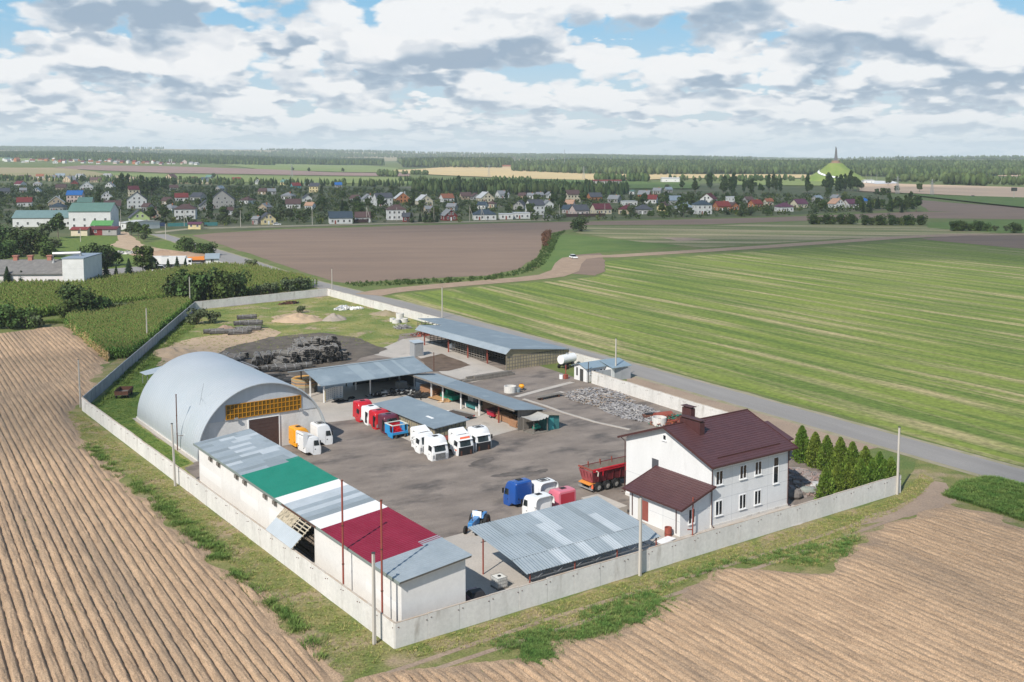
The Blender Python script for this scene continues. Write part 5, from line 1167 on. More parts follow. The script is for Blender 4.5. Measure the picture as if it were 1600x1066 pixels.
t = thing('white_board', 'white board lying flat by the wall beside the rusty barrel', 'board', at(1040, 846), ANG + .2); b = MB(); b.box(-1.1, 1.1, -.5, .5, .1, .16); b.build('sheet', PVC, t); b = MB(); b.box(-1, 1, -.4, -.3, 0, .1); b.build('batten', TIMBERG, t)
def rusty_trailer():
    t = thing('rusty_farm_trailer', 'rusty open farm trailer on the grass between the grey wall and the hangar', 'trailer', at(194, 620), ANG + R(62))
    b = MB()
    b.box(-1.9, 1.9, -1.05, -1.0, .7, 1.35); b.box(-1.9, 1.9, 1.0, 1.05, .7, 1.35); b.box(-1.9, -1.85, -1.0, 1.0, .7, 1.3); b.build('side_board', RUSTD, t)
    b = MB(); b.box(-1.9, 1.9, -1.0, 1.0, .66, .70); b.build('bed', TIMBERG, t); b = MB(); b.box(1.85, 1.9, -1.0, 1.0, .7, 1.3); b.build('tailboard', RUSTD, t)
    b = MB(); b.box(-1.7, 1.7, -.5, -.4, .5, .66); b.box(-1.7, 1.7, .4, .5, .5, .66); b.build('chassis', STEELD, t)
    for x in (-1.2, 1.2):
        for y in (-.9, .9): wheel(t, x, y, .36, .2, axis='y', rim=RUSTD)
rusty_trailer()
def octagon():
    t = thing('octagonal_pallet_stack', 'octagonal wooden crate with orange top beside the gable canopy', 'crate', at(476, 612), ANG)
    oct_ = lambda r: [(r * math.cos(math.pi / 4 * k + .39), r * math.sin(math.pi / 4 * k + .39)) for k in range(8)]
    for k, (z0, z1, m) in enumerate(((0, 1.0, TIMBERG), (1.02, 1.35, SLATW), (1.37, 1.55, TIMBER), (1.57, 1.8, TIMBERG), (1.82, 2.0, TIMBER), (2.02, 2.3, SLATW))):
        b = MB(); b.prism(oct_(2.1 + .04 * (k % 2)), 'z', z0, z1); b.build('board_course', m, t)
    b = MB(); b.prism(oct_(2.0), 'z', 2.3, 2.36); b.build('lid', mat('orange_board', (.62, .33, .07), (.5, .24, .05), 1.2, .3, .7, .6), t)
octagon()
def banner():
    t = thing('sponsor_board', 'white folding backdrop board with rows of small dark marks under the gable canopy', 'board', at(523, 624), ANG + R(-4))
    P = [(-1.9, -.75), (.3, .35), (1.5, .2)]
    for (xa, ya), (xb, yb) in zip(P, P[1:]):
        b = MB(); b.hexa([(xa, ya, .05), (xb, yb, .05), (xb, yb + .06, .05), (xa, ya + .06, .05), (xa, ya, 1.95), (xb, yb, 1.95), (xb, yb + .06, 1.95), (xa, ya + .06, 1.95)]); po = b.build('board_leaf', PVC, t)
        L = math.hypot(xb - xa, yb - ya); d = Vector((xb - xa, yb - ya, 0)) / L; nrm = Vector((d.y, -d.x, 0)); q = MB(); n = int(L / .42)
        for i in range(n):
            for j in range(6):
                o = Vector((xa, ya, .25 + j * .3)) + d * (.12 + i * L / n) + nrm * .006; e = d * .2
                q.quad(o, o + e, o + e + Vector((0, 0, .11)), o + Vector((0, 0, .06)))
        q.build('printed_mark', mat('mark_ink', (.10, .13, .22), rough=.7), po)['kind'] = 'stuff'
    b = MB(); b.box(-2.0, -1.9, -.8, -.72, 0, 1.9); b.build('yellow_edge', mat('yellow_edge', (.7, .5, .02)), t)
banner()
SCRAPM = [STEELD, RUSTD, BLACK, STEELL, RUST]
def scrap(name, label, cat, p, n, sx, sy, h, mats, lmin=.3, lmax=1.6, rot=0, thick=(.03, .14), seed=0, group=None, flat=.35):
    """a heap of odd bits in one mesh: bits one could not count"""
    rr = random.Random(seed); b = MB(); q = MB()
    for k in range(n):
        a = rr.uniform(0, 2 * math.pi); r = math.sqrt(rr.random()); x, y = r * sx * math.cos(a), r * sy * math.sin(a)
        top = h * max(0, 1 - r ** 1.6) * rr.uniform(.55, 1.0); L = rr.uniform(lmin, lmax); w, t_ = rr.uniform(*thick), rr.uniform(*thick) * .6
        M = Matrix.Translation((x, y, top + t_)) @ Matrix.Rotation(rr.uniform(0, 6.28), 4, 'Z') @ Matrix.Rotation(rr.uniform(-flat, flat), 4, 'Y') @ Matrix.Rotation(rr.uniform(-.4, .4), 4, 'X')
        b.box(-L / 2, L / 2, -w, w, -t_, t_, rr.choice(mats), M)
    N = 24; vs = []; fs = []
    for i in range(7):
        r = i / 6
        for k in range(N): vs.append((r * sx * math.cos(6.2832 * k / N), r * sy * math.sin(6.2832 * k / N), h * max(0, 1 - r ** 1.6) * .75 - (.05 if i == 6 else 0)))
    for i in range(6):
        for k in range(N): fs.append((i * N + k, (i + 1) * N + k, (i + 1) * N + (k + 1) % N, i * N + (k + 1) % N))
    b.add(vs, fs, mats[0])
    o = b.build(name, None, None, loc=p, rotz=ANG + rot); return tag(o, label, cat, group)
GW = [mat('grey_wood', (.33, .32, .325), (.22, .215, .22), 2.0, .35, .7, .9, fine=.2), mat('pale_wood', (.46, .44, .42), (.36, .34, .32), 2.0), mat('dark_wood', (.16, .15, .15)), mat('brown_wood', (.28, .22, .17))]
scrap('scrap_heap', 'long heap of grey weathered wood offcuts by the road-side wall', 'heap', W(68.2, 56.5), 2600, 4.2, 6.0, 1.5, [GW[0], GW[0], GW[1], GW[2], GW[3]], .4, 1.7, thick=(.03, .1), seed=1)
scrap('scrap_heap', 'lower grey tail of broken boards nearer the rusty scrap', 'heap', W(66.4, 46.2), 1600, 3.2, 6.4, 1.1, [GW[0], GW[0], GW[1], GW[2]], .4, 1.8, thick=(.03, .1), seed=2)
scrap('rusty_scrap', 'tangled rusty metal scrap beside the well ring behind the house roof', 'scrap', at(1048, 660), 170, 3.4, 1.6, 1.1, [RUST, RUSTD, RUST, mat('rust_orange', (.36, .13, .05)), GREENR], .6, 2.4, thick=(.03, .1), seed=3)
t = thing('rusty_tank', 'rusty cylindrical tank shell lying by the wall near the house ridge', 'tank', at(1036, 656), ANG - .2); b = MB(); b.tube([(-1.4, 0, .6), (1.4, 0, .6)], .6, 14); b.build('shell', RUST, t); b = MB(); b.tube([(1.4, 0, .6), (1.55, 0, .6)], .4, 14); b.build('end_cap', RUSTD, t)
t = thing('rusty_trough', 'dark rusty trough at the foot of the grey heap', 'trough', at(1016, 655), ANG - .4); b = MB(); b.tube([(-1.2, 0, .4), (1.2, 0, .4)], .42, 12); b.build('shell', RUSTD, t); b = MB(); b.box(-.8, .8, -.3, .3, .75, .9); b.build('slot', BLACK, t)
scrap('engine_parts', 'row of chrome and black engine parts on the concrete left of the slatted store', 'scrap', at(617, 617), 150, 4.4, 1.0, .9, [BLACK, STEELD, STEELD, STEELL, BLACK], .3, 1.1, thick=(.08, .25), seed=4, rot=R(-14))
scrap('chassis_scrap', 'black bent chassis frames lying between the store and the timber stack', 'scrap', at(660, 620), 60, 3.0, 1.3, .5, [BLACK, STEELD], 1.2, 3.0, thick=(.05, .1), seed=5, rot=R(-20))
scrap('black_scrap', 'small black scrap lying in front of the backdrop board', 'scrap', at(531, 628), 30, 1.2, .5, .25, [BLACK], .4, 1.2, seed=6)
scrap('black_scrap', 'single black lump on the concrete right of the backdrop board', 'scrap', at(550, 623), 14, .5, .35, .3, [BLACK], .3, .7, seed=7)
scrap('wood_scraps', 'small heap of pale wood offcuts by a post of the long canopy', 'heap', at(700, 627), 70, 1.5, .8, .4, [TIMBER, mat('light_timber', (.55, .40, .26)), TIMBERG], .3, 1.2, seed=8)
scrap('rusty_scrap', 'pile of rusty frames at the left end of the slatted shed', 'scrap', at(660, 524), 90, 2.6, 1.5, 1.1, [RUST, RUSTD, STEELL], .6, 2.2, thick=(.03, .08), seed=9)
scrap('old_iron', 'dark old iron lying in the grass near the far wall', 'scrap', at(452, 475), 60, 3.0, 1.0, .8, [RUSTD, RUSTD, BLACK], .5, 2.0, seed=10)
scrap('grey_brushwood', 'heap of grey brushwood beside the concrete rings', 'heap', at(630, 513), 160, 2.0, 1.4, .9, [GW[0], GW[2], GW[1]], .8, 2.4, thick=(.02, .05), seed=11)
scrap('stone_rubble', 'stack of grey rubble and slabs on the grass near the road wall', 'rubble', at(536, 484), 60, 2.2, 1.3, 1.0, [CONC, mat('bluish_stone', (.35, .37, .40)), PVC], .4, 1.1, thick=(.12, .35), seed=12)
scrap('white_rubble', 'low white rubble heap right of the grey slabs', 'rubble', at(556, 483.5), 50, 1.9, .9, .5, [PVC, CONC], .3, .9, thick=(.1, .3), seed=13)
scrap('slate_pile', 'broad pile of flat reddish stone slabs beside the house', 'stone pile', W(58.6, 9.4), 1500, 4.6, 3.9, 1.5, [mat('reddish_slate', (.33, .235, .205), (.24, .175, .155), 2.0), mat('grey_slate', (.21, .18, .165)), mat('pale_slate', (.30, .255, .23))], .4, 1.1, thick=(.12, .4), seed=14, flat=.15)
for k, (px_, py_, l) in enumerate(((1253, 768, 'large pale boulder in the stone group beside the house'), (1242, 779, 'dark layered boulder nearest the house wall'), (1262, 772, 'flat greenish boulder between the two bigger stones'), (1274, 768, 'white-grey stone block by the first conifer'))):
    b = MB(); rr = random.Random(k); N = 10; vs = []; fs = []
    for i in range(6):
        ph = math.pi * i / 5
        for j in range(N): r = (.9 + .25 * rr.random()) * (1 if k != 2 else 1.1); vs.append((r * math.sin(ph) * math.cos(6.283 * j / N) * .95, r * math.sin(ph) * math.sin(6.283 * j / N) * .75, .55 + .62 * r * math.cos(ph) * (.5 if k == 2 else 1)))
    for i in range(5):
        for j in range(N): fs.append((i * N + j, (i + 1) * N + j, (i + 1) * N + (j + 1) % N, i * N + (j + 1) % N))
    b.add(vs, fs); tag(b.build('boulder', mat('boulder_%s' % ['pale', 'dark', 'green', 'white'][k], [(.38, .31, .25), (.2, .18, .165), (.28, .30, .27), (.46, .46, .45)][k], [(.3, .25, .2), (.14, .125, .115), (.22, .24, .21), (.38, .38, .38)][k], 2.0, .35, .7, .9, bump=.05), None, loc=at(px_, py_)), l, 'boulder')
def heap(name, label, cat, p, sx, sy, h, m, seed=0, rot=0):
    rr = random.Random(seed); N, K = 40, 14; vs = []; fs = []
    for i in range(K + 1):
        r = i / K
        for k in range(N):
            a = 6.28318 * k / N; q = 1 + .22 * mnoise.noise(Vector((math.cos(a) * 1.5, math.sin(a) * 1.5, seed))); x, y = r * sx * q * math.cos(a), r * sy * q * math.sin(a)
            z = h * (1 - r) ** .85 * (1 + .5 * mnoise.noise(Vector((x * .8, y * .8, seed + 5)))) + .12 * mnoise.noise(Vector((x * 2, y * 2, seed))) * (1 - r) - .06 * (r > .97)
            vs.append((x, y, z))
    for i in range(K):
        for k in range(N): fs.append((i * N + k, (i + 1) * N + k, (i + 1) * N + (k + 1) % N, i * N + (k + 1) % N))
    b = MB(); b.add(vs, fs); return tag(b.build(name, m, None, True, p, ANG + rot), label, cat)
heap('sand_heap', 'broad pale sand heap on the far grass', 'heap', at(467, 501), 6.2, 4.0, 1.7, G_SAND, 1, R(-30)); heap('sand_heap', 'smaller grey-brown sand heap right of the broad one', 'heap', at(523, 500), 3.2, 2.4, 1.6, mat('grey_sand', (.36, .30, .25), (.29, .25, .21), .8, .3, .7, .95, world=True, fine=.2), 2)
heap('earth_heap', 'reddish earth heap beside the bound sticks at the far left', 'heap', at(352, 516), 3.0, 2.2, 1.2, mat('reddish_earth', (.35, .24, .18), (.28, .19, .14), .8, .3, .7, .95, world=True, fine=.2), 3); heap('earth_heap', 'sandy spoil ridge along the grey wall behind the hangar', 'heap', at(272, 552), 4.0, 7.0, 1.0, G_SAND, 4, R(0))
heap('earth_heap', 'brown earth bank on the far side of the grass near the concrete rings', 'heap', at(605, 492), 5.5, 2.6, 1.1, mat('brown_bank', (.22, .19, .10), (.30, .24, .17), .5, .35, .65, .95, world=True, fine=.3), 5, R(-60))
t = thing('squared_log_pile', 'pile of grey squared logs on the gravel between the canopy and the slatted shed', 'log pile', at(764, 592), ANG + R(2))
for k, (y, z, L, o) in enumerate(((0, .2, 11.0, 0), (.45, .2, 10.4, .3), (.9, .2, 11.2, -.2), (.2, .6, 8.0, 1.0), (.68, .6, 9.0, .2))): b = MB(); b.box(-L / 2 + o, L / 2 + o, y - .21, y + .21, z - .2, z + .19); b.build('log', TIMBERG, t)
t = thing('timber_skid', 'short grey plank skid on the gravel in front of the grey heap', 'skid', at(858, 622), ANG + R(4)); b = MB(); b.box(-2.6, 2.6, -.5, .5, .4, .5); b.build('deck', TIMBERG, t)
for x in (-2, 1.6): b = MB(); b.box(x, x + .25, -.5, .5, 0, .4); b.build('bearer', RUSTD, t)
def plank_stack(label, u, v, L, w, h, m, rot=0):
    t = thing('plank_stack', label, 'plank stack', W(u, v), ANG + rot); z = .12; k = 0
    while z < h:
        x = -w / 2
        while x < w / 2 - .05:
            ww = random.uniform(.14, .24); e = random.uniform(-.25, .25); b = MB(); b.box(x, x + ww - .012, -L / 2 + e, L / 2 + e, z, z + .09); b.build('plank', m, t); x += ww
        b = MB(); b.box(-w / 2, w / 2, -.3, -.25, z + .092, z + .118); b.build('spacer', TIMBERG, t); z += .13
    for y in (-L / 3, L / 3): b = MB(); b.box(-w / 2, w / 2, y, y + .12, 0, .12); b.build('bearer', TIMBERG, t)
ORW = mat('orange_timber', (.42, .23, .13), (.33, .18, .10), 2.0, .3, .7, .85, stretch=(1, .2, 1)); 
plank_stack('stack of orange-brown planks at the far end of the long canopy', 47.8, 74.6, 4.2, 1.5, 1.3, ORW); plank_stack('stack of reddish planks beside the rusty post of the long canopy', 47.9, 53.2, 3.4, 1.3, 1.1, ORW); plank_stack('untidy stack of offcuts at the boarded end of the long canopy', 47.5, 50.0, 1.9, 1.6, 1.0, ORW); plank_stack('dark stack of brown planks deep under the long canopy', 49.2, 57.5, 6.0, 1.4, 1.5, mat('brown_planks', (.23, .15, .10), (.17, .11, .07), 2.0))
t = thing('plywood_sheet', 'orange plywood sheet leaning on the floor between two white posts', 'board', W(46.9, 70.6), ANG + R(8)); b = MB(); b.box(-.9, .9, -1.7, 1.7, .25, .30); b.build('sheet', TIMBER, t); b = MB(); b.box(-.8, .8, -1.2, -1.1, 0, .25); b.box(-.8, .8, 1.1, 1.2, 0, .25); b.build('bearer', TIMBERG, t)
t = thing('green_machine', 'green woodworking machine under the long canopy', 'machine', W(48.4, 69.6), ANG); b = MB(); b.box(-.8, .8, -1.8, 1.8, .3, .95); b.build('bed', mat('green_enamel', (.0, .22, .15)), t, bevel=.05); b = MB(); b.box(-.7, .7, -.3, .3, .95, 1.7); b.build('head', mat('green_enamel', (.0, .22, .15)), t, bevel=.05)
for y in (-1.5, 1.4): b = MB(); b.box(-.7, .7, y, y + .15, 0, .3); b.build('foot', STEELD, t)
t = thing('teal_workbench', 'teal and white workbench behind the middle post of the long canopy', 'workbench', W(47.9, 62.2), ANG); b = MB(); b.box(-.5, .5, -1.7, 1.7, .85, .95); b.build('worktop', TEAL, t)
for y in (-1.6, 1.35): b = MB(); b.box(-.45, .45, y, y + .25, 0, .85); b.build('side_leg', PVC, t)
b = MB(); b.box(-.45, -.4, -1.3, 1.3, .3, .85); b.build('front_panel', TEAL, t)
t = thing('red_machine', 'dark red machine with sheet cover under the long canopy', 'machine', W(47.6, 56.2), ANG); b = MB(); b.box(-.6, .6, -.9, .9, .35, 1.0); b.build('body', PR2, t, bevel=.06); b = MB(); b.slab((-.8, -1.1, 1.1), (.8, -1.1, 1.2), (.8, 1.1, 1.3), (-.8, 1.1, 1.15), .04); b.build('cover', PMA, t)
for x in (-.5, .5): wheel(t, x, 0, .25, .14)
t = thing('white_cabinet', 'white cabinet standing against the back of the long canopy', 'cabinet', W(49.8, 65.2), ANG); b = MB(); b.box(-.4, .4, -.7, .7, 0, 1.7); b.build('body', PVC, t); b = MB(); b.box(-.42, -.4, -.6, -.02, .1, 1.6); b.box(-.42, -.4, .02, .6, .1, 1.6); b.build('door', STEELL, t)
t = thing('wrapped_pallet', 'grey wrapped pallet load at the dark end of the gable canopy', 'pallet', W(45.8, 80.8), ANG); b = MB(); b.box(-.8, .8, -.7, .7, .14, 1.3); b.build('load', STEELL, t, bevel=.15); b = MB(); b.box(-.85, .85, -.75, .75, 0, .13); b.build('pallet', TIMBERG, t)
t = thing('green_container', 'low olive green trailer box with rusty rim behind the white cabs', 'trailer box', W(32.6, 45.4), ANG); b = MB(); b.box(-.9, .9, -.6, .9, .3, 1.6); b.build('body', mat('olive', (.13, .15, .055), (.10, .115, .045), 1.5, .35, .7, .8), t); b = MB(); b.box(-.98, .98, -.68, .98, 1.6, 1.7); b.build('rim', RUST, t)
for x in (-.6, .6): wheel(t, x, -.3, .3, .16)
# ------------------------------------------------------------------ bundles of dark sticks
def bundle_proto():
    t = thing('stick_bundle', 'dark grey bundle of long sticks piled behind the hangar', 'bundle', (0, 0, 0), 0, 'bundles of sticks piled behind the hangar')
    vs = []; fs = []; rr = random.Random(3); b = MB(); Lh = 2.0
    MSTK = mat('grey_sticks', (.24, .225, .21), (.095, .088, .082), 5.0, .35, .65, .95, stretch=(.15, 2, 2), island=.35); MEND = mat('dark_ends', (.028, .026, .026), (.07, .065, .06), 9.0, .4, .65, .95)
    b.tube([(-Lh + .1, 0, .55), (Lh - .1, 0, .55)], .44, 10)
    for k in range(46):
        a = rr.uniform(0, 6.283); r = .50 * rr.uniform(.78, 1.02); a2 = a + rr.uniform(-.25, .25); e0, e1 = rr.uniform(-.25, .2), rr.uniform(-.2, .25)
        b.tube([(-Lh + e0, r * math.cos(a), .55 + r * math.sin(a)), (Lh + e1, r * math.cos(a2), .55 + r * math.sin(a2))], rr.uniform(.03, .06), 4)
    b.build('stick', MSTK, t)['kind'] = 'stuff'
    for s in (-1, 1):
        q = MB()
        for k in range(34):
            a = rr.uniform(0, 6.283); r = .5 * math.sqrt(rr.random()); e = rr.uniform(0, .25)
            q.tube([(s * (Lh - .2), r * math.cos(a), .55 + r * math.sin(a)), (s * (Lh + e), r * math.cos(a) * 1.08, .55 + r * math.sin(a) * 1.08)], .06, 4)
        q.build('cut_end', MEND, t)['kind'] = 'stuff'
    for x in (-.9, .9):
        q = MB(); q.tube([(x - .05, 0, .55), (x + .05, 0, .55)], .575, 14); q.build('binding_strap', mat('strap', (.26, .26, .26), rough=.6), t)
    return t
BP = bundle_proto(); first = [True]
def put_bundle(u, v, z, rot, tilt=0, sc=1.0, label=None, group=None):
    o = BP if first[0] else copy_tree(BP); first[0] = False
    p = W(u, v, z); o.location = p; o.rotation_euler = (0, tilt, ANG + rot); o.scale = (sc,) * 3
    if label: o['label'] = label; o['group'] = group
rr = random.Random(12)
def pile(cu, cv, nu, layers, rot, base, jit=.25):
    """bundles lying side by side along u with more on top"""
    for k in range(layers):
        for i in range(nu - k):
            put_bundle(cu + (i + .5 * k) * 1.12 + rr.uniform(-.12, .12), cv + rr.uniform(-jit, jit), base + k * .92, R(90) + rot + R(rr.uniform(-28, 28)), R(rr.uniform(-11, 11)), rr.uniform(.92, 1.12))
pile(36.6, 109.8, 12, 3, R(0), 0); pile(40.5, 114.0, 10, 4, R(5), 0); pile(33.8, 115.0, 6, 2, R(-10), 0); pile(43.5, 118.6, 8, 3, R(12), 0); pile(30.6, 121.5, 3, 1, R(20), 0)
for u, v, r in ((35.5, 106.9, 5), (39.2, 106.2, -4), (36.6, 105.4, 3), (34.0, 107.8, 8), (31.0, 117.5, 30)): put_bundle(u, v, 0, R(r), 0, 1.0)
for k, (px_, py_, z, r) in enumerate(((366, 521, 0, 8), (378, 521, 0, 14), (372, 523, 0, 6), (383, 517, .0, 10), (393, 517, 0, 5), (390, 514, 1.0, 8), (381, 515, 1.0, 12), (386, 512, 1.9, 9), (395, 514.5, .9, 7), (334, 521, 0, 10), (344, 522, 0, 4))):
    u, v = UV(px_, py_); put_bundle(u, v, z, R(r - 22), 0, 1.0, 'grey bundle of sticks with pale straps in the small stack on the grass', 'strapped bundles on the grass')
t = thing('steel_section_pile', 'spread pile of dark steel sections left of the gable canopy', 'steel pile', W(30.2, 97.5), ANG)
rr = random.Random(8)
for k in range(46):
    b = MB(); L = rr.uniform(4, 6.5); b.box(-L / 2, L / 2, -.08, .08, 0, .16, None, Matrix.Translation((rr.uniform(-1.6, 1.6), rr.uniform(-6.5, 6.5), .02 + .19 * (k % 5))) @ Matrix.Rotation(R(rr.uniform(-9, 9)) + R(-16), 4, 'Z')); b.build('steel_section', STEELD if k % 3 else BLACK, t)
t = thing('steel_section_pile', 'neat stack of dark poles along the right side of the hangar roof', 'steel pile', W(31.2, 110.2), ANG + R(93))
for k in range(40):
    b = MB(); b.tube([(-3.5 + rr.uniform(-.1, .1), (k % 8) * .22, .12 + (k // 8) * .22), (3.5, (k % 8) * .22, .12 + (k // 8) * .22)], .1, 6); b.build('pole', STEELD if k % 3 else GW[0], t)
# ------------------------------------------------------------------ plants
LEAF = [mat('leaf_dark', (.028, .052, .018), (.062, .092, .028), .35, .35, .65, .9, island=.45, spec=.15), mat('leaf_mid', (.045, .078, .022), (.09, .125, .035), .35, .35, .65, .9, island=.45, spec=.15),
        mat('leaf_grey', (.062, .085, .042), (.10, .125, .06), .35, .35, .65, .9, island=.4, spec=.15), mat('leaf_light', (.085, .12, .03), (.14, .165, .045), .4, .35, .65, .9, island=.4, spec=.15),
        mat('needle_dark', (.014, .032, .016), (.03, .055, .024), .5, .35, .65, .9, island=.45, spec=.15), mat('thuja_green', (.075, .135, .02), (.15, .21, .035), 1.3, .38, .62, .9, island=.5, spec=.15)]
BARK = mat('bark', (.12, .095, .075), (.20, .165, .13), 3.0, .4, .65, .95)
def leaf_cloud(clumps, n, size, seed=0, up=.35):
    """many small leaf-cluster faces spread through clumps (centre, radii); returns arrays"""
    r = np.random.default_rng(seed); vol = np.array([c[1][0] * c[1][1] * c[1][2] for c in clumps]) ** .67; pick = r.choice(len(clumps), n, p=vol / vol.sum())
    C = np.array([c[0] for c in clumps])[pick]; Rd = np.array([c[1] for c in clumps])[pick]
    d = r.normal(0, 1, (n, 3)); d /= np.linalg.norm(d, axis=1)[:, None]; rad = r.uniform(.25, 1.05, n)[:, None] ** .45
    P = C + d * rad * Rd; nr = d + r.normal(0, .55, (n, 3)) + [0, 0, up]; nr /= np.linalg.norm(nr, axis=1)[:, None]
    t = np.cross(nr, r.normal(0, 1, (n, 3))); t /= np.linalg.norm(t, axis=1)[:, None] + 1e-9; b = np.cross(nr, t)
    s = size * r.uniform(.55, 1.3, n)[:, None]; k = r.uniform(.5, 1.0, n)[:, None]
    V = np.stack([P - t * s, P - b * s * k + nr * s * .18, P + t * s, P + b * s * k - nr * s * .1], 1).reshape(-1, 3)
    return V, np.arange(n * 4).reshape(n, 4)
def tree_proto(name, label, cat, h, crown_r, base, n, size, leaf, seed, kind='round', group=None):
    t = thing(name, label, cat, (0, 0, -500), 0, group); r = random.Random(seed)
    b = MB()
    if kind != 'bush':
        b.tube([(0, 0, -.2), (r.uniform(-.1, .1), r.uniform(-.1, .1), h * .4), (r.uniform(-.2, .2), r.uniform(-.2, .2), h * .85)], .035 * h * .55 + .05, 7, r2=.03)
        for k in range(6):
            a = k * 2.4 + r.random(); z = h * r.uniform(.25, .6); L = crown_r * r.uniform(.5, .9); b.tube([(0, 0, z), (L * .6 * math.cos(a), L * .6 * math.sin(a), z + L * .45), (L * math.cos(a), L * math.sin(a), z + L * .7)], .02 * h * .4 + .02, 5, r2=.02)
    else:
        for k in range(7):
            a = k * 2.4; L = crown_r * .7; b.tube([(0, 0, 0), (L * .5 * math.cos(a), L * .5 * math.sin(a), h * .4), (L * math.cos(a), L * math.sin(a), h * .75)], .05, 4, r2=.02)
    b.build('trunk', BARK, t)
    cl = []
    if kind in ('round', 'bush'):
        for k in range(15):
            a = r.uniform(0, 6.28); q = crown_r * math.sqrt(r.random()) * .72; zc = base + (h - base) * r.uniform(.22, .86); sh = 1 - .55 * abs((zc - base) / (h - base) - .45)
            rr_ = crown_r * r.uniform(.32, .52); cl.append(((q * sh * math.cos(a), q * sh * math.sin(a), zc), (rr_, rr_, rr_ * r.uniform(.65, .95))))
    elif kind == 'tall':
        for k in range(16):
            zc = base + (h - base) * (k + .5) / 16; rr_ = crown_r * (1.05 - .62 * abs((k + .5) / 16 - .4) * 1.3) * r.uniform(.6, .95); a = r.uniform(0, 6.28); q = crown_r * .35 * r.random(); cl.append(((q * math.cos(a), q * math.sin(a), zc), (rr_, rr_, (h - base) / 11)))
    if kind == 'spruce':
        Vs = []; rs = np.random.default_rng(seed); N = n
        f = rs.random(N) ** .75; z = base + (h - base) * f; lay = .5 + .5 * np.abs(np.sin(f * 26)); R_ = crown_r * (1 - f) * lay * rs.uniform(.45, 1.05, N) + .08; a = rs.uniform(0, 6.283, N)
        P = np.stack([R_ * np.cos(a), R_ * np.sin(a), z - .12 * R_], -1); o = np.stack([np.cos(a), np.sin(a), -.45 + 0 * a], -1); o += rs.normal(0, .25, o.shape); o /= np.linalg.norm(o, axis=1)[:, None]; tt = np.stack([-np.sin(a), np.cos(a), 0 * a], -1)
        s = (size * (.5 + .8 * (1 - f)) * rs.uniform(.6, 1.2, N))[:, None]; V = np.stack([P - o * s, P - tt * s * .55, P + o * s, P + tt * s * .55 - [0, 0, .05]], 1).reshape(-1, 3); Q = np.arange(N * 4).reshape(N, 4)
    elif kind == 'thuja':
        rs = np.random.default_rng(seed); N = n; f = rs.random(N) ** .8; z = base + (h - base) * f; R_ = crown_r * np.minimum(1.0, 1.3 * (1 - f) ** .66 + .03) * np.where(f < .08, .75 + 3 * f, 1.0); a = rs.uniform(0, 6.283, N)
        R_ *= (1 + .17 * np.sin(a * 5 + f * 17 + seed) + .13 * np.sin(a * 8 - f * 29 + 2 * seed) + .08 * np.sin(a * 13 + f * 51)) * rs.uniform(.66, 1.06, N)
        P = np.stack([R_ * np.cos(a), R_ * np.sin(a), z], -1); o = np.stack([.45 * np.cos(a), .45 * np.sin(a), 1 + 0 * a], -1) + rs.normal(0, .28, (N, 3)); o /= np.linalg.norm(o, axis=1)[:, None]; tt = np.cross(o, rs.normal(0, 1, (N, 3))); tt /= np.linalg.norm(tt, axis=1)[:, None]
        s = (size * rs.uniform(.6, 1.3, N))[:, None]; V = np.stack([P - o * s * .6, P - tt * s * .5, P + o * s * 1.1, P + tt * s * .5], 1).reshape(-1, 3); Q = np.arange(N * 4).reshape(N, 4)
    else: V, Q = leaf_cloud(cl, n, size, seed)
    np_mesh('crown', V, Q, leaf, t); return t
PROTO = {}
def proto(key, *a, **k): PROTO[key] = [tree_proto(*a, **k), True]
def plant(key, p, sc=1.0, rot=None, label=None, group=None, squash=1.0):
    o, fresh = PROTO[key]
    if fresh: PROTO[key][1] = False
    else: o = copy_tree(o)
    o.location = p; o.rotation_euler = (0, 0, random.uniform(0, 6.28) if rot is None else rot); o.scale = (sc * squash, sc * squash, sc)
    if label: o['label'] = label
    if group: o['group'] = group
    elif 'group' in o: del o['group']
    return o
proto('thuja_a', 'thuja_tree', 'x', 'conifer', 4.5, .97, .05, 4200, .17, LEAF[5], 1, 'thuja'); proto('thuja_b', 'thuja_tree', 'x', 'conifer', 4.5, 1.0, .05, 4200, .17, LEAF[5], 2, 'thuja')
for k, (x, y, s) in enumerate(((1252, 722, 1.05), (1273, 730, 1.0), (1291, 736, 1.0), (1312, 741, 1.03), (1331, 747, 1.0), (1351, 755, 1.0), (1373, 762, .96), (1391, 767, .9))):
    plant('thuja_' + 'ab'[k % 2], at(x, y), s * .97, None, 'green conical thuja in the back row beside the white house', 'thujas in the back row')
for k, (x, y, s) in enumerate(((1290, 789, 1.0), (1307, 785, 1.0), (1325, 780, .98), (1344, 775, 1.0), (1363, 770, .95), (1381, 766, .85))):
    plant('thuja_' + 'ba'[k % 2], at(x, y), s * .94, None, 'green conical thuja in the front row just behind the front wall', 'thujas in the front row')
proto('bush_a', 'bush', 'x', 'bush', 5.5, 4.2, .1, 1500, .34, LEAF[0], 11, 'bush'); proto('bush_b', 'bush', 'x', 'bush', 4.5, 3.4, .1, 1200, .32, LEAF[1], 12, 'bush'); proto('bush_c', 'bush', 'x', 'bush', 2.4, 1.8, .05, 500, .22, LEAF[2], 13, 'bush')
proto('tree_a', 'broadleaf_tree', 'x', 'tree', 10, 3.6, 2.0, 1100, .50, LEAF[0], 21); proto('tree_b', 'broadleaf_tree', 'x', 'tree', 9, 3.2, 1.6, 1000, .46, LEAF[1], 22); proto('tree_c', 'broadleaf_tree', 'x', 'tree', 7, 2.9, 1.0, 800, .42, LEAF[2], 23)
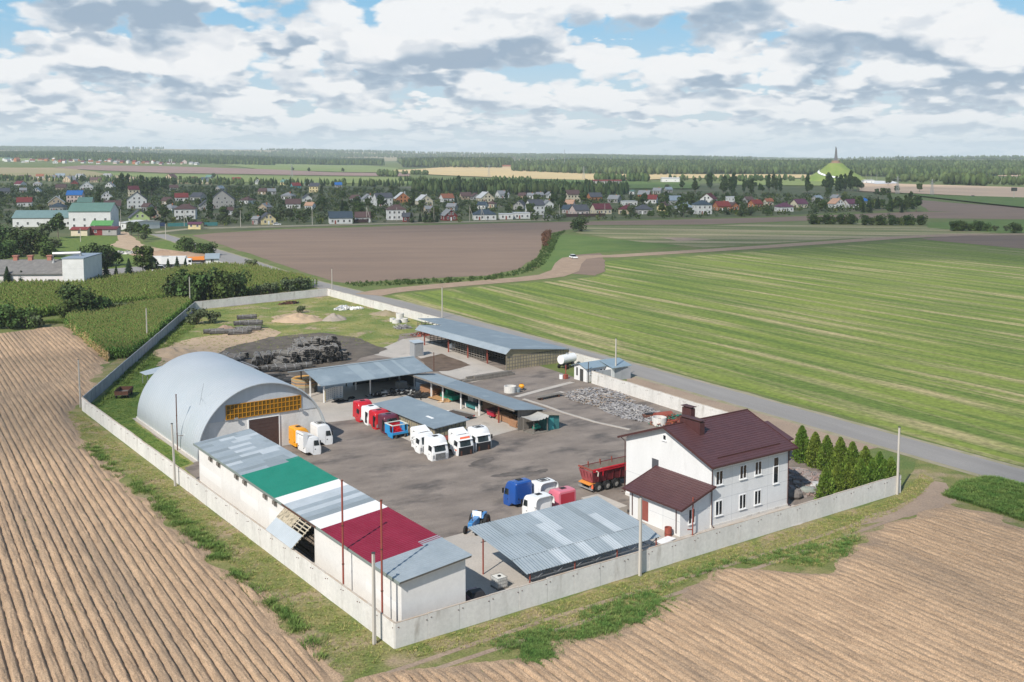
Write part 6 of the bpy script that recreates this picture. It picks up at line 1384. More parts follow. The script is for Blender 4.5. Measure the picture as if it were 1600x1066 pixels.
proto('tree_d', 'broadleaf_tree', 'x', 'tree', 6, 2.6, .8, 700, .40, LEAF[3], 24); proto('tall_a', 'tall_tree', 'x', 'tree', 14, 2.8, 1.8, 1000, .52, LEAF[0], 25, 'tall'); proto('spruce_a', 'spruce_tree', 'x', 'spruce', 9, 2.3, .5, 1100, .55, LEAF[4], 26, 'spruce'); proto('spruce_b', 'spruce_tree', 'x', 'spruce', 6, 1.9, .3, 900, .45, LEAF[4], 27, 'spruce')
B_ = lambda key, x, y, sc, lab, sq=1.0, g=None: plant(key, at(x, y), sc, None, lab, g, sq)
B_('bush_a', 126, 497, 1.35, 'big dark bush standing between the two corn patches'); B_('bush_b', 152, 496, 1.15, 'dark bush joined to the right of the big one between the corn patches'); B_('bush_b', 107, 500, .95, 'rounded bush on the left flank of the big one between the corn patches')
B_('bush_c', 178, 492, 1.3, 'low bush trailing right of the big dark bush'); B_('bush_c', 200, 489, 1.1, 'lowest bush at the tip of the row behind the corn patch')
B_('bush_b', 14, 514, 1.2, 'dark bush at the left edge of the picture above the ridged field'); B_('bush_b', 38, 513, 1.0, 'dark bush second from the left edge above the ridged field'); B_('bush_c', 56, 512, 1.2, 'small bush right of the two dark ones above the ridged field')
for k, (x, y, s, l) in enumerate(((279, 473, 1.25, 'leftmost'), (300, 473, 1.35, 'second from left'), (322, 471, 1.3, 'third from left'), (345, 470, 1.35, 'fourth from left'), (368, 468, 1.15, 'rightmost'))): B_('bush_' + 'ab'[k % 2], x, y, s * (1.05 if k % 2 == 0 else 1.3), l + ' of the dark bushes behind the far wall corner', .85)
for x, y, s, l in ((404, 463, 1.3, 'small grey-green bush by the far wall, left of the yellow weeds'), (424, 460, 1.4, 'small bush in the middle of the far wall'), (452, 456, 1.6, 'shrub near the right end of the far wall'), (473, 452, 1.4, 'shrub close to the road behind the far wall'), (394, 421, 1.4, 'lone small bush on the road edge'), (308, 507, 1.5, 'lone bush on the waste grass inside the grey wall'), (333, 505, 1.1, 'low weed clump right of the lone bush inside the grey wall'), (470, 489, .7, 'thin sapling by the broad sand heap'), (653, 956 - 455, .1, None)):
    if l: B_('bush_c', x, y, s, l)
for k, (x, y, s, l) in enumerate(((283, 391, 1.0, 'farthest'), (298, 395, 1.0, 'second'), (312, 398, 1.0, 'third'), (325, 400, .85, 'nearest'))): B_('bush_' + 'ba'[k % 2], x, y, s, l + ' of the four dark bushes along the left side of the road')
for key, x, y, s, l in (('tree_a', 91, 373, 1.15, 'tall dark tree in front of the long green-roofed workshop'), ('tree_c', 70, 378, 1.2, 'greyish tree left of the tall dark one by the workshop'), ('bush_a', 8, 388, 1.6, 'dark green tree at the left edge above the white factory'), ('bush_a', 38, 398, 1.7, 'rounded dark tree above the white factory roof'), ('bush_b', 60, 396, 1.6, 'green tree right of the rounded dark one above the factory'), ('bush_b', 20, 402, 1.4, 'green bush behind the ridge of the white factory'), ('bush_a', 3, 408, 1.2, 'bush at the left edge behind the factory chimneys'), ('bush_b', 78, 402, 1.3, 'bush behind the white factory block'), ('bush_c', 85, 388, 1.8, 'small bush below the tall dark tree'),
                       ('bush_a', 138, 417, 1.25, 'dark bush left of the two in the lawn centre'), ('bush_a', 160, 418, 1.3, 'dark bush right of the two in the lawn centre'), ('bush_b', 176, 415, 1.2, 'smaller bush beside the two dark ones on the lawn'), ('tree_b', 224, 433, 1.1, 'leafy tree in front of the white box truck'), ('tree_c', 236, 432, .9, 'smaller leafy tree joined to the one by the box truck'),
                       ('tree_c', 205, 369, 1.0, 'leftmost tree of the clump by the road bend'), ('tree_a', 216, 373, .75, 'middle tree of the clump by the road bend'), ('tree_b', 228, 375, .8, 'rightmost tree of the clump by the road bend'), ('tree_c', 225, 378, .6, 'lowest front tree of the clump by the road bend'), ('bush_a', 905, 362, 1.15, 'round olive bush alone on the brown field edge')): B_(key, x, y, s, l)
for x, y, s, l in ((12, 452, 1.0, 'spruce at the far left in front of the white factory'), (34, 451, .8, 'smaller spruce in front of the white factory wall'), (166, 440, .95, 'left spruce of the three by the paved yard'), (182, 440, .72, 'small middle spruce of the three by the paved yard'), (202, 439, 1.05, 'tallest spruce of the three by the paved yard'), (263, 424, .65, 'tiny spruce left of the white box trucks front'), (277, 424, .75, 'tiny spruce in front of the white box truck'), (290, 422, .6, 'low spruce by the truck cab')): B_('spruce_b', x, y, s * 1.1, l)
for k, x in enumerate((1272, 1281, 1290, 1299, 1311, 1322, 1333)): B_('bush_' + 'ab'[k % 2], x, 350.5, .95, 'rounded dark bush in the left hedgerow on the right-hand fields', 1.0, 'bushes of the left hedgerow')
for k, x in enumerate((1354, 1363, 1372, 1381, 1396, 1405, 1416, 1424, 1437)): B_('bush_' + 'ab'[k % 2], x, 352, .95, 'rounded dark bush in the middle hedgerow on the right-hand fields', 1.0, 'bushes of the middle hedgerow')
for k, x in enumerate((1489, 1497, 1506, 1517, 1530, 1541, 1587)): B_('bush_' + 'ab'[k % 2], x, 361 + (k == 6) * 3, .85, 'rounded dark bush in the right hedgerow on the right-hand fields', 1.0, 'bushes of the right hedgerow')
for k, x in enumerate((1555, 1573)): B_('bush_c', x, 361, 1.1, ('tiny bush right of the right hedgerow', 'tiny bush second right of the right hedgerow')[k])
# ditch vegetation: a ragged strip nobody could count
def scatter_poly(P, n, seed=0):
    r = np.random.default_rng(seed); Pa = np.array([(p[0], p[1]) for p in P]); out = []; lo, hi = Pa.min(0), Pa.max(0)
    while len(out) < n:
        q = r.uniform(lo, hi, (n, 2)); ins = np.zeros(n, bool)
        for a, b in zip(Pa, np.roll(Pa, -1, 0)):
            c = (a[1] > q[:, 1]) != (b[1] > q[:, 1]); ins ^= c & (q[:, 0] < (b[0] - a[0]) * (q[:, 1] - a[1]) / (b[1] - a[1] + 1e-12) + a[0])
        out += list(q[ins])
    return np.array(out[:n])
def scatter_mesh(name, tv, tq, pts, sc, mats, tm=None, zoff=0.0, label=None, cat=None, seed=0, zs=None, tilt=0.0, smooth=False):
    """one mesh holding many copies of a small template: stuff nobody could count"""
    r = np.random.default_rng(seed); n = len(pts); tv = np.asarray(tv, float); a = r.uniform(0, 6.283, n); c, s = np.cos(a)[:, None], np.sin(a)[:, None]; sc = np.broadcast_to(sc, (n,))[:, None]; sz = sc if zs is None else np.broadcast_to(zs, (n,))[:, None]
    X = (tv[:, 0] * c - tv[:, 1] * s) * sc + pts[:, :1]; Y = (tv[:, 0] * s + tv[:, 1] * c) * sc + pts[:, 1:2]; Z = tv[:, 2] * sz + (T(pts[:, 0], pts[:, 1]) + zoff)[:, None]
    if tilt: X = X + tv[:, 2] * sz * r.normal(0, tilt, (n, 1)); Y = Y + tv[:, 2] * sz * r.normal(0, tilt, (n, 1))
    V = np.stack([X, Y, Z], -1).reshape(-1, 3); tq = np.asarray(tq); Q = (tq[None] + (np.arange(n) * len(tv))[:, None, None]).reshape(-1, tq.shape[1])
    o = np_mesh(name, V, Q, mats[0], smooth=smooth)
    if len(mats) > 1:
        for m in mats[1:]: o.data.materials.append(m)
        o.data.polygons.foreach_set('material_index', np.tile(np.asarray(tm, np.int32), n))
    tag(o, label, cat, None, 'stuff'); return o
def blades(n, w, h, spread, seed, bend=.4):
    r = random.Random(seed); v = []; q = []
    for k in range(n):
        a = r.uniform(0, 6.28); d = Vector((math.cos(a), math.sin(a), 0)); s = Vector((-d.y, d.x, 0)) * w; b = d * spread * r.random(); hh = h * r.uniform(.6, 1.1)
        p0, p1, p2 = b, b + d * hh * bend * .35 + Vector((0, 0, hh * .6)), b + d * hh * bend + Vector((0, 0, hh)); o = len(v)
        v += [tuple(p0 - s), tuple(p0 + s), tuple(p1 + s * .8), tuple(p1 - s * .8), tuple(p2 + s * .15), tuple(p2 - s * .15)]; q += [(o, o + 1, o + 2, o + 3), (o + 3, o + 2, o + 4, o + 5)]
    return v, q
GB = mat('grass_blades', (.20, .255, .06), (.33, .30, .11), .5, .35, .65, .95, world=True, island=.4, spec=.1); GB2 = mat('weed_blades', (.09, .165, .04), (.16, .215, .06), .5, .35, .65, .95, world=True, island=.4, spec=.1); GBD = mat('dry_blades', (.40, .30, .15), (.30, .23, .12), .5, .35, .65, .95, world=True, island=.3, spec=.1)
GBY = mat('yellow_blades', (.36, .32, .12), (.42, .34, .17), .5, .35, .65, .95, world=True, island=.35, spec=.1)
tv, tq = blades(9, .022, .20, .20, 1, .8)
vergeL = pxs([(100, 640), (126, 648), (200, 705), (300, 778), (420, 868), (520, 946), (617, 1018), (560, 1062), (515, 1042), (445, 955), (345, 872), (255, 790), (180, 728), (128, 690)])
vergeR = pxs([(617, 1018), (1000, 902), (1402, 778), (1440, 740), (1460, 750), (1445, 770), (1400, 800), (1345, 820), (1340, 858), (1285, 886), (1140, 880), (1085, 900), (1010, 955), (905, 995), (800, 1000), (640, 1030)])
scatter_mesh('grass', tv, tq, scatter_poly(vergeL, 4200, 1), np.random.default_rng(1).uniform(.3, .9, 4200), [GB], label='short yellow-green grass along the outside of the left wall', cat='grass', tilt=.2)
scatter_mesh('grass', tv, tq, scatter_poly(vergeR, 5000, 2), np.random.default_rng(2).uniform(.3, .9, 5000), [GB], label='thin worn grass along the outside of the front wall', cat='grass', tilt=.2)
scatter_mesh('dry_grass', tv, tq, np.vstack([scatter_poly(vergeR, 1900, 5), scatter_poly(vergeL, 1300, 6)]), np.random.default_rng(5).uniform(.3, .9, 3200), [GBY], label='yellowed dry grass mixed into the verges', cat='grass', tilt=.2)
def clumped(P, n, seed):
    r = np.random.default_rng(seed); c = scatter_poly(P, max(4, n // 9), seed); return c[r.integers(0, len(c), n)] + r.normal(0, .38, (n, 2)) * r.uniform(.3, 1.9, (n, 1))
wv, wq = blades(16, .02, .27, .34, 3, .6)
wl = np.vstack([clumped(pxs(P), n, 7 + i) for i, (P, n) in enumerate((([(215, 752), (258, 785), (300, 822), (362, 868), (352, 876), (290, 832), (248, 795), (212, 762)], 700), ([(340, 868), (450, 955), (520, 1040), (505, 1040), (430, 955), (332, 874)], 260), ([(130, 690), (150, 700), (200, 740), (190, 752), (140, 712)], 200)))])
scatter_mesh('weeds', wv, wq, wl, np.random.default_rng(9).uniform(.6, 1.5, len(wl)), [GB2], label='dark green weeds between the ridged field and the left verge', cat='weeds', tilt=.15)
wr = np.vstack([clumped(pxs(P), n, 17 + i) for i, (P, n) in enumerate((([(760, 1008), (830, 985), (900, 985), (950, 960), (1010, 940), (1040, 955), (1020, 968), (940, 992), (880, 1010), (845, 1022)], 1150), ([(815, 1022), (850, 1012), (872, 1028), (850, 1042), (822, 1038)], 320), ([(900, 962), (1000, 925), (1100, 885), (1210, 862), (1300, 850), (1335, 835), (1330, 862), (1280, 882), (1140, 882), (1060, 915), (960, 965)], 1000), ([(1000, 935), (1040, 930), (1075, 950), (1040, 962)], 260)))])
scatter_mesh('weeds', wv, wq, wr, np.random.default_rng(19).uniform(.4, 1.1, len(wr)), [GB2], label='dark green weed patches between the front verge and the field', cat='weeds', tilt=.15)
wv2 = scatter_poly(pxs([(1475, 775), (1500, 755), (1545, 745), (1640, 768), (1660, 830), (1600, 815), (1540, 795)]), 4200, 31)
scatter_mesh('tall_grass', wv, wq, wv2, np.random.default_rng(31).uniform(.7, 1.5, len(wv2)), [GB2], label='tall dark green grass between the road and the right-hand field', cat='grass', tilt=.2)
lw = scatter_poly([W(.3, 58), W(3.2, 59), W(3.2, 84), W(7, 91), W(12, 97), W(18, 111), W(22, 126), W(19, 131), W(-.5, 96)], 4200, 33)
scatter_mesh('lawn_grass', tv, tq, lw, np.random.default_rng(33).uniform(.4, 1.0, len(lw)), [GB2], label='fresh green grass strip between the left wall and the hangar', cat='grass', tilt=.2)
wg = scatter_poly([W(24, 113), W(30, 122), W(48, 121), W(57, 122), W(66, 119), W(80, 129), W(85, 150), W(85, 192), W(48, 187), W(22, 140)], 2600, 35)
scatter_mesh('waste_grass', wv, wq, wg, np.random.default_rng(35).uniform(.3, .9, len(wg)), [GB], label='rough grass and weeds on the waste ground at the back of the yard', cat='grass', tilt=.2)
yw = scatter_poly([W(1.0, 96), W(6, 104), W(22, 134), W(38, 162), W(45, 178), W(43, 182), W(20, 140)], 900, 36)
scatter_mesh('weeds', wv, wq, yw, np.random.default_rng(36).uniform(.8, 2.0, len(yw)), [GB2], label='weeds along the inner foot of the grey wall', cat='weeds', tilt=.2)
lv, lq = leaf_cloud([((0, 0, .55), (.75, .75, .55)), ((.4, .2, .8), (.4, .4, .4)), ((-.4, -.2, .5), (.5, .5, .45))], 26, .24, 5)
def leafy(name, pts, sc, m, label, cat='shrubs', seed=0): return scatter_mesh(name, lv, lq, pts, sc, [m], label=label, cat=cat, seed=seed)
dp = scatter_poly(pxs([(540, 444), (620, 440), (760, 434), (812, 423), (838, 406), (852, 383), (860, 368), (884, 361), (872, 372), (866, 390), (852, 412), (835, 424), (770, 438.5), (640, 445.5), (560, 449)]), 750, 41)
leafy('ditch_shrubs', dp, np.random.default_rng(41).uniform(.3, 1.0, len(dp)), LEAF[1], 'dark ragged weeds and shrubs filling the ditch beside the brown field', 'shrubs', 41)
dr = scatter_poly(pxs([(850, 364), (860, 362), (858, 378), (852, 388), (849, 378)]), 130, 42); leafy('reddish_weeds', dr, np.random.default_rng(42).uniform(.8, 1.6, len(dr)), mat('reddish_leaf', (.16, .06, .035), (.10, .05, .03), 1.0, island=.3), 'reddish brown weeds at the bend of the ditch', 'weeds', 42)
# corn
cv_, cq_ = [], []; cm_ = []
r_ = random.Random(2)
for k in range(7):
    a = k * 2.5 + r_.random() * .5; d = Vector((math.cos(a), math.sin(a), 0)); s = Vector((-d.y, d.x, 0)) * .07; z = .5 + .22 * k; L = .62 - .04 * k; o = len(cv_)
    for p in (Vector((0, 0, z)), d * L * .6 + Vector((0, 0, z + .28)), d * L * 1.2 + Vector((0, 0, z + .05))): cv_ += [tuple(p - s), tuple(p + s)]
    cq_ += [(o, o + 1, o + 3, o + 2), (o + 2, o + 3, o + 5, o + 4)]; cm_ += [0, 0]
for a in (0, 1.57):
    o = len(cv_); dx, dy = .05 * math.cos(a), .05 * math.sin(a); cv_ += [(-dx, -dy, 0), (dx, dy, 0), (dx, dy, 2.0), (-dx, -dy, 2.0)]; cq_.append((o, o + 1, o + 2, o + 3)); cm_.append(0)
    o = len(cv_); dx *= 1.3; dy *= 1.3; cv_ += [(-dx, -dy, 2.2), (0, 0, 1.95), (dx, dy, 2.25), (0, 0, 2.4)]; cq_.append((o, o + 1, o + 2, o + 3)); cm_.append(1)
CL = mat('corn_leaf', (.09, .175, .03), (.15, .225, .05), .25, .35, .65, .85, world=True, island=.4, spec=.2); CT = mat('corn_tassel', (.26, .26, .09), rough=.9); CD = mat('corn_dry', (.50, .36, .17), rough=.95)
def rows(P, n, ang, sp, seed):
    q = scatter_poly(P, n, seed); d = np.array([-math.sin(ang), math.cos(ang)]); k = q @ d; return q + (np.round(k / sp) * sp - k)[:, None] * d + np.random.default_rng(seed).normal(0, .08, q.shape)
c1 = rows(pxs([(104, 509), (116, 500), (168, 492), (245, 480), (293, 477), (298, 482), (255, 517), (228, 545), (200, 561), (168, 562)]), 8500, R(122), .75, 51)
scatter_mesh('corn_field', cv_, cq_, c1, np.random.default_rng(51).uniform(.85, 1.15, len(c1)), [CL, CT], cm_, label='sunlit tasselled corn patch behind the grey wall', cat='corn')
c2 = rows(pxs([(-40, 512), (-40, 452), (130, 445), (200, 439), (262, 431), (300, 424), (345, 421), (400, 425), (470, 441), (495, 449), (470, 452), (400, 462), (270, 474), (165, 484), (60, 497)]), 15000, R(122), 1.1, 52)
scatter_mesh('corn_field', cv_, cq_, c2, np.random.default_rng(52).uniform(1.0, 1.3, len(c2)), [CL, CT], cm_, label='large shaded corn field below the white factory', cat='corn')
c3 = scatter_poly(pxs([(104, 509), (110, 508), (170, 560), (168, 566)]), 450, 53); scatter_mesh('dry_corn', cv_, cq_, c3, np.random.default_rng(53).uniform(.6, .95, 450), [CD, CT], cm_, label='dry yellow corn stalks along the field edge', cat='corn')
gm = scatter_poly(pxs([(60, 505), (165, 490), (290, 474), (300, 476), (240, 482), (165, 494), (104, 506)]), 2600, 54); scatter_mesh('weeds', wv, wq, gm, np.random.default_rng(54).uniform(1.0, 2.4, len(gm)), [GB2], label='tall weeds between the two corn patches', cat='weeds', tilt=.2)
# ------------------------------------------------------------------ village
def cm(name, c): return mat(name, c, tuple(q * .86 for q in c), .5, .35, .7, .85)
WALLS = dict(white=cm('wall_white', (.66, .66, .645)), cream=cm('wall_cream', (.62, .55, .41)), beige=cm('wall_beige', (.47, .38, .27)), grey=cm('wall_grey', (.36, .35, .335)), yellow=cm('wall_yellow', (.66, .55, .30)), brick=cm('wall_brick', (.42, .17, .08)),
             pink=cm('wall_pink', (.58, .47, .44)), lime=cm('wall_lime', (.50, .60, .26)), teal=cm('wall_teal', (.14, .36, .36)), maroon=cm('wall_maroon', (.20, .035, .035)))
ROOFS = {'dark-grey': cm('roof_dark_grey', (.085, .09, .105)), 'brown': cm('roof_brown', (.115, .07, .066)), 'grey': cm('roof_grey', (.26, .265, .27)), 'red': cm('roof_red', (.20, .04, .038)), 'orange': cm('roof_orange', (.27, .105, .06)), 'wine-red': cm('roof_wine', (.12, .03, .042)),
         'blue': cm('roof_blue', (.03, .15, .42)), 'slate': cm('roof_slate_blue', (.05, .075, .10)), 'teal': cm('roof_teal', (.12, .215, .185)), 'white': cm('roof_white', (.56, .56, .55)), 'purple': cm('roof_purple', (.12, .045, .08)), 'pale-blue': cm('roof_pale_blue', (.24, .29, .33)), 'peach': cm('roof_peach', (.50, .30, .20))}
def winmesh():
    b = MB(); b.box(-.5, .5, -.03, .04, 0, 1.35, DGLASS); me = b.build('window', DGLASS)
    f = MB(); f.box(-.6, -.5, -.06, .04, -.1, 1.45); f.box(.5, .6, -.06, .04, -.1, 1.45); f.box(-.5, .5, -.06, .04, 1.35, 1.45); f.box(-.5, .5, -.06, .04, -.1, 0); f.box(-.04, .04, -.055, .04, 0, 1.35); fo = f.build('frame', PVC, me); return me, fo
WM, WF = winmesh(); wfirst = [True]
def vwin(t, x, y, z, face, detail):
    if wfirst[0]: o = WM; wfirst[0] = False
    else:
        o = WM.copy(); COL.objects.link(o)
        if detail: c = WF.copy(); COL.objects.link(c); c.parent = o
    o.parent = t; o.location = (x, y, z); o.rotation_euler = (0, 0, face)
HOUSES = []
def house_v(px_, py_, wpx, wall, roof, kind='s', st=1, rot=None, name='house', depth=None, label=None, chim=True, flat=False, far=False):
    """kind: s = eaves side to the viewer, g = gable to the viewer, h = hipped, f = flat"""
    p = atg(px_, py_); ppm = F / p.y; w = max(4.5, min(19.0 if not far else 14, wpx / ppm)); d = depth or (min(w, 11) * .8 if kind != 'g' else max(8.0, w * .9))
    rot = random.choice((-1, 1)) * R(random.uniform(12, 30)) if rot is None else R(rot); w *= .88
    t = thing(name, 'x', 'house', p, rot); t['_x'] = px_
    hw = 2.9 * st + (.5 if w > 9 else .2); pitch = {'s': .72, 'g': .80, 'h': .62, 'f': 0}[kind]; wm, rm = WALLS[wall], ROOFS[roof]; b = MB(); r = MB(); ov = .45
    x0, x1, y0, y1 = -w / 2, w / 2, 0, d
    if kind == 'f':
        b.box(x0, x1, y0, y1, 0, hw); r.box(x0 - .2, x1 + .2, y0 - .2, y1 + .2, hw, hw + .25)
    elif kind == 's':
        hr = d / 2 * pitch; b.prism([(y0, 0), (y1, 0), (y1, hw), (d / 2, hw + hr - .05), (y0, hw)], 'x', x0, x1); e = ov * pitch
        r.prism([(y0 - ov, hw - e + .06), (d / 2, hw + hr + .06), (y1 + ov, hw - e + .06), (y1 + ov, hw - e + .24), (d / 2, hw + hr + .26), (y0 - ov, hw - e + .24)], 'x', x0 - ov, x1 + ov)
    elif kind == 'g':
        hr = w / 2 * pitch; b.prism([(x0, 0), (x1, 0), (x1, hw), (0, hw + hr - .05), (x0, hw)], 'y', y0, y1); e = ov * pitch
        r.prism([(x0 - ov, hw - e + .06), (0, hw + hr + .06), (x1 + ov, hw - e + .06), (x1 + ov, hw - e + .24), (0, hw + hr + .26), (x0 - ov, hw - e + .24)], 'y', y0 - ov, y1 + ov)
    else:
        hr = min(w, d) / 2 * pitch; b.box(x0, x1, y0, y1, 0, hw); i = max(0.0, (w - d) / 2); ix = w / 2 - i; k = w / 2 - (d / 2 if w > d else w / 2); yy = d / 2 if w >= d else w / 2
        X0, X1, Y0, Y1 = x0 - ov, x1 + ov, y0 - ov, y1 + ov; ra, rb = (-max(.2, (w - d) / 2), d / 2), (max(.2, (w - d) / 2), d / 2)
        r.add([(X0, Y0, hw - .05), (X1, Y0, hw - .05), (X1, Y1, hw - .05), (X0, Y1, hw - .05), (ra[0], ra[1], hw + hr), (rb[0], rb[1], hw + hr), (X0, Y0, hw - .2), (X1, Y0, hw - .2), (X1, Y1, hw - .2), (X0, Y1, hw - .2)],
              [(0, 1, 5, 4), (1, 2, 5), (2, 3, 4, 5), (3, 0, 4), (6, 9, 8, 7), (0, 6, 7, 1), (1, 7, 8, 2), (2, 8, 9, 3), (3, 9, 6, 0)])
    b.build('wall', wm, t); ro = r.build('roof', rm, t)
    if not far:
        det = ppm > 2.0
        if chim and kind != 'f':
            c = MB(); hz = hw + (d if kind == 's' else w) / 2 * pitch if kind != 'h' else hw + hr; c.box(w * .16, w * .16 + .7, d * .45, d * .45 + .7, hw + .2, hz + .7); c.build('chimney', WALLS['brick'] if roof in ('red', 'orange', 'grey') else rm, ro)
        n = max(1, min(5, int(w / 2.7)))
        for s in range(st):
            for k in range(n): vwin(t, x0 + w * (k + .5) / n, -.02, .95 + 2.9 * s, 0, det)
            for k in range(2): sd = 1 if rot < 0 else -1; vwin(t, sd * (w / 2 + .02) * -1 if False else (w / 2 + .02 if rot < 0 else -w / 2 - .02), d * (k + .5) / 2, .95 + 2.9 * s, R(90) if rot < 0 else R(-90), det)
        if kind == 'g' and w > 7:
            for k in (-1, 1): vwin(t, k * w * .13, -.02, hw + .35, 0, det)
        dr = MB(); dx = x0 + w * (.5 / n) + (w / n) * .5 if n > 1 else -w * .3; dr.box(dx - .45, dx + .45, -.06, .0, 0, 2.05); dr.build('door', random.choice([DOORB, DOORR, STEELD, PVC]), t)
    elif True:
        for k in (-1, 1): vwin(t, k * w * .22, -.02, 1.0, 0, False)
    HOUSES.append([t, wall, roof, kind, st, px_, far, label]); return t
V_ = house_v
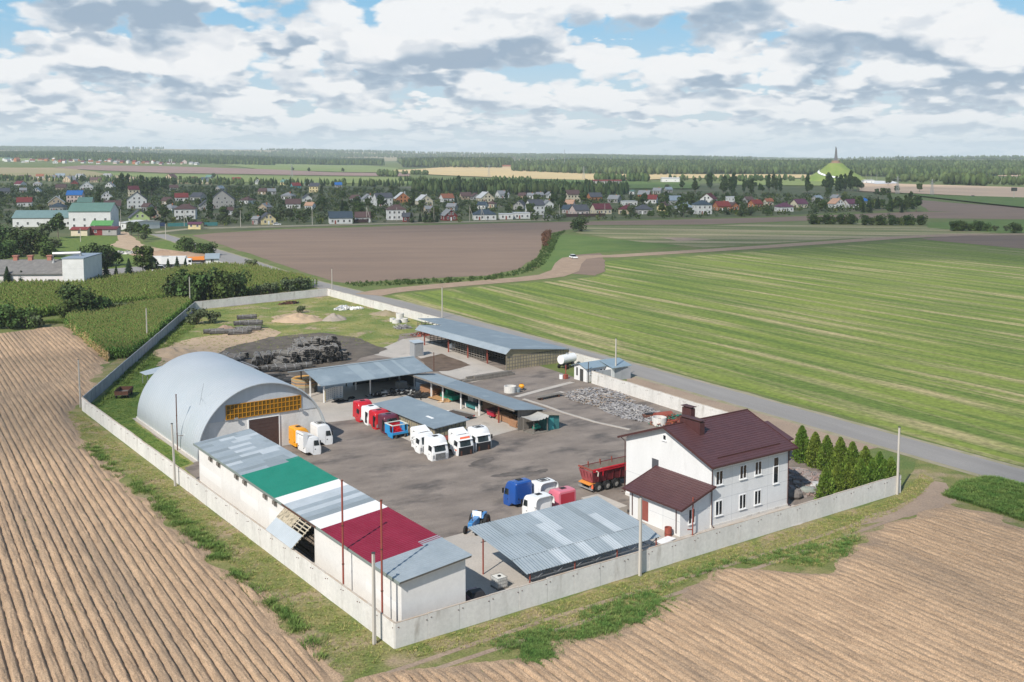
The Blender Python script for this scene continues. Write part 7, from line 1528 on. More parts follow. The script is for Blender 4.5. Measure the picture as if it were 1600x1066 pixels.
for a in ((6, 280, 12, 'white', 'orange', 's'), (39, 281, 18, 'white', 'brown', 's'), (62, 279, 12, 'white', 'orange', 's'), (81, 283, 14, 'beige', 'grey', 'g'), (94, 278, 15, 'white', 'pale-blue', 's'), (104, 285, 17, 'beige', 'grey', 'g'), (122, 282, 16, 'white', 'grey', 's', 2), (149, 285, 18, 'beige', 'brown', 's'), (166, 278, 14, 'white', 'grey', 's'),
          (27, 292, 16, 'white', 'wine-red', 's'), (58, 291, 13, 'white', 'grey', 'h'), (116, 290, 12, 'maroon', 'brown', 'g'), (95, 298, 17, 'beige', 'brown', 's'), (135, 297, 22, 'white', 'white', 'g', 1, 20), (170, 295, 15, 'white', 'grey', 'g'), (8, 304, 16, 'grey', 'dark-grey', 's'), (36, 302, 11, 'grey', 'grey', 's'), (56, 303.5, 13, 'white', 'pale-blue', 'g', 1, 10), (116, 317, 26, 'pink', 'blue', 's', 2, 8),
          (38, 323, 24, 'white', 'red', 's', 1, 20), (88, 324, 27, 'beige', 'white', 'g', 1, 22), (132, 323, 24, 'cream', 'teal', 's', 1, 8), (88, 331, 24, 'grey', 'slate', 'h', 1, 5), (166, 314, 20, 'white', 'white', 'g', 1, 20), (176, 329, 27, 'grey', 'brown', 's', 1, 20), (214, 326, 33, 'white', 'dark-grey', 'g', 2, 18), (210, 307, 18, 'cream', 'wine-red', 's', 2), (219, 350, 33, 'lime', 'dark-grey', 'g', 1, 25), (241, 341, 22, 'beige', 'brown', 'g', 1, 25), (226, 330, 16, 'grey', 'brown', 's'),
          (263, 281, 15, 'beige', 'brown', 'g'), (303, 284, 13, 'beige', 'wine-red', 's'), (317, 285, 14, 'white', 'slate', 's'), (325, 280, 10, 'grey', 'teal', 's'), (370, 285, 14, 'white', 'red', 's'), (404, 288, 10, 'white', 'grey', 'g'), (443, 289, 13, 'yellow', 'teal', 's'), (464, 295, 15, 'teal', 'red', 's'), (483, 290, 12, 'white', 'teal', 'g'), (490, 301, 17, 'yellow', 'dark-grey', 's', 2), (272, 298, 14, 'white', 'brown', 's'), (284, 315, 22, 'white', 'red', 's', 1, 20), (258, 320, 17, 'beige', 'brown', 's'), (305, 314, 22, 'grey', 'dark-grey', 's'),
          (347, 326, 46, 'grey', 'dark-grey', 'g', 2, 14), (381, 319, 20, 'white', 'brown', 'h'), (340, 299, 10, 'grey', 'pale-blue', 'g'), (409, 304, 15, 'beige', 'brown', 's'), (425, 304, 14, 'grey', 'grey', 's'), (447, 312, 20, 'grey', 'grey', 'h'), (481, 316, 15, 'white', 'dark-grey', 'g', 1, 20), (458, 326, 25, 'white', 'brown', 's', 1, 10), (482, 328, 15, 'white', 'peach', 's'), (410, 331, 16, 'beige', 'grey', 'g'), (420, 351, 25, 'yellow', 'dark-grey', 'g', 1, 24), (289, 343, 36, 'white', 'brown', 'h', 2, 10), (323, 329, 23, 'grey', 'dark-grey', 'g', 1, 22), (261, 332, 22, 'white', 'grey', 'h'), (358, 336, 14, 'white', 'brown', 's'), (398, 351, 11, 'grey', 'grey', 's'),
          (529, 293, 12, 'grey', 'blue', 's'), (552, 316, 16, 'white', 'brown', 's'), (577, 318, 21, 'white', 'grey', 'g', 1, 20), (601, 322, 30, 'white', 'dark-grey', 's', 2, 24), (630, 317, 26, 'brick', 'white', 'g', 1, 15), (666, 321, 25, 'cream', 'white', 'g', 1, 24), (701, 316, 21, 'white', 'orange', 's', 1, 25), (729, 312, 18, 'beige', 'brown', 's'), (745, 313, 14, 'grey', 'brown', 'g'), (762, 316, 25, 'cream', 'white', 'g', 1, 22), (788, 310, 19, 'white', 'grey', 's'), (766, 325, 15, 'cream', 'brown', 'h'), (752, 327, 15, 'white', 'slate', 's'), (533, 350, 40, 'white', 'slate', 's', 1, 14), (567, 348, 26, 'white', 'brown', 's', 1, 10), (620, 344, 33, 'white', 'brown', 'h', 2, 12), (637, 347, 17, 'maroon', 'dark-grey', 's', 1, 10), (705, 345, 24, 'maroon', 'grey', 'g', 1, 25), (758, 344, 40, 'white', 'slate', 'h', 1, 8), (791, 343, 24, 'white', 'white', 'f', 1, 5),
          (816, 342, 28, 'white', 'white', 'f', 1, 8), (840, 336, 27, 'white', 'dark-grey', 's', 2, 22), (810, 328, 19, 'grey', 'dark-grey', 'g'), (858, 326, 17, 'white', 'grey', 'g'), (887, 325, 19, 'pink', 'peach', 's'), (910, 337, 27, 'pink', 'dark-grey', 's', 1, 24), (886, 334, 19, 'grey', 'slate', 's'), (943, 335, 31, 'cream', 'wine-red', 's', 1, 18), (977, 335, 25, 'beige', 'wine-red', 'h'), (1008, 335, 28, 'grey', 'dark-grey', 'h', 1, 10), (1034, 330, 18, 'yellow', 'brown', 'g', 1, -22), (986, 322, 24, 'white', 'white', 'f'), (1016, 318, 21, 'white', 'red', 's'), (897, 316, 25, 'cream', 'brown', 's', 2, 22), (932, 314, 22, 'brick', 'dark-grey', 's', 1, 20), (1005, 310, 20, 'brick', 'grey', 's'), (1073, 332, 28, 'white', 'pale-blue', 'h', 1, 12), (1101, 335, 28, 'white', 'slate', 'h', 2, 14), (1132, 330, 24, 'brick', 'red', 's', 1, 16), (1149, 329, 14, 'brick', 'brown', 'g', 1, 18), (1151, 321, 22, 'white', 'white', 'f', 2, 18), (1185, 325, 19, 'brick', 'red', 's'), (1104, 318, 24, 'white', 'wine-red', 'g'), (1056, 320, 24, 'grey', 'pale-blue', 's'), (957, 317, 19, 'grey', 'grey', 's'),
          (815, 311, 13, 'beige', 'brown', 's'), (828, 311, 12, 'white', 'grey', 's'), (845, 310, 13, 'grey', 'grey', 's'), (861, 310, 12, 'white', 'grey', 'g'), (1026, 303, 14, 'grey', 'grey', 's'), (1046, 301, 12, 'grey', 'pale-blue', 's'), (987, 304, 9, 'white', 'teal', 'h'), (1230, 331, 25, 'white', 'purple', 'h', 1, 16), (1254, 325, 22, 'cream', 'purple', 's', 1, 22), (1313, 325, 21, 'white', 'peach', 'g', 1, 20), (1334, 325, 21, 'white', 'purple', 's', 1, 20), (1352, 320, 10, 'grey', 'blue', 's'), (1311, 315, 12, 'grey', 'grey', 'g'), (1281, 316, 14, 'grey', 'pale-blue', 's'), (1203, 321, 13, 'cream', 'orange', 's'), (1172, 318, 14, 'grey', 'brown', 's'), (704, 330, 16, 'grey', 'grey', 's'), (672, 334, 15, 'beige', 'grey', 's')):
    V_(*a)
fr_ = random.Random(9)
for k in range(44):
    x = (k + fr_.random()) * 6.9 + 2; y = 250.5 + 4.0 * fr_.random() + (x / 300) * 4.0; V_(x, y, fr_.uniform(4.5, 8), fr_.choice(['white', 'white', 'cream', 'pink', 'brick']), fr_.choice(['orange', 'brown', 'grey', 'wine-red', 'red', 'grey', 'white']), fr_.choice(['s', 'g']), fr_.choice([1, 1, 2]), far=True)
ORD = ['leftmost', 'second', 'third', 'fourth', 'fifth', 'sixth', 'seventh', 'eighth', 'ninth', 'tenth', 'eleventh', 'twelfth', 'thirteenth', 'fourteenth', 'fifteenth']
def label_houses():
    fm = {'s': 'gabled', 'g': 'gable-front', 'h': 'hipped', 'f': 'flat-roofed'}; grp = {}
    for h in HOUSES:
        t, wall, roof, kind, st, x, far, lab = h; z = 'tiny ' if far else ''
        base = f"{z}{wall} {'tall ' if st == 2 else ''}{fm[kind]} house" + ('' if kind == 'f' else f" with {roof} roof")
        grp.setdefault(base, []).append((x, t))
    for base, L_ in grp.items():
        L_.sort(key=lambda q: q[0]); n = len(L_); far = base.startswith('tiny')
        for i, (x, t) in enumerate(L_):
            place = 'in the far hamlet' if far else 'in the village'
            if n == 1: t['label'] = f'{base} {place}'
            else: t['label'] = f"{base}, {ORD[i] + ('' if i == 0 else ' from left')} {place}" if i < n - 1 or n < 3 else f'{base}, rightmost {place}'
            t['group'] = 'houses of the distant hamlet' if far else 'houses of the village'
            if '_x' in t: del t['_x']
label_houses()
# the green-roofed workshop, the white factory and the long white shed on the left
def big_block(name, label, cat, x0p, y0p, wpx, d, h, rise, wall, roof, rot=0, wins=(4, 1), hip=False, rm=None):
    p = atg(x0p, y0p); ppm = F / p.y; w = wpx / ppm; t = thing(name, label, cat, p, R(rot)); b = MB(); b.prism([(0, 0), (d, 0), (d, h), (d / 2, h + rise - .05), (0, h)], 'x', 0, w); b.build('wall', WALLS[wall], t)
    r = MB(); e = .5 * rise / (d / 2); r.prism([(-.5, h - e + .05), (d / 2, h + rise + .05), (d + .5, h - e + .05), (d + .5, h - e + .25), (d / 2, h + rise + .27), (-.5, h - e + .25)], 'x', -.4, w + .4); r.build('roof', rm or ROOFS[roof], t)
    for s in range(wins[1]):
        for k in range(wins[0]): vwin(t, w * (k + .5) / wins[0], -.03, 1.3 + 3.2 * s + (h - 3 if wins[1] == 1 and h > 5 else 0), 0, True)
    return t
big_block('workshop', 'long white workshop with pale teal roof and a row of windows', 'workshop', 20, 355, 92, 12, 5.0, 3.4, 'white', 'teal', 4, (6, 1), rm=cm('roof_pale_teal', (.17, .26, .26)))
wk = big_block('workshop', 'taller white workshop block with green roof beside the pale teal one', 'workshop', 108, 359, 64, 14, 9.5, 3.8, 'white', 'teal', 4, (4, 2))
t = thing('green_porch_roof', 'bright green lean-to roof on the front of the taller workshop', 'canopy', atg(145, 362), R(4)); b = MB(); b.slab((0, -4, 3.4), (10.5, -4, 3.4), (10.5, .2, 5.6), (0, .2, 5.6), .15); b.build('roof', cm('roof_green', (.10, .28, .09)), t); b = MB(); b.box(.2, 10.3, -.1, .1, 0, 3.3); b.box(.1, .3, -3.9, -.1, 0, 3.3); b.box(10.2, 10.4, -3.9, -.1, 0, 3.3); b.build('side_wall', WALLS['white'], t)
for nm, lab, x, y, w_, wl_, rf_ in (('shed', 'small cream shed with red roof below the taller workshop', 111, 369, 25, 'cream', 'red'), ('garage', 'low dark red garage between the cream and the grey sheds', 138, 368, 22, 'maroon', 'wine-red'), ('garage', 'low grey garage at the right end of the red one', 160, 368, 22, 'grey', 'wine-red')):
    big_block(nm, lab, nm, x, y, w_, 6, 3.0, .9, wl_, rf_, 3, (1, 1))
big_block('white_shed', 'long white shed with flat pale roof beside the road bend', 'shed', 189, 359, 22, 18, 3.6, .8, 'white', 'white', -38, (2, 1))
big_block('kiosk', 'small pale yellow kiosk with purple roof at the field corner', 'kiosk', 294, 358.5, 20, 4.5, 2.7, .8, 'yellow', 'purple', -4, (2, 1))
def factory():
    p = at(-60, 452); t = thing('white_factory', 'low white factory hall with old grey roof and taller white end block', 'factory', p, R(3)); ppm = F / p.y; w = 158 / ppm
    b = MB(); b.prism([(0, 0), (16, 0), (16, 4.3), (8, 7.4), (0, 4.3)], 'x', 0, w); b.build('wall', mat('pink_white_wall', (.66, .63, .62), (.60, .56, .55), .4, .35, .7, .9, fine=.05), t)
    b = MB(); b.prism([(-.5, 4.15), (8, 7.45), (16.5, 4.15), (16.5, 4.4), (8, 7.75), (-.5, 4.4)], 'x', -.2, w); ro = b.build('roof', mat('old_slate', (.20, .19, .18), (.14, .135, .13), .8, .35, .7, .95, fine=.2, stretch=(1, 1, 1)), t)
    for x in (4.2, 7.4, 11.6): b = MB(); X = w * (.43 + .165 * (x - 4.2) / 3.6); b.box(X - .6, X + .6, 7.3, 8.6, 7.2, 8.7); b.box(X - .8, X + .8, 7.1, 8.8, 8.7, 9.0); b.build('roof_vent', mat('vent_brick', (.36, .16, .12), rough=.9), ro)
    b = MB(); b.box(w, w + 33 / ppm, -.8, 15, 0, 8.7); bl = b.build('block', WALLS['white'], t); b = MB(); b.box(w - .15, w + 33 / ppm + .15, -.95, 15.15, 8.7, 8.95); b.build('flat_roof', mat('flat_felt', (.23, .28, .34), rough=.85), bl)
    for z in (2.9, 5.8): b = MB(); b.box(w + .02, w + 33 / ppm - .02, -.815, -.8, z, z + .04); b.build('panel_seam', mat('panel_seam', (.42, .43, .44)), bl)
    b = MB(); b.box(w * .845, w * .845 + 1.9, -.06, 0, .9, 2.7); b.build('grey_door', mat('louvre', (.22, .23, .25)), t)
    b = MB(); b.tube([(w - 5, 6, 6.8), (w - 5, 6, 9.6), (w + 3, 6, 9.8), (w + 3, 6, 8.8)], .5, 8); b.build('duct', STEELL, t)
    b = MB()
    for k in range(30): b.tube([(k * w / 29 + 8, -5, 0), (k * w / 29 + 8, -5, 1.6)], .04, 4)
    for z in (.5, 1.0, 1.55): b.box(8, w + 8, -5.03, -4.97, z, z + .04)
    tag(b.build('mesh_fence', STEELD, None, loc=p, rotz=R(3)), 'thin grey mesh fence in front of the white factory', 'fence')
factory()
# vehicles far away
def car(name, label, p, rot, pm, L=4.4, w=1.8, h=1.5, van=False):
    t = thing(name, label, 'van' if van else 'car', p, rot); b = MB(); z1 = h * (.56 if not van else .5)
    b.hexa([(-L / 2, -w / 2, .3), (L / 2, -w / 2, .3), (L / 2, w / 2, .3), (-L / 2, w / 2, .3), (-L / 2 + .05, -w / 2 + .04, z1), (L / 2 - .1, -w / 2 + .04, z1 - .08), (L / 2 - .1, w / 2 - .04, z1 - .08), (-L / 2 + .05, w / 2 - .04, z1)]); b.build('body', pm, t, bevel=.08)
    a0, a1, c0, c1 = (-L / 2 + .3, L / 2 - 1.3, -L / 2 + .8, L / 2 - 2.0) if not van else (-L / 2 + .05, L / 2 - .7, -L / 2 + .1, L / 2 - 1.3)
    b = MB(); b.hexa([(a0, -w / 2 + .08, z1 - .05), (a1, -w / 2 + .08, z1 - .05), (a1, w / 2 - .08, z1 - .05), (a0, w / 2 - .08, z1 - .05), (c0, -w / 2 + .22, h - .05), (c1, -w / 2 + .22, h - .05), (c1, w / 2 - .22, h - .05), (c0, w / 2 - .22, h - .05)]); b.build('window_band', DGLASS, t)
    b = MB(); b.box(c0 - .02, c1 + .02, -w / 2 + .2, w / 2 - .2, h - .05, h); b.build('roof', pm, t)
    for x in (-L * .3, L * .3):
        for y in (-w / 2 + .1, w / 2 - .1): wheel(t, x, y, .32, .2, axis='y')
    return t
car('parked_car', 'white car driving on the dirt road bend', at(896, 404), R(-70), PW); car('parked_car', 'white car parked by the pale yellow house in the village', at(433, 352), R(5), PW); car('parked_car', 'dark car parked beside the yellow kiosk', at(317, 353.5), R(5), BLACK)
car('parked_van', 'white minibus parked in front of the box truck', at(248, 425), R(8), PW, 5.4, 2.0, 2.2, True)
def boxtruck(label, p, rot, L, cab=True):
    t = thing('box_truck' if cab else 'box_trailer', label, 'truck' if cab else 'trailer', p, rot); b = MB(); b.box(-L / 2, L / 2 - (2.2 if cab else 0), -1.25, 1.25, 1.05, 3.7); b.build('cargo_box', WALLS['white'], t)
    b = MB(); b.box(-L / 2, L / 2, -.45, .45, .7, 1.05); b.build('chassis', STEELD, t)
    if cab: b = MB(); b.hexa([(L / 2 - 2.0, -1.15, .5), (L / 2, -1.15, .5), (L / 2, 1.15, .5), (L / 2 - 2.0, 1.15, .5), (L / 2 - 2.0, -1.15, 2.9), (L / 2 - .35, -1.1, 2.8), (L / 2 - .35, 1.1, 2.8), (L / 2 - 2.0, 1.15, 2.9)]); co = b.build('cab', PW, t, bevel=.08); b = MB(); b.box(L / 2 - 1.3, L / 2 - .4, -1.17, -1.14, 1.6, 2.4); b.box(L / 2 - .3, L / 2 - .16, -1.0, 1.0, 1.6, 2.4); b.build('window', DGLASS, co)
    for x in (-L * .33, -L * .22, L * .38):
        for y in (-1.05, 1.05): wheel(t, x, y, .48, .28, axis='y')
boxtruck('white box truck parked by the sand bank', at(277, 417), R(8), 10.5); boxtruck('white box trailer behind the leafy tree', at(250, 417), R(8), 6.5, False)
t = thing('tarpaulin_truck', 'orange tarpaulin load on a low truck beside the white hut', 'truck', at(307, 413), R(8)); b = MB(); b.box(-3, 3, -1.2, 1.2, .9, 1.6); b.build('bed', BLACK, t); b = MB(); b.hexa([(-3, -1.2, 1.6), (3, -1.2, 1.6), (3, 1.2, 1.6), (-3, 1.2, 1.6), (-2.6, -1.0, 2.6), (2.8, -1.0, 2.8), (2.8, 1.0, 2.8), (-2.6, 1.0, 2.6)]); b.build('tarpaulin', mat('orange_tarp', (.62, .20, .03), rough=.6), t)
for x in (-2, 2):
    for y in (-1, 1): wheel(t, x, y, .48, .28, axis='y')
big_block('gate_hut', 'small white gate hut with grey-blue gable roof beside the road', 'hut', 322, 416, 19, 4.2, 2.7, 1.3, 'white', 'pale-blue', 12, (1, 1))
t = thing('white_fence', 'short white fence panel right of the gate hut', 'fence', at(343, 417), R(-60)); b = MB(); b.box(0, 5, -.06, .06, 0, 1.9); b.build('panel', PVC, t); b = MB(); b.box(-.1, 0, -.1, .1, 0, 2.0); b.box(5, 5.1, -.1, .1, 0, 2.0); b.build('post', STEELL, t)
scrap('rubble', 'strip of grey rubble on the lawn left of the sand bank', 'rubble', at(196, 397), 90, 9.0, 1.6, 1.0, [CONC, GW[2], GW[0]], .5, 1.6, thick=(.1, .4), rot=R(-35), seed=40); heap('sand_bank', 'long reddish sand bank behind the white box trucks', 'heap', at(262, 399), 17, 6, 2.0, mat('red_sand', (.36, .25, .17), (.29, .20, .14), .3, .3, .7, .95, world=True, fine=.2), 9, R(-45))
def fence_v(label, P, h, m, nm='fence'):
    a = atg(*P[0]); b_ = atg(*P[1]); d = b_ - a; L = d.length; t = thing(nm, label, 'fence', a, math.atan2(d.y, d.x)); b = MB(); b.box(0, L, -.04, .04, .1, h); b.build('panel', m, t); b = MB(); n = int(L / 3)
    for k in range(n + 1): b.box(k * L / n - .08, k * L / n + .08, .045, .16, 0, h + .1)
    b.build('post', STEELD, t)
fence_v('turquoise fence in front of the white mansion', ((262, 354.5), (340, 353)), 2.0, TEAL); fence_v('dark fence in front of the pinkish house', ((884, 339.5), (946, 338.5)), 2.0, mat('dark_fence', (.06, .035, .035)))
fence_v('grey fence left of the dark one', ((848, 340.5), (882, 339.8)), 1.8, CONC_GREY); fence_v('white wall right of the green-roofed workshop', ((173, 353), (188, 353.5)), 2.4, PVC); fence_v('navy fence panel by the lime green house', ((240, 354), (258, 354)), 2.1, mat('navy', (.02, .04, .10))); fence_v('dark red fence behind the corner bushes', ((553, 348.5), (575, 348)), 2.0, mat('dark_fence', (.06, .035, .035)))
def upole(label, px_, py_, h, stay=False):
    t = thing('utility_pole', label, 'pole', atg(px_, py_)); b = MB(); b.tube([(0, 0, 0), (0, 0, h)], .17, 6, r2=.11); b.build('shaft', POLE, t); b = MB(); b.box(-.8, .8, -.06, .06, h - .5, h - .38); b.build('crossarm', STEELD, t)
    if stay: b = MB(); b.tube([(2.6, 0, 0), (.1, 0, h * .92)], .13, 6); b.build('stay', POLE, t)
for k, (x, y, h, s, l) in enumerate(((376, 355, 9, 0, 'concrete pole in front of the garden bushes left of the yellow house'), (488, 352, 9, 0, 'concrete pole by the road right of the yellow house'), (573, 348, 9, 1, 'stayed pole between the white houses in the front row'), (620, 346, 8, 0, 'pole in front of the two-storey hipped house'), (678, 345, 8, 0, 'pole in front of the dark hedge'), (734, 345.5, 8.5, 1, 'stayed pole left of the big slate blue roof'), (752, 345, 8, 1, 'stayed pole in front of the big slate blue roof'), (288, 354, 9, 1, 'stayed pole by the turquoise fence'), (874, 340, 8, 0, 'pole by the grey fence on the field edge'), (945, 338, 8, 0, 'pole at the right end of the dark fence'), (189, 353, 9, 0, 'pole beside the lime green house'), (126, 378, 6, 0, 'short white post on the lawn below the workshop'), (259, 374, 7, 0, 'white post by the road bend'))): upole(l, x, y, h, s)
# trees among the houses
hb = [(h[5], None) for h in HOUSES]
V_N = 0
HB = [(PX + F * h[0].location.x / h[0].location.y, 240 + F * (H - h[0].location.z) / h[0].location.y, max(10, 12 * F / h[0].location.y)) for h in HOUSES if not h[6]]
tr = random.Random(21); NT = 0
def vt(key, x, y, s, lab, g): plant(key, atg(x, y), s, None, lab, g)
LABS = {'tree_a': ('dark round tree among the houses of the village', 'dark trees of the village'), 'tree_b': ('mid green round tree among the houses of the village', 'green trees of the village'), 'tree_c': ('grey-green low tree among the houses of the village', 'low trees of the village'), 'tree_d': ('pale green small tree among the houses of the village', 'pale trees of the village'), 'tall_a': ('tall dark slender tree rising between the village houses', 'tall trees of the village'), 'spruce_a': ('dark spruce among the houses of the village', 'spruces of the village')}
while NT < 140:
    x = tr.uniform(-8, 1440); lo = 279 if x < 480 else (296 if x < 1060 else 290); hi = 352 - max(0, (x - 300)) * .0155
    if x < 190: hi = 346
    y = lo + (hi - lo) * tr.random() ** .85
    if any(abs(x - a) < w * .62 and -9 * 0 < y - b_ + 1 < 5.5 for a, b_, w in HB): continue
    if 100 < x < 175 and y > 330: continue
    key = tr.choice(['tree_a', 'tree_a', 'tree_b', 'tree_b', 'tree_c', 'tree_c', 'tree_d', 'tall_a', 'spruce_a']); s = tr.uniform(.62, 1.15) * (1.15 if y < 300 else .95)
    vt(key, x, y, s, *LABS[key]); NT += 1
def clump(lab, g, n, x0, x1, y0, y1, keys, s0, s1, seed):
    r = random.Random(seed)
    for k in range(n): key = r.choice(keys); vt(key, r.uniform(x0, x1), r.uniform(y0, y1), r.uniform(s0, s1), lab, g)
clump('big dark tree in the dense clump behind the grey house', 'dark clump behind the grey house', 13, 182, 262, 298, 307, ['tree_a', 'tree_a', 'tall_a'], 1.15, 1.5, 1)
clump('big dark tree in the clump left of the mound', 'clump left of the mound', 13, 1284, 1340, 296, 302, ['tree_a', 'tall_a'], 1.1, 1.5, 2)
clump('tall tree in the loose row behind the right-hand houses', 'row behind the right-hand houses', 15, 1082, 1190, 292, 306, ['tall_a', 'tall_a', 'tree_a'], .9, 1.25, 3)
clump('dark tree in the thin line between the village and the mound', 'line towards the mound', 10, 1195, 1275, 292, 304, ['tall_a', 'tree_a', 'tree_b'], .85, 1.2, 4)
clump('dark tree at the right end of the village', 'trees at the right end of the village', 15, 1330, 1432, 326, 333, ['tall_a', 'spruce_a', 'tree_a', 'tree_b'], .7, 1.05, 5)
clump('round hedge tree along the front edge of the village', 'hedge trees along the village edge', 22, 950, 1200, 334, 339, ['tree_c', 'tree_b', 'bush_b'], .6, .85, 6)
clump('dark hedge conifer along the front row of the village', 'hedge conifers along the front row', 10, 640, 685, 347, 348.5, ['spruce_b'], .8, 1.0, 7)
clump('round garden tree behind the field road on the left', 'garden trees on the left', 12, 360, 480, 343, 350, ['tree_c', 'bush_b', 'tree_b'], .7, .95, 8)
# ------------------------------------------------------------------ woods, far lines of trees, the mound with its monument
def cone_t(seed):
    r = random.Random(seed); v = []; q = []; n = 6
    for z0, z1, r0, r1 in ((.08, .48, .20, .12), (.36, .72, .165, .08), (.62, 1.0, .11, .01)):
        o = len(v)
        for zz, rr_ in ((z0, r0), (z1, r1)):
            for k in range(n): a = 6.283 * k / n + r.uniform(-.2, .2); f = r.uniform(.75, 1.2); v.append((rr_ * f * math.cos(a), rr_ * f * math.sin(a), zz + r.uniform(-.04, .02)))
        for k in range(n): q.append((o + k, o + (k + 1) % n, o + n + (k + 1) % n, o + n + k))
    return v, q
def blob_t(seed, w=.30):
    r = random.Random(seed); v = []; q = []; n = 7; rings = ((.10, .35), (.30, .95), (.55, 1.0), (.80, .72), (.99, .18))
    for z, rr_ in rings:
        for k in range(n): a = 6.283 * k / n + r.uniform(-.25, .25); f = r.uniform(.70, 1.2); v.append((w * rr_ * f * math.cos(a), w * rr_ * f * math.sin(a), z + r.uniform(-.07, .05)))
    for i in range(len(rings) - 1):
        for k in range(n): q.append((i * n + k, i * n + (k + 1) % n, (i + 1) * n + (k + 1) % n, (i + 1) * n + k))
    return v, q
WOOD = mat('wood_leaf', (.028, .052, .024), (.055, .085, .032), .01, .35, .65, .95, world=True, island=.0, spec=.05); WOODB = mat('wood_leaf_light', (.055, .085, .030), (.085, .11, .042), .01, .35, .65, .95, world=True, spec=.05)
def isl(m, amt):
    nt = m.node_tree; N, L = nt.nodes, nt.links; b = N['Principled BSDF']; src = b.inputs['Base Color'].links[0].from_socket; g = N.new('ShaderNodeNewGeometry'); r = N.new('ShaderNodeMapRange'); L.new(g.outputs['Random Per Island'], r.inputs[0]); r.inputs[3].default_value = 1 - amt; r.inputs[4].default_value = 1 + amt
    h = N.new('ShaderNodeHueSaturation'); L.new(r.outputs[0], h.inputs['Value']); L.new(src, h.inputs['Color']); L.new(h.outputs[0], b.inputs['Base Color'])
isl(WOOD, .5); isl(WOODB, .45)
def forest(label, P, n, h, seed, mix=.5, cat='forest', name='forest', world_pts=None, gap=None):
    pts = scatter_poly(world_pts or pxs(P), n, seed)
    if gap: g_ = np.sin(pts[:, 0] / 310 + seed) + np.sin(pts[:, 0] / 730 + pts[:, 1] / 420) + np.sin(pts[:, 1] / 260 + pts[:, 0] / 1100 + 2) + .6 * np.sin(pts[:, 0] / 120 + pts[:, 1] / 90); pts = pts[g_ > gap]
    n = len(pts); r = np.random.default_rng(seed); k = r.random(n) < mix; z = np.sin(pts[:, 0] / 170 + seed) * np.sin(pts[:, 1] / 210)
    A, B = pts[k], pts[~k]
    if len(A): v, q = cone_t(seed); s = h * r.uniform(.75, 1.15, len(A)); scatter_mesh(name, v, q, A, s * .95, [WOOD], label=label + ', conifers', cat=cat, seed=seed, zs=s)
    if len(B): v, q = blob_t(seed); s = h * r.uniform(.6, 1.0, len(B)); scatter_mesh(name, v, q, B, s * .95, [WOODB if mix < .75 else WOOD], label=label + ', broadleaf trees', cat=cat, seed=seed + 1, zs=s)
def fan(x0, x1, d0, d1, n=12): return [Vector(((px_ - PX) / F * d, d)) for px_, d in [(x0 + (x1 - x0) * k / n, d0) for k in range(n + 1)] + [(x1 + (x0 - x1) * k / n, d1) for k in range(n + 1)]]
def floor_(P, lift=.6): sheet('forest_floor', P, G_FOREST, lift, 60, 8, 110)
w1 = fan(-60, 430, 2950, 5000); sheet('far_field', w1, G_FGREEN, .6, 60, 8, 110); forest('dark wood on the low hill at the left horizon', None, 15000, 14, 61, .6, world_pts=w1, gap=-.9)
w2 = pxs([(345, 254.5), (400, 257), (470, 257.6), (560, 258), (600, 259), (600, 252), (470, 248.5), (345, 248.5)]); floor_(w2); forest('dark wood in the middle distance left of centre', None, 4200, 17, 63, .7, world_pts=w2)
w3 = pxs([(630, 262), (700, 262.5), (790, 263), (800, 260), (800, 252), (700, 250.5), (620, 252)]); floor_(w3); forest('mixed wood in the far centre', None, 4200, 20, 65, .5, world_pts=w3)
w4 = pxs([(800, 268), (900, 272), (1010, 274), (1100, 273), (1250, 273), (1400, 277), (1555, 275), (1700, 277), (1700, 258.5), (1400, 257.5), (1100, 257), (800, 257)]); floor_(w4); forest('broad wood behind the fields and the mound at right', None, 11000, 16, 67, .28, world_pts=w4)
w5 = fan(-80, 1680, 5000, 8600, 30); sheet('far_field', w5, G_TAN, 1.0, 60, 8, 150); forest('far blue woods along the horizon', None, 26000, 22, 69, .3, world_pts=w5, gap=.25)
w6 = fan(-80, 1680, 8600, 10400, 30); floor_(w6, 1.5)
forest('pine wood between the village and the yellow fields', [(642, 299), (700, 303), (800, 304.5), (880, 305.5), (980, 305), (982, 299), (900, 297.5), (800, 293.5), (700, 292.5), (655, 294)], 900, 11.5, 71, .5)
forest('pale trees along the field in front of the broad wood', [(930, 284), (1012, 285), (1012, 282.5), (930, 281.5)], 80, 13, 73, .1, 'trees', 'tree_line'); forest('pale roadside trees left of the mound', [(1045, 283), (1200, 285), (1255, 284), (1255, 282), (1045, 281)], 80, 10, 75, .1, 'trees', 'tree_line')
forest('avenue of pale trees right of the mound', [(1385, 284), (1475, 287), (1600, 291), (1700, 293), (1700, 289), (1600, 286), (1475, 283), (1385, 281)], 170, 13, 77, .05, 'trees', 'tree_line'); forest('round trees on the bright field at right', [(1474, 288.5), (1538, 291), (1538, 288), (1474, 286)], 90, 16, 79, .02, 'trees', 'tree_line')
forest('dark belt of trees along the back of the village', [(-20, 284), (180, 286), (330, 290), (480, 292), (640, 293), (640, 290), (480, 288.5), (330, 286), (180, 282.5), (-20, 280)], 420, 9, 81, .45, 'trees', 'tree_belt')
forest('small clumps of trees on the far green field', [(590, 276), (623, 277.5), (623, 275.5), (590, 274)], 26, 13, 83, .1, 'trees', 'tree_line'); forest('small line of trees on the yellow field', [(628, 273.5), (668, 274.5), (668, 273), (628, 272)], 34, 10, 85, .1, 'trees', 'tree_line'); forest('low dark trees along the far road', [(622, 284.5), (668, 285.5), (668, 283.5), (622, 283)], 30, 9, 87, .1, 'trees', 'tree_line'); forest('low dark trees along the far road at centre', [(770, 286), (830, 288), (830, 286), (770, 284.5)], 46, 10, 88, .2, 'trees', 'tree_line')
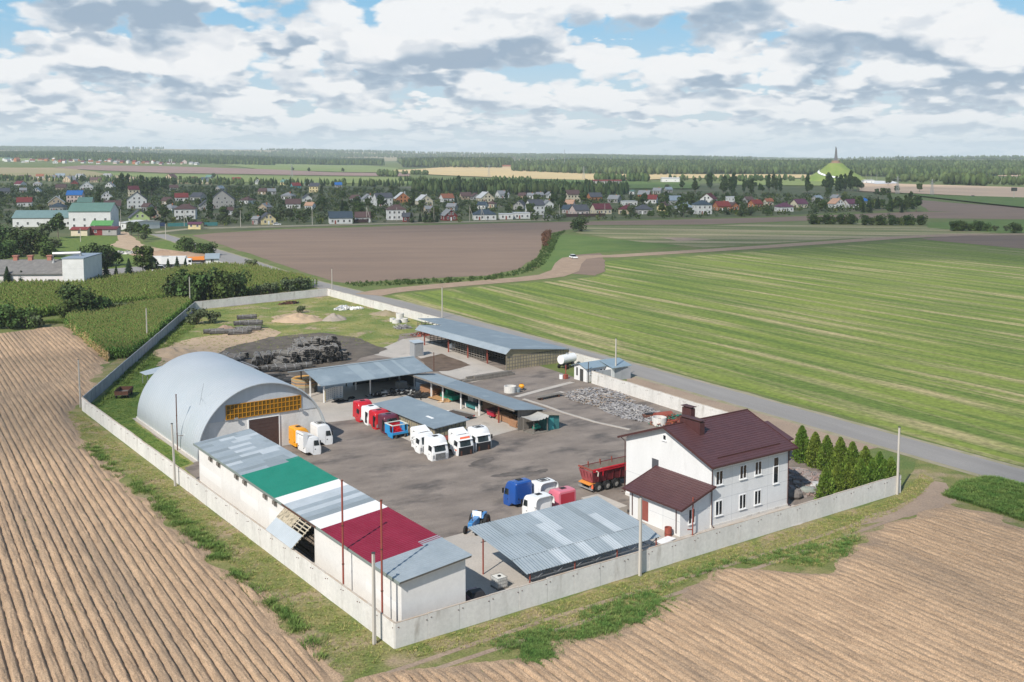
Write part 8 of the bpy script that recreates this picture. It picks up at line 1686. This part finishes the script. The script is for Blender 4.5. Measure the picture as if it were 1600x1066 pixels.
for k, (x, y) in enumerate(((457, 269), (483, 270), (536, 270.5))): plant('tree_a', atg(x, y), 1.0, None, ('lone tree on the far green field, leftmost of three', 'lone tree on the far green field, middle of three', 'small lone tree on the far green field, rightmost of three')[k])
# gardens: low trees and shrubs that read as one mass between the houses
gp = scatter_poly(pxs([(-10, 350), (-10, 288), (150, 289), (330, 293), (480, 294), (640, 299), (800, 308), (980, 308), (1080, 305), (1200, 305), (1345, 308), (1425, 326), (1330, 333), (1200, 338), (1000, 343), (860, 346), (640, 349), (480, 352), (350, 353), (250, 350), (180, 352), (175, 332), (105, 330), (100, 345), (10, 352)]), 5200, 91)
keep = np.ones(len(gp), bool)
for h in HOUSES:
    if h[6]: continue
    p = h[0].location; d = gp - np.array([p.x, p.y]); keep &= ~((np.abs(d[:, 0]) < 8.5) & (d[:, 1] > -9) & (d[:, 1] < 12))
gp = gp[keep]; gz = np.random.default_rng(91).random(len(gp))
for k, (lo, hi, m, lab) in enumerate(((0, .42, LEAF[0], 'dark garden shrubs and small trees between the village houses'), (.42, .72, LEAF[1], 'green garden shrubs between the village houses'), (.72, .9, LEAF[2], 'grey-green orchard shrubs between the village houses'), (.9, 1.01, LEAF[3], 'pale green garden shrubs between the village houses'))):
    q = gp[(gz >= lo) & (gz < hi)]; leafy('garden_shrubs', q, np.random.default_rng(92 + k).uniform(1.2, 3.5, len(q)), m, lab, 'shrubs', 92 + k)
def mound():
    p = atg(1305, 283.5); R0, H0 = 47.0, 25.5; N, K = 64, 26; vs = []; fs = []
    prof = lambda s: H0 * (1 - s) ** 1.0 * (1 - .12 * math.sin(math.pi * s))
    for i in range(K + 1):
        s = i / K
        for k in range(N): a = 6.28318 * k / N; vs.append(((9 + (R0 - 9) * s) * math.cos(a), (9 + (R0 - 9) * s) * math.sin(a), prof(s)))
    for i in range(K):
        for k in range(N): fs.append((i * N + k, (i + 1) * N + k, (i + 1) * N + (k + 1) % N, i * N + (k + 1) % N))
    fs.append(tuple(range(N))); b = MB(); b.add(vs, fs); struct(b.build('hill', mat('mound_grass', (.15, .22, .05), (.21, .25, .07), .08, .35, .65, .95, fine=.1), None, True, p))
    for a0, a1, s0, s1 in ((R(150), R(262), .22, .80), (R(330), R(385), .99, .55)):
        b = MB(); n = 40
        for k in range(n + 1):
            t_ = k / n; a = a0 + (a1 - a0) * t_; s = s0 + (s1 - s0) * t_
            for ds in (-.035, .035): q = s + ds; b.v.append(((9 + (R0 - 9) * q + .4) * math.cos(a), (9 + (R0 - 9) * q + .4) * math.sin(a), prof(min(q, 1)) + .7 + .4 * (ds < 0)))
        for k in range(n): b.f.append((2 * k, 2 * k + 1, 2 * k + 3, 2 * k + 2)); b.m.append(0)
        struct(b.build('path', PVC, None, False, p))
    t = thing('monument', 'tall bayonet-shaped obelisk on a ring base crowning the green mound', 'monument', p + Vector((0, 0, H0 - .2)))
    b = MB(); b.lathe([(8.0, 0), (8.0, .8), (5.4, 1.1), (5.7, 3.8), (4.9, 3.9), (4.8, 1.2)], 28); b.build('ring_base', mat('ring_stone', (.30, .20, .14), rough=.8), t)
    for dx, dy in ((-.9, -.6), (.9, -.6), (-.5, .8), (.6, .8)):
        b = MB(); h = 23.5 if dx < 0 else 22.0; b.hexa([(dx * 1.6 - 1.1, dy * 1.6 - 1.1, 1), (dx * 1.6 + 1.1, dy * 1.6 - 1.1, 1), (dx * 1.6 + 1.1, dy * 1.6 + 1.1, 1), (dx * 1.6 - 1.1, dy * 1.6 + 1.1, 1), (dx * .6 - .28, dy * .6 - .28, h), (dx * .6 + .28, dy * .6 - .28, h), (dx * .6 + .28, dy * .6 + .28, h), (dx * .6 - .28, dy * .6 + .28, h)]); b.build('bayonet', mat('titan_grey', (.16, .16, .175), rough=.6), t)
mound()
struct(sheet('plaza', pxs([(1345, 286), (1360, 283.5), (1395, 284.5), (1405, 288), (1370, 289)]), mat('plaza_stone', (.60, .59, .57)), 1.2, 30, 1))
big_block('service_building', 'long white service building far off left of the mound', 'building', 1034, 284.5, 28, 12, 5, .8, 'white', 'white', 0, (2, 1)); big_block('red_pavilion', 'long low pavilion with red roof beyond the pine wood', 'pavilion', 927, 288.5, 44, 14, 4.5, 1.2, 'grey', 'red', 0, (2, 1)); big_block('orange_barn', 'distant orange-brown barn at the edge of the grain field', 'barn', 785, 264.5, 18, 18, 7, 3, 'beige', 'orange', 0, (2, 1)); big_block('white_building', 'distant white building in the woods at the left horizon', 'building', 6, 252.5, 12, 14, 8, 2, 'white', 'teal', 0, (3, 1)); big_block('pavilion', 'white visitor building at the foot of the mound', 'building', 1350, 287, 16, 10, 4, .6, 'white', 'white', 0, (2, 1))
def mast(label, px_, py_, h, w=1.8, arms=True):
    t = thing('lattice_mast', label, 'mast', atg(px_, py_)); b = MB(); n = 7
    for sx, sy in ((-1, -1), (1, -1), (1, 1), (-1, 1)): b.tube([(sx * w, sy * w, 0), (sx * .25, sy * .25, h)], .22, 4, r2=.12)
    for k in range(n):
        z0, z1 = h * k / n, h * (k + 1) / n; a, c = w + (.25 - w) * k / n, w + (.25 - w) * (k + 1) / n
        b.tube([(-a, -a, z0), (c, -c, z1)], .12, 4); b.tube([(a, -a, z0), (-c, -c, z1)], .12, 4)
    b.build('lattice', STEELL, t)
    if arms:
        for z in (h * .72, h * .86): b = MB(); b.tube([(-w * 2.2, 0, z), (w * 2.2, 0, z)], .16, 4); b.build('crossarm', STEELL, t)
mast('thin radio mast far off above the centre horizon', 882, 262, 46, 1.4, False); mast('power pylon on the yellow field at centre', 764, 277, 22); mast('power pylon on the field right of the mound', 1402, 303, 17, 1.3); mast('power pylon by the red pavilion', 912, 281, 20, 1.6); mast('power pylon at the far green field', 456, 278, 22, 1.6); mast('short power pylon on the pale field near the right edge', 1456, 305, 15, 1.2)
t = thing('billboard', 'small dark billboard on a post at the right edge of the pale field', 'billboard', atg(1584, 311.5)); b = MB(); b.box(-2.5, 2.5, -.2, .2, 7, 10); b.build('panel', STEELD, t); b = MB(); b.tube([(0, 0, 0), (0, 0, 7)], .3, 6); b.build('post', POLE, t)
car('parked_car', 'dark car on the far road beside the pale field', atg(1521, 308.5), 0, BLACK, 5, 2.0, 1.7)
for k, (x, y, hh) in enumerate(((1252, 284.5, 12), (1283, 281.5, 12), (1353, 283, 10), (1361, 281, 11), (1370, 281.5, 13))): upole(('flag pole left of the mound', 'flag pole at the left foot of the mound', 'flag pole at the right foot of the mound', 'second flag pole right of the mound', 'third flag pole right of the mound')[k], x, y, hh)
# ------------------------------------------------------------------ thin drifting clouds overhead (their shade falls on the village and fields) and the air itself
def cloud(label, cx, cy, rx, ry, seed, cover=.5, alt=720.0):
    """centre and radii of the shade on the ground; the cloud hangs towards the sun"""
    off = alt / math.tan(SUN_EL); X, Y = cx - off * math.cos(SHADOW_AZ), cy - off * math.sin(SHADOW_AZ)
    N, K = 72, 14; vs = []; fs = []; at_ = []
    for side in (1, -1):
        for i in range(K + 1):
            r = i / K
            for k in range(N):
                a = 6.28318 * k / N; q = 1 + .35 * mnoise.noise(Vector((math.cos(a) * 1.6, math.sin(a) * 1.6, seed))) + .16 * mnoise.noise(Vector((math.cos(a) * 5, math.sin(a) * 5, seed + 3)))
                x, y = r * q * rx * math.cos(a), r * q * ry * math.sin(a); lump = mnoise.noise(Vector((x / 90, y / 90, seed + 9)))
                vs.append((x, y, side * (55 if side > 0 else 12) * (1 - r ** 2) * (1 + .5 * lump) + (0 if r < 1 else 0))); at_.append(max(0.0, 1 - r ** 3) * (1 + .4 * lump))
    M = N * (K + 1)
    for s, o in ((1, 0), (-1, M)):
        for i in range(K):
            for k in range(N): f = (o + i * N + k, o + (i + 1) * N + k, o + (i + 1) * N + (k + 1) % N, o + i * N + (k + 1) % N); fs.append(f if s > 0 else f[::-1])
    b = MB(); b.add(vs, fs); nm = 'cloud_%d' % int(cover * 100)
    mt = bpy.data.materials.new(nm); mt.use_nodes = True; nt = mt.node_tree; Nn, L = nt.nodes, nt.links; Nn.clear()
    t = Nn.new('ShaderNodeBsdfTransparent'); d = Nn.new('ShaderNodeBsdfDiffuse'); d.inputs[0].default_value = (.9, .9, .9, 1); mx = Nn.new('ShaderNodeMixShader'); o = Nn.new('ShaderNodeOutputMaterial'); at2 = Nn.new('ShaderNodeAttribute'); at2.attribute_name = 'thickness'; mr = Nn.new('ShaderNodeMapRange'); mr.interpolation_type = 'SMOOTHSTEP'
    L.new(at2.outputs['Fac'], mr.inputs[0]); mr.inputs[2].default_value = .6; mr.inputs[4].default_value = cover; L.new(mr.outputs[0], mx.inputs[0]); L.new(t.outputs[0], mx.inputs[1]); L.new(d.outputs[0], mx.inputs[2]); L.new(mx.outputs[0], o.inputs[0])
    ob = b.build('cloud', mt, None, True, (X, Y, alt)); a = ob.data.attributes.new('thickness', 'FLOAT', 'POINT'); a.data.foreach_set('value', at_)
    tag(ob, label, 'cloud')
cloud('broad thin cloud overhead whose shade covers the village', 40, 900, 1050, 430, 1.7, .24)
cloud('thin cloud overhead whose shade crosses the upper right pasture', 330, 430, 330, 95, 4.2, .36)
cloud('small thin cloud overhead shading the middle of the left ridged field', -95, 152, 42, 30, 8.3, .22)
cloud('small thin cloud overhead shading the lower right ridged field', 70, 92, 40, 26, 9.9, .2)
hz = MB(); hz.box(-11500, 11500, -11500, 11500, -90, 150); ho = hz.build('haze', None)
hm = bpy.data.materials.new('air'); hm.use_nodes = True; hn = hm.node_tree; hn.nodes.clear(); ov_ = hn.nodes.new('ShaderNodeOutputMaterial'); pv = hn.nodes.new('ShaderNodeVolumePrincipled')
pv.inputs['Color'].default_value = (.84, .93, 1.0, 1); pv.inputs['Density'].default_value = 8.5e-5; pv.inputs['Anisotropy'].default_value = .0; hn.links.new(pv.outputs[0], ov_.inputs['Volume']); ho.data.materials.append(hm); ho['kind'] = 'stuff'
SC.cycles.max_bounces = 4; SC.cycles.diffuse_bounces = 2; SC.cycles.glossy_bounces = 2; SC.cycles.transparent_max_bounces = 24; SC.cycles.volume_bounces = 1
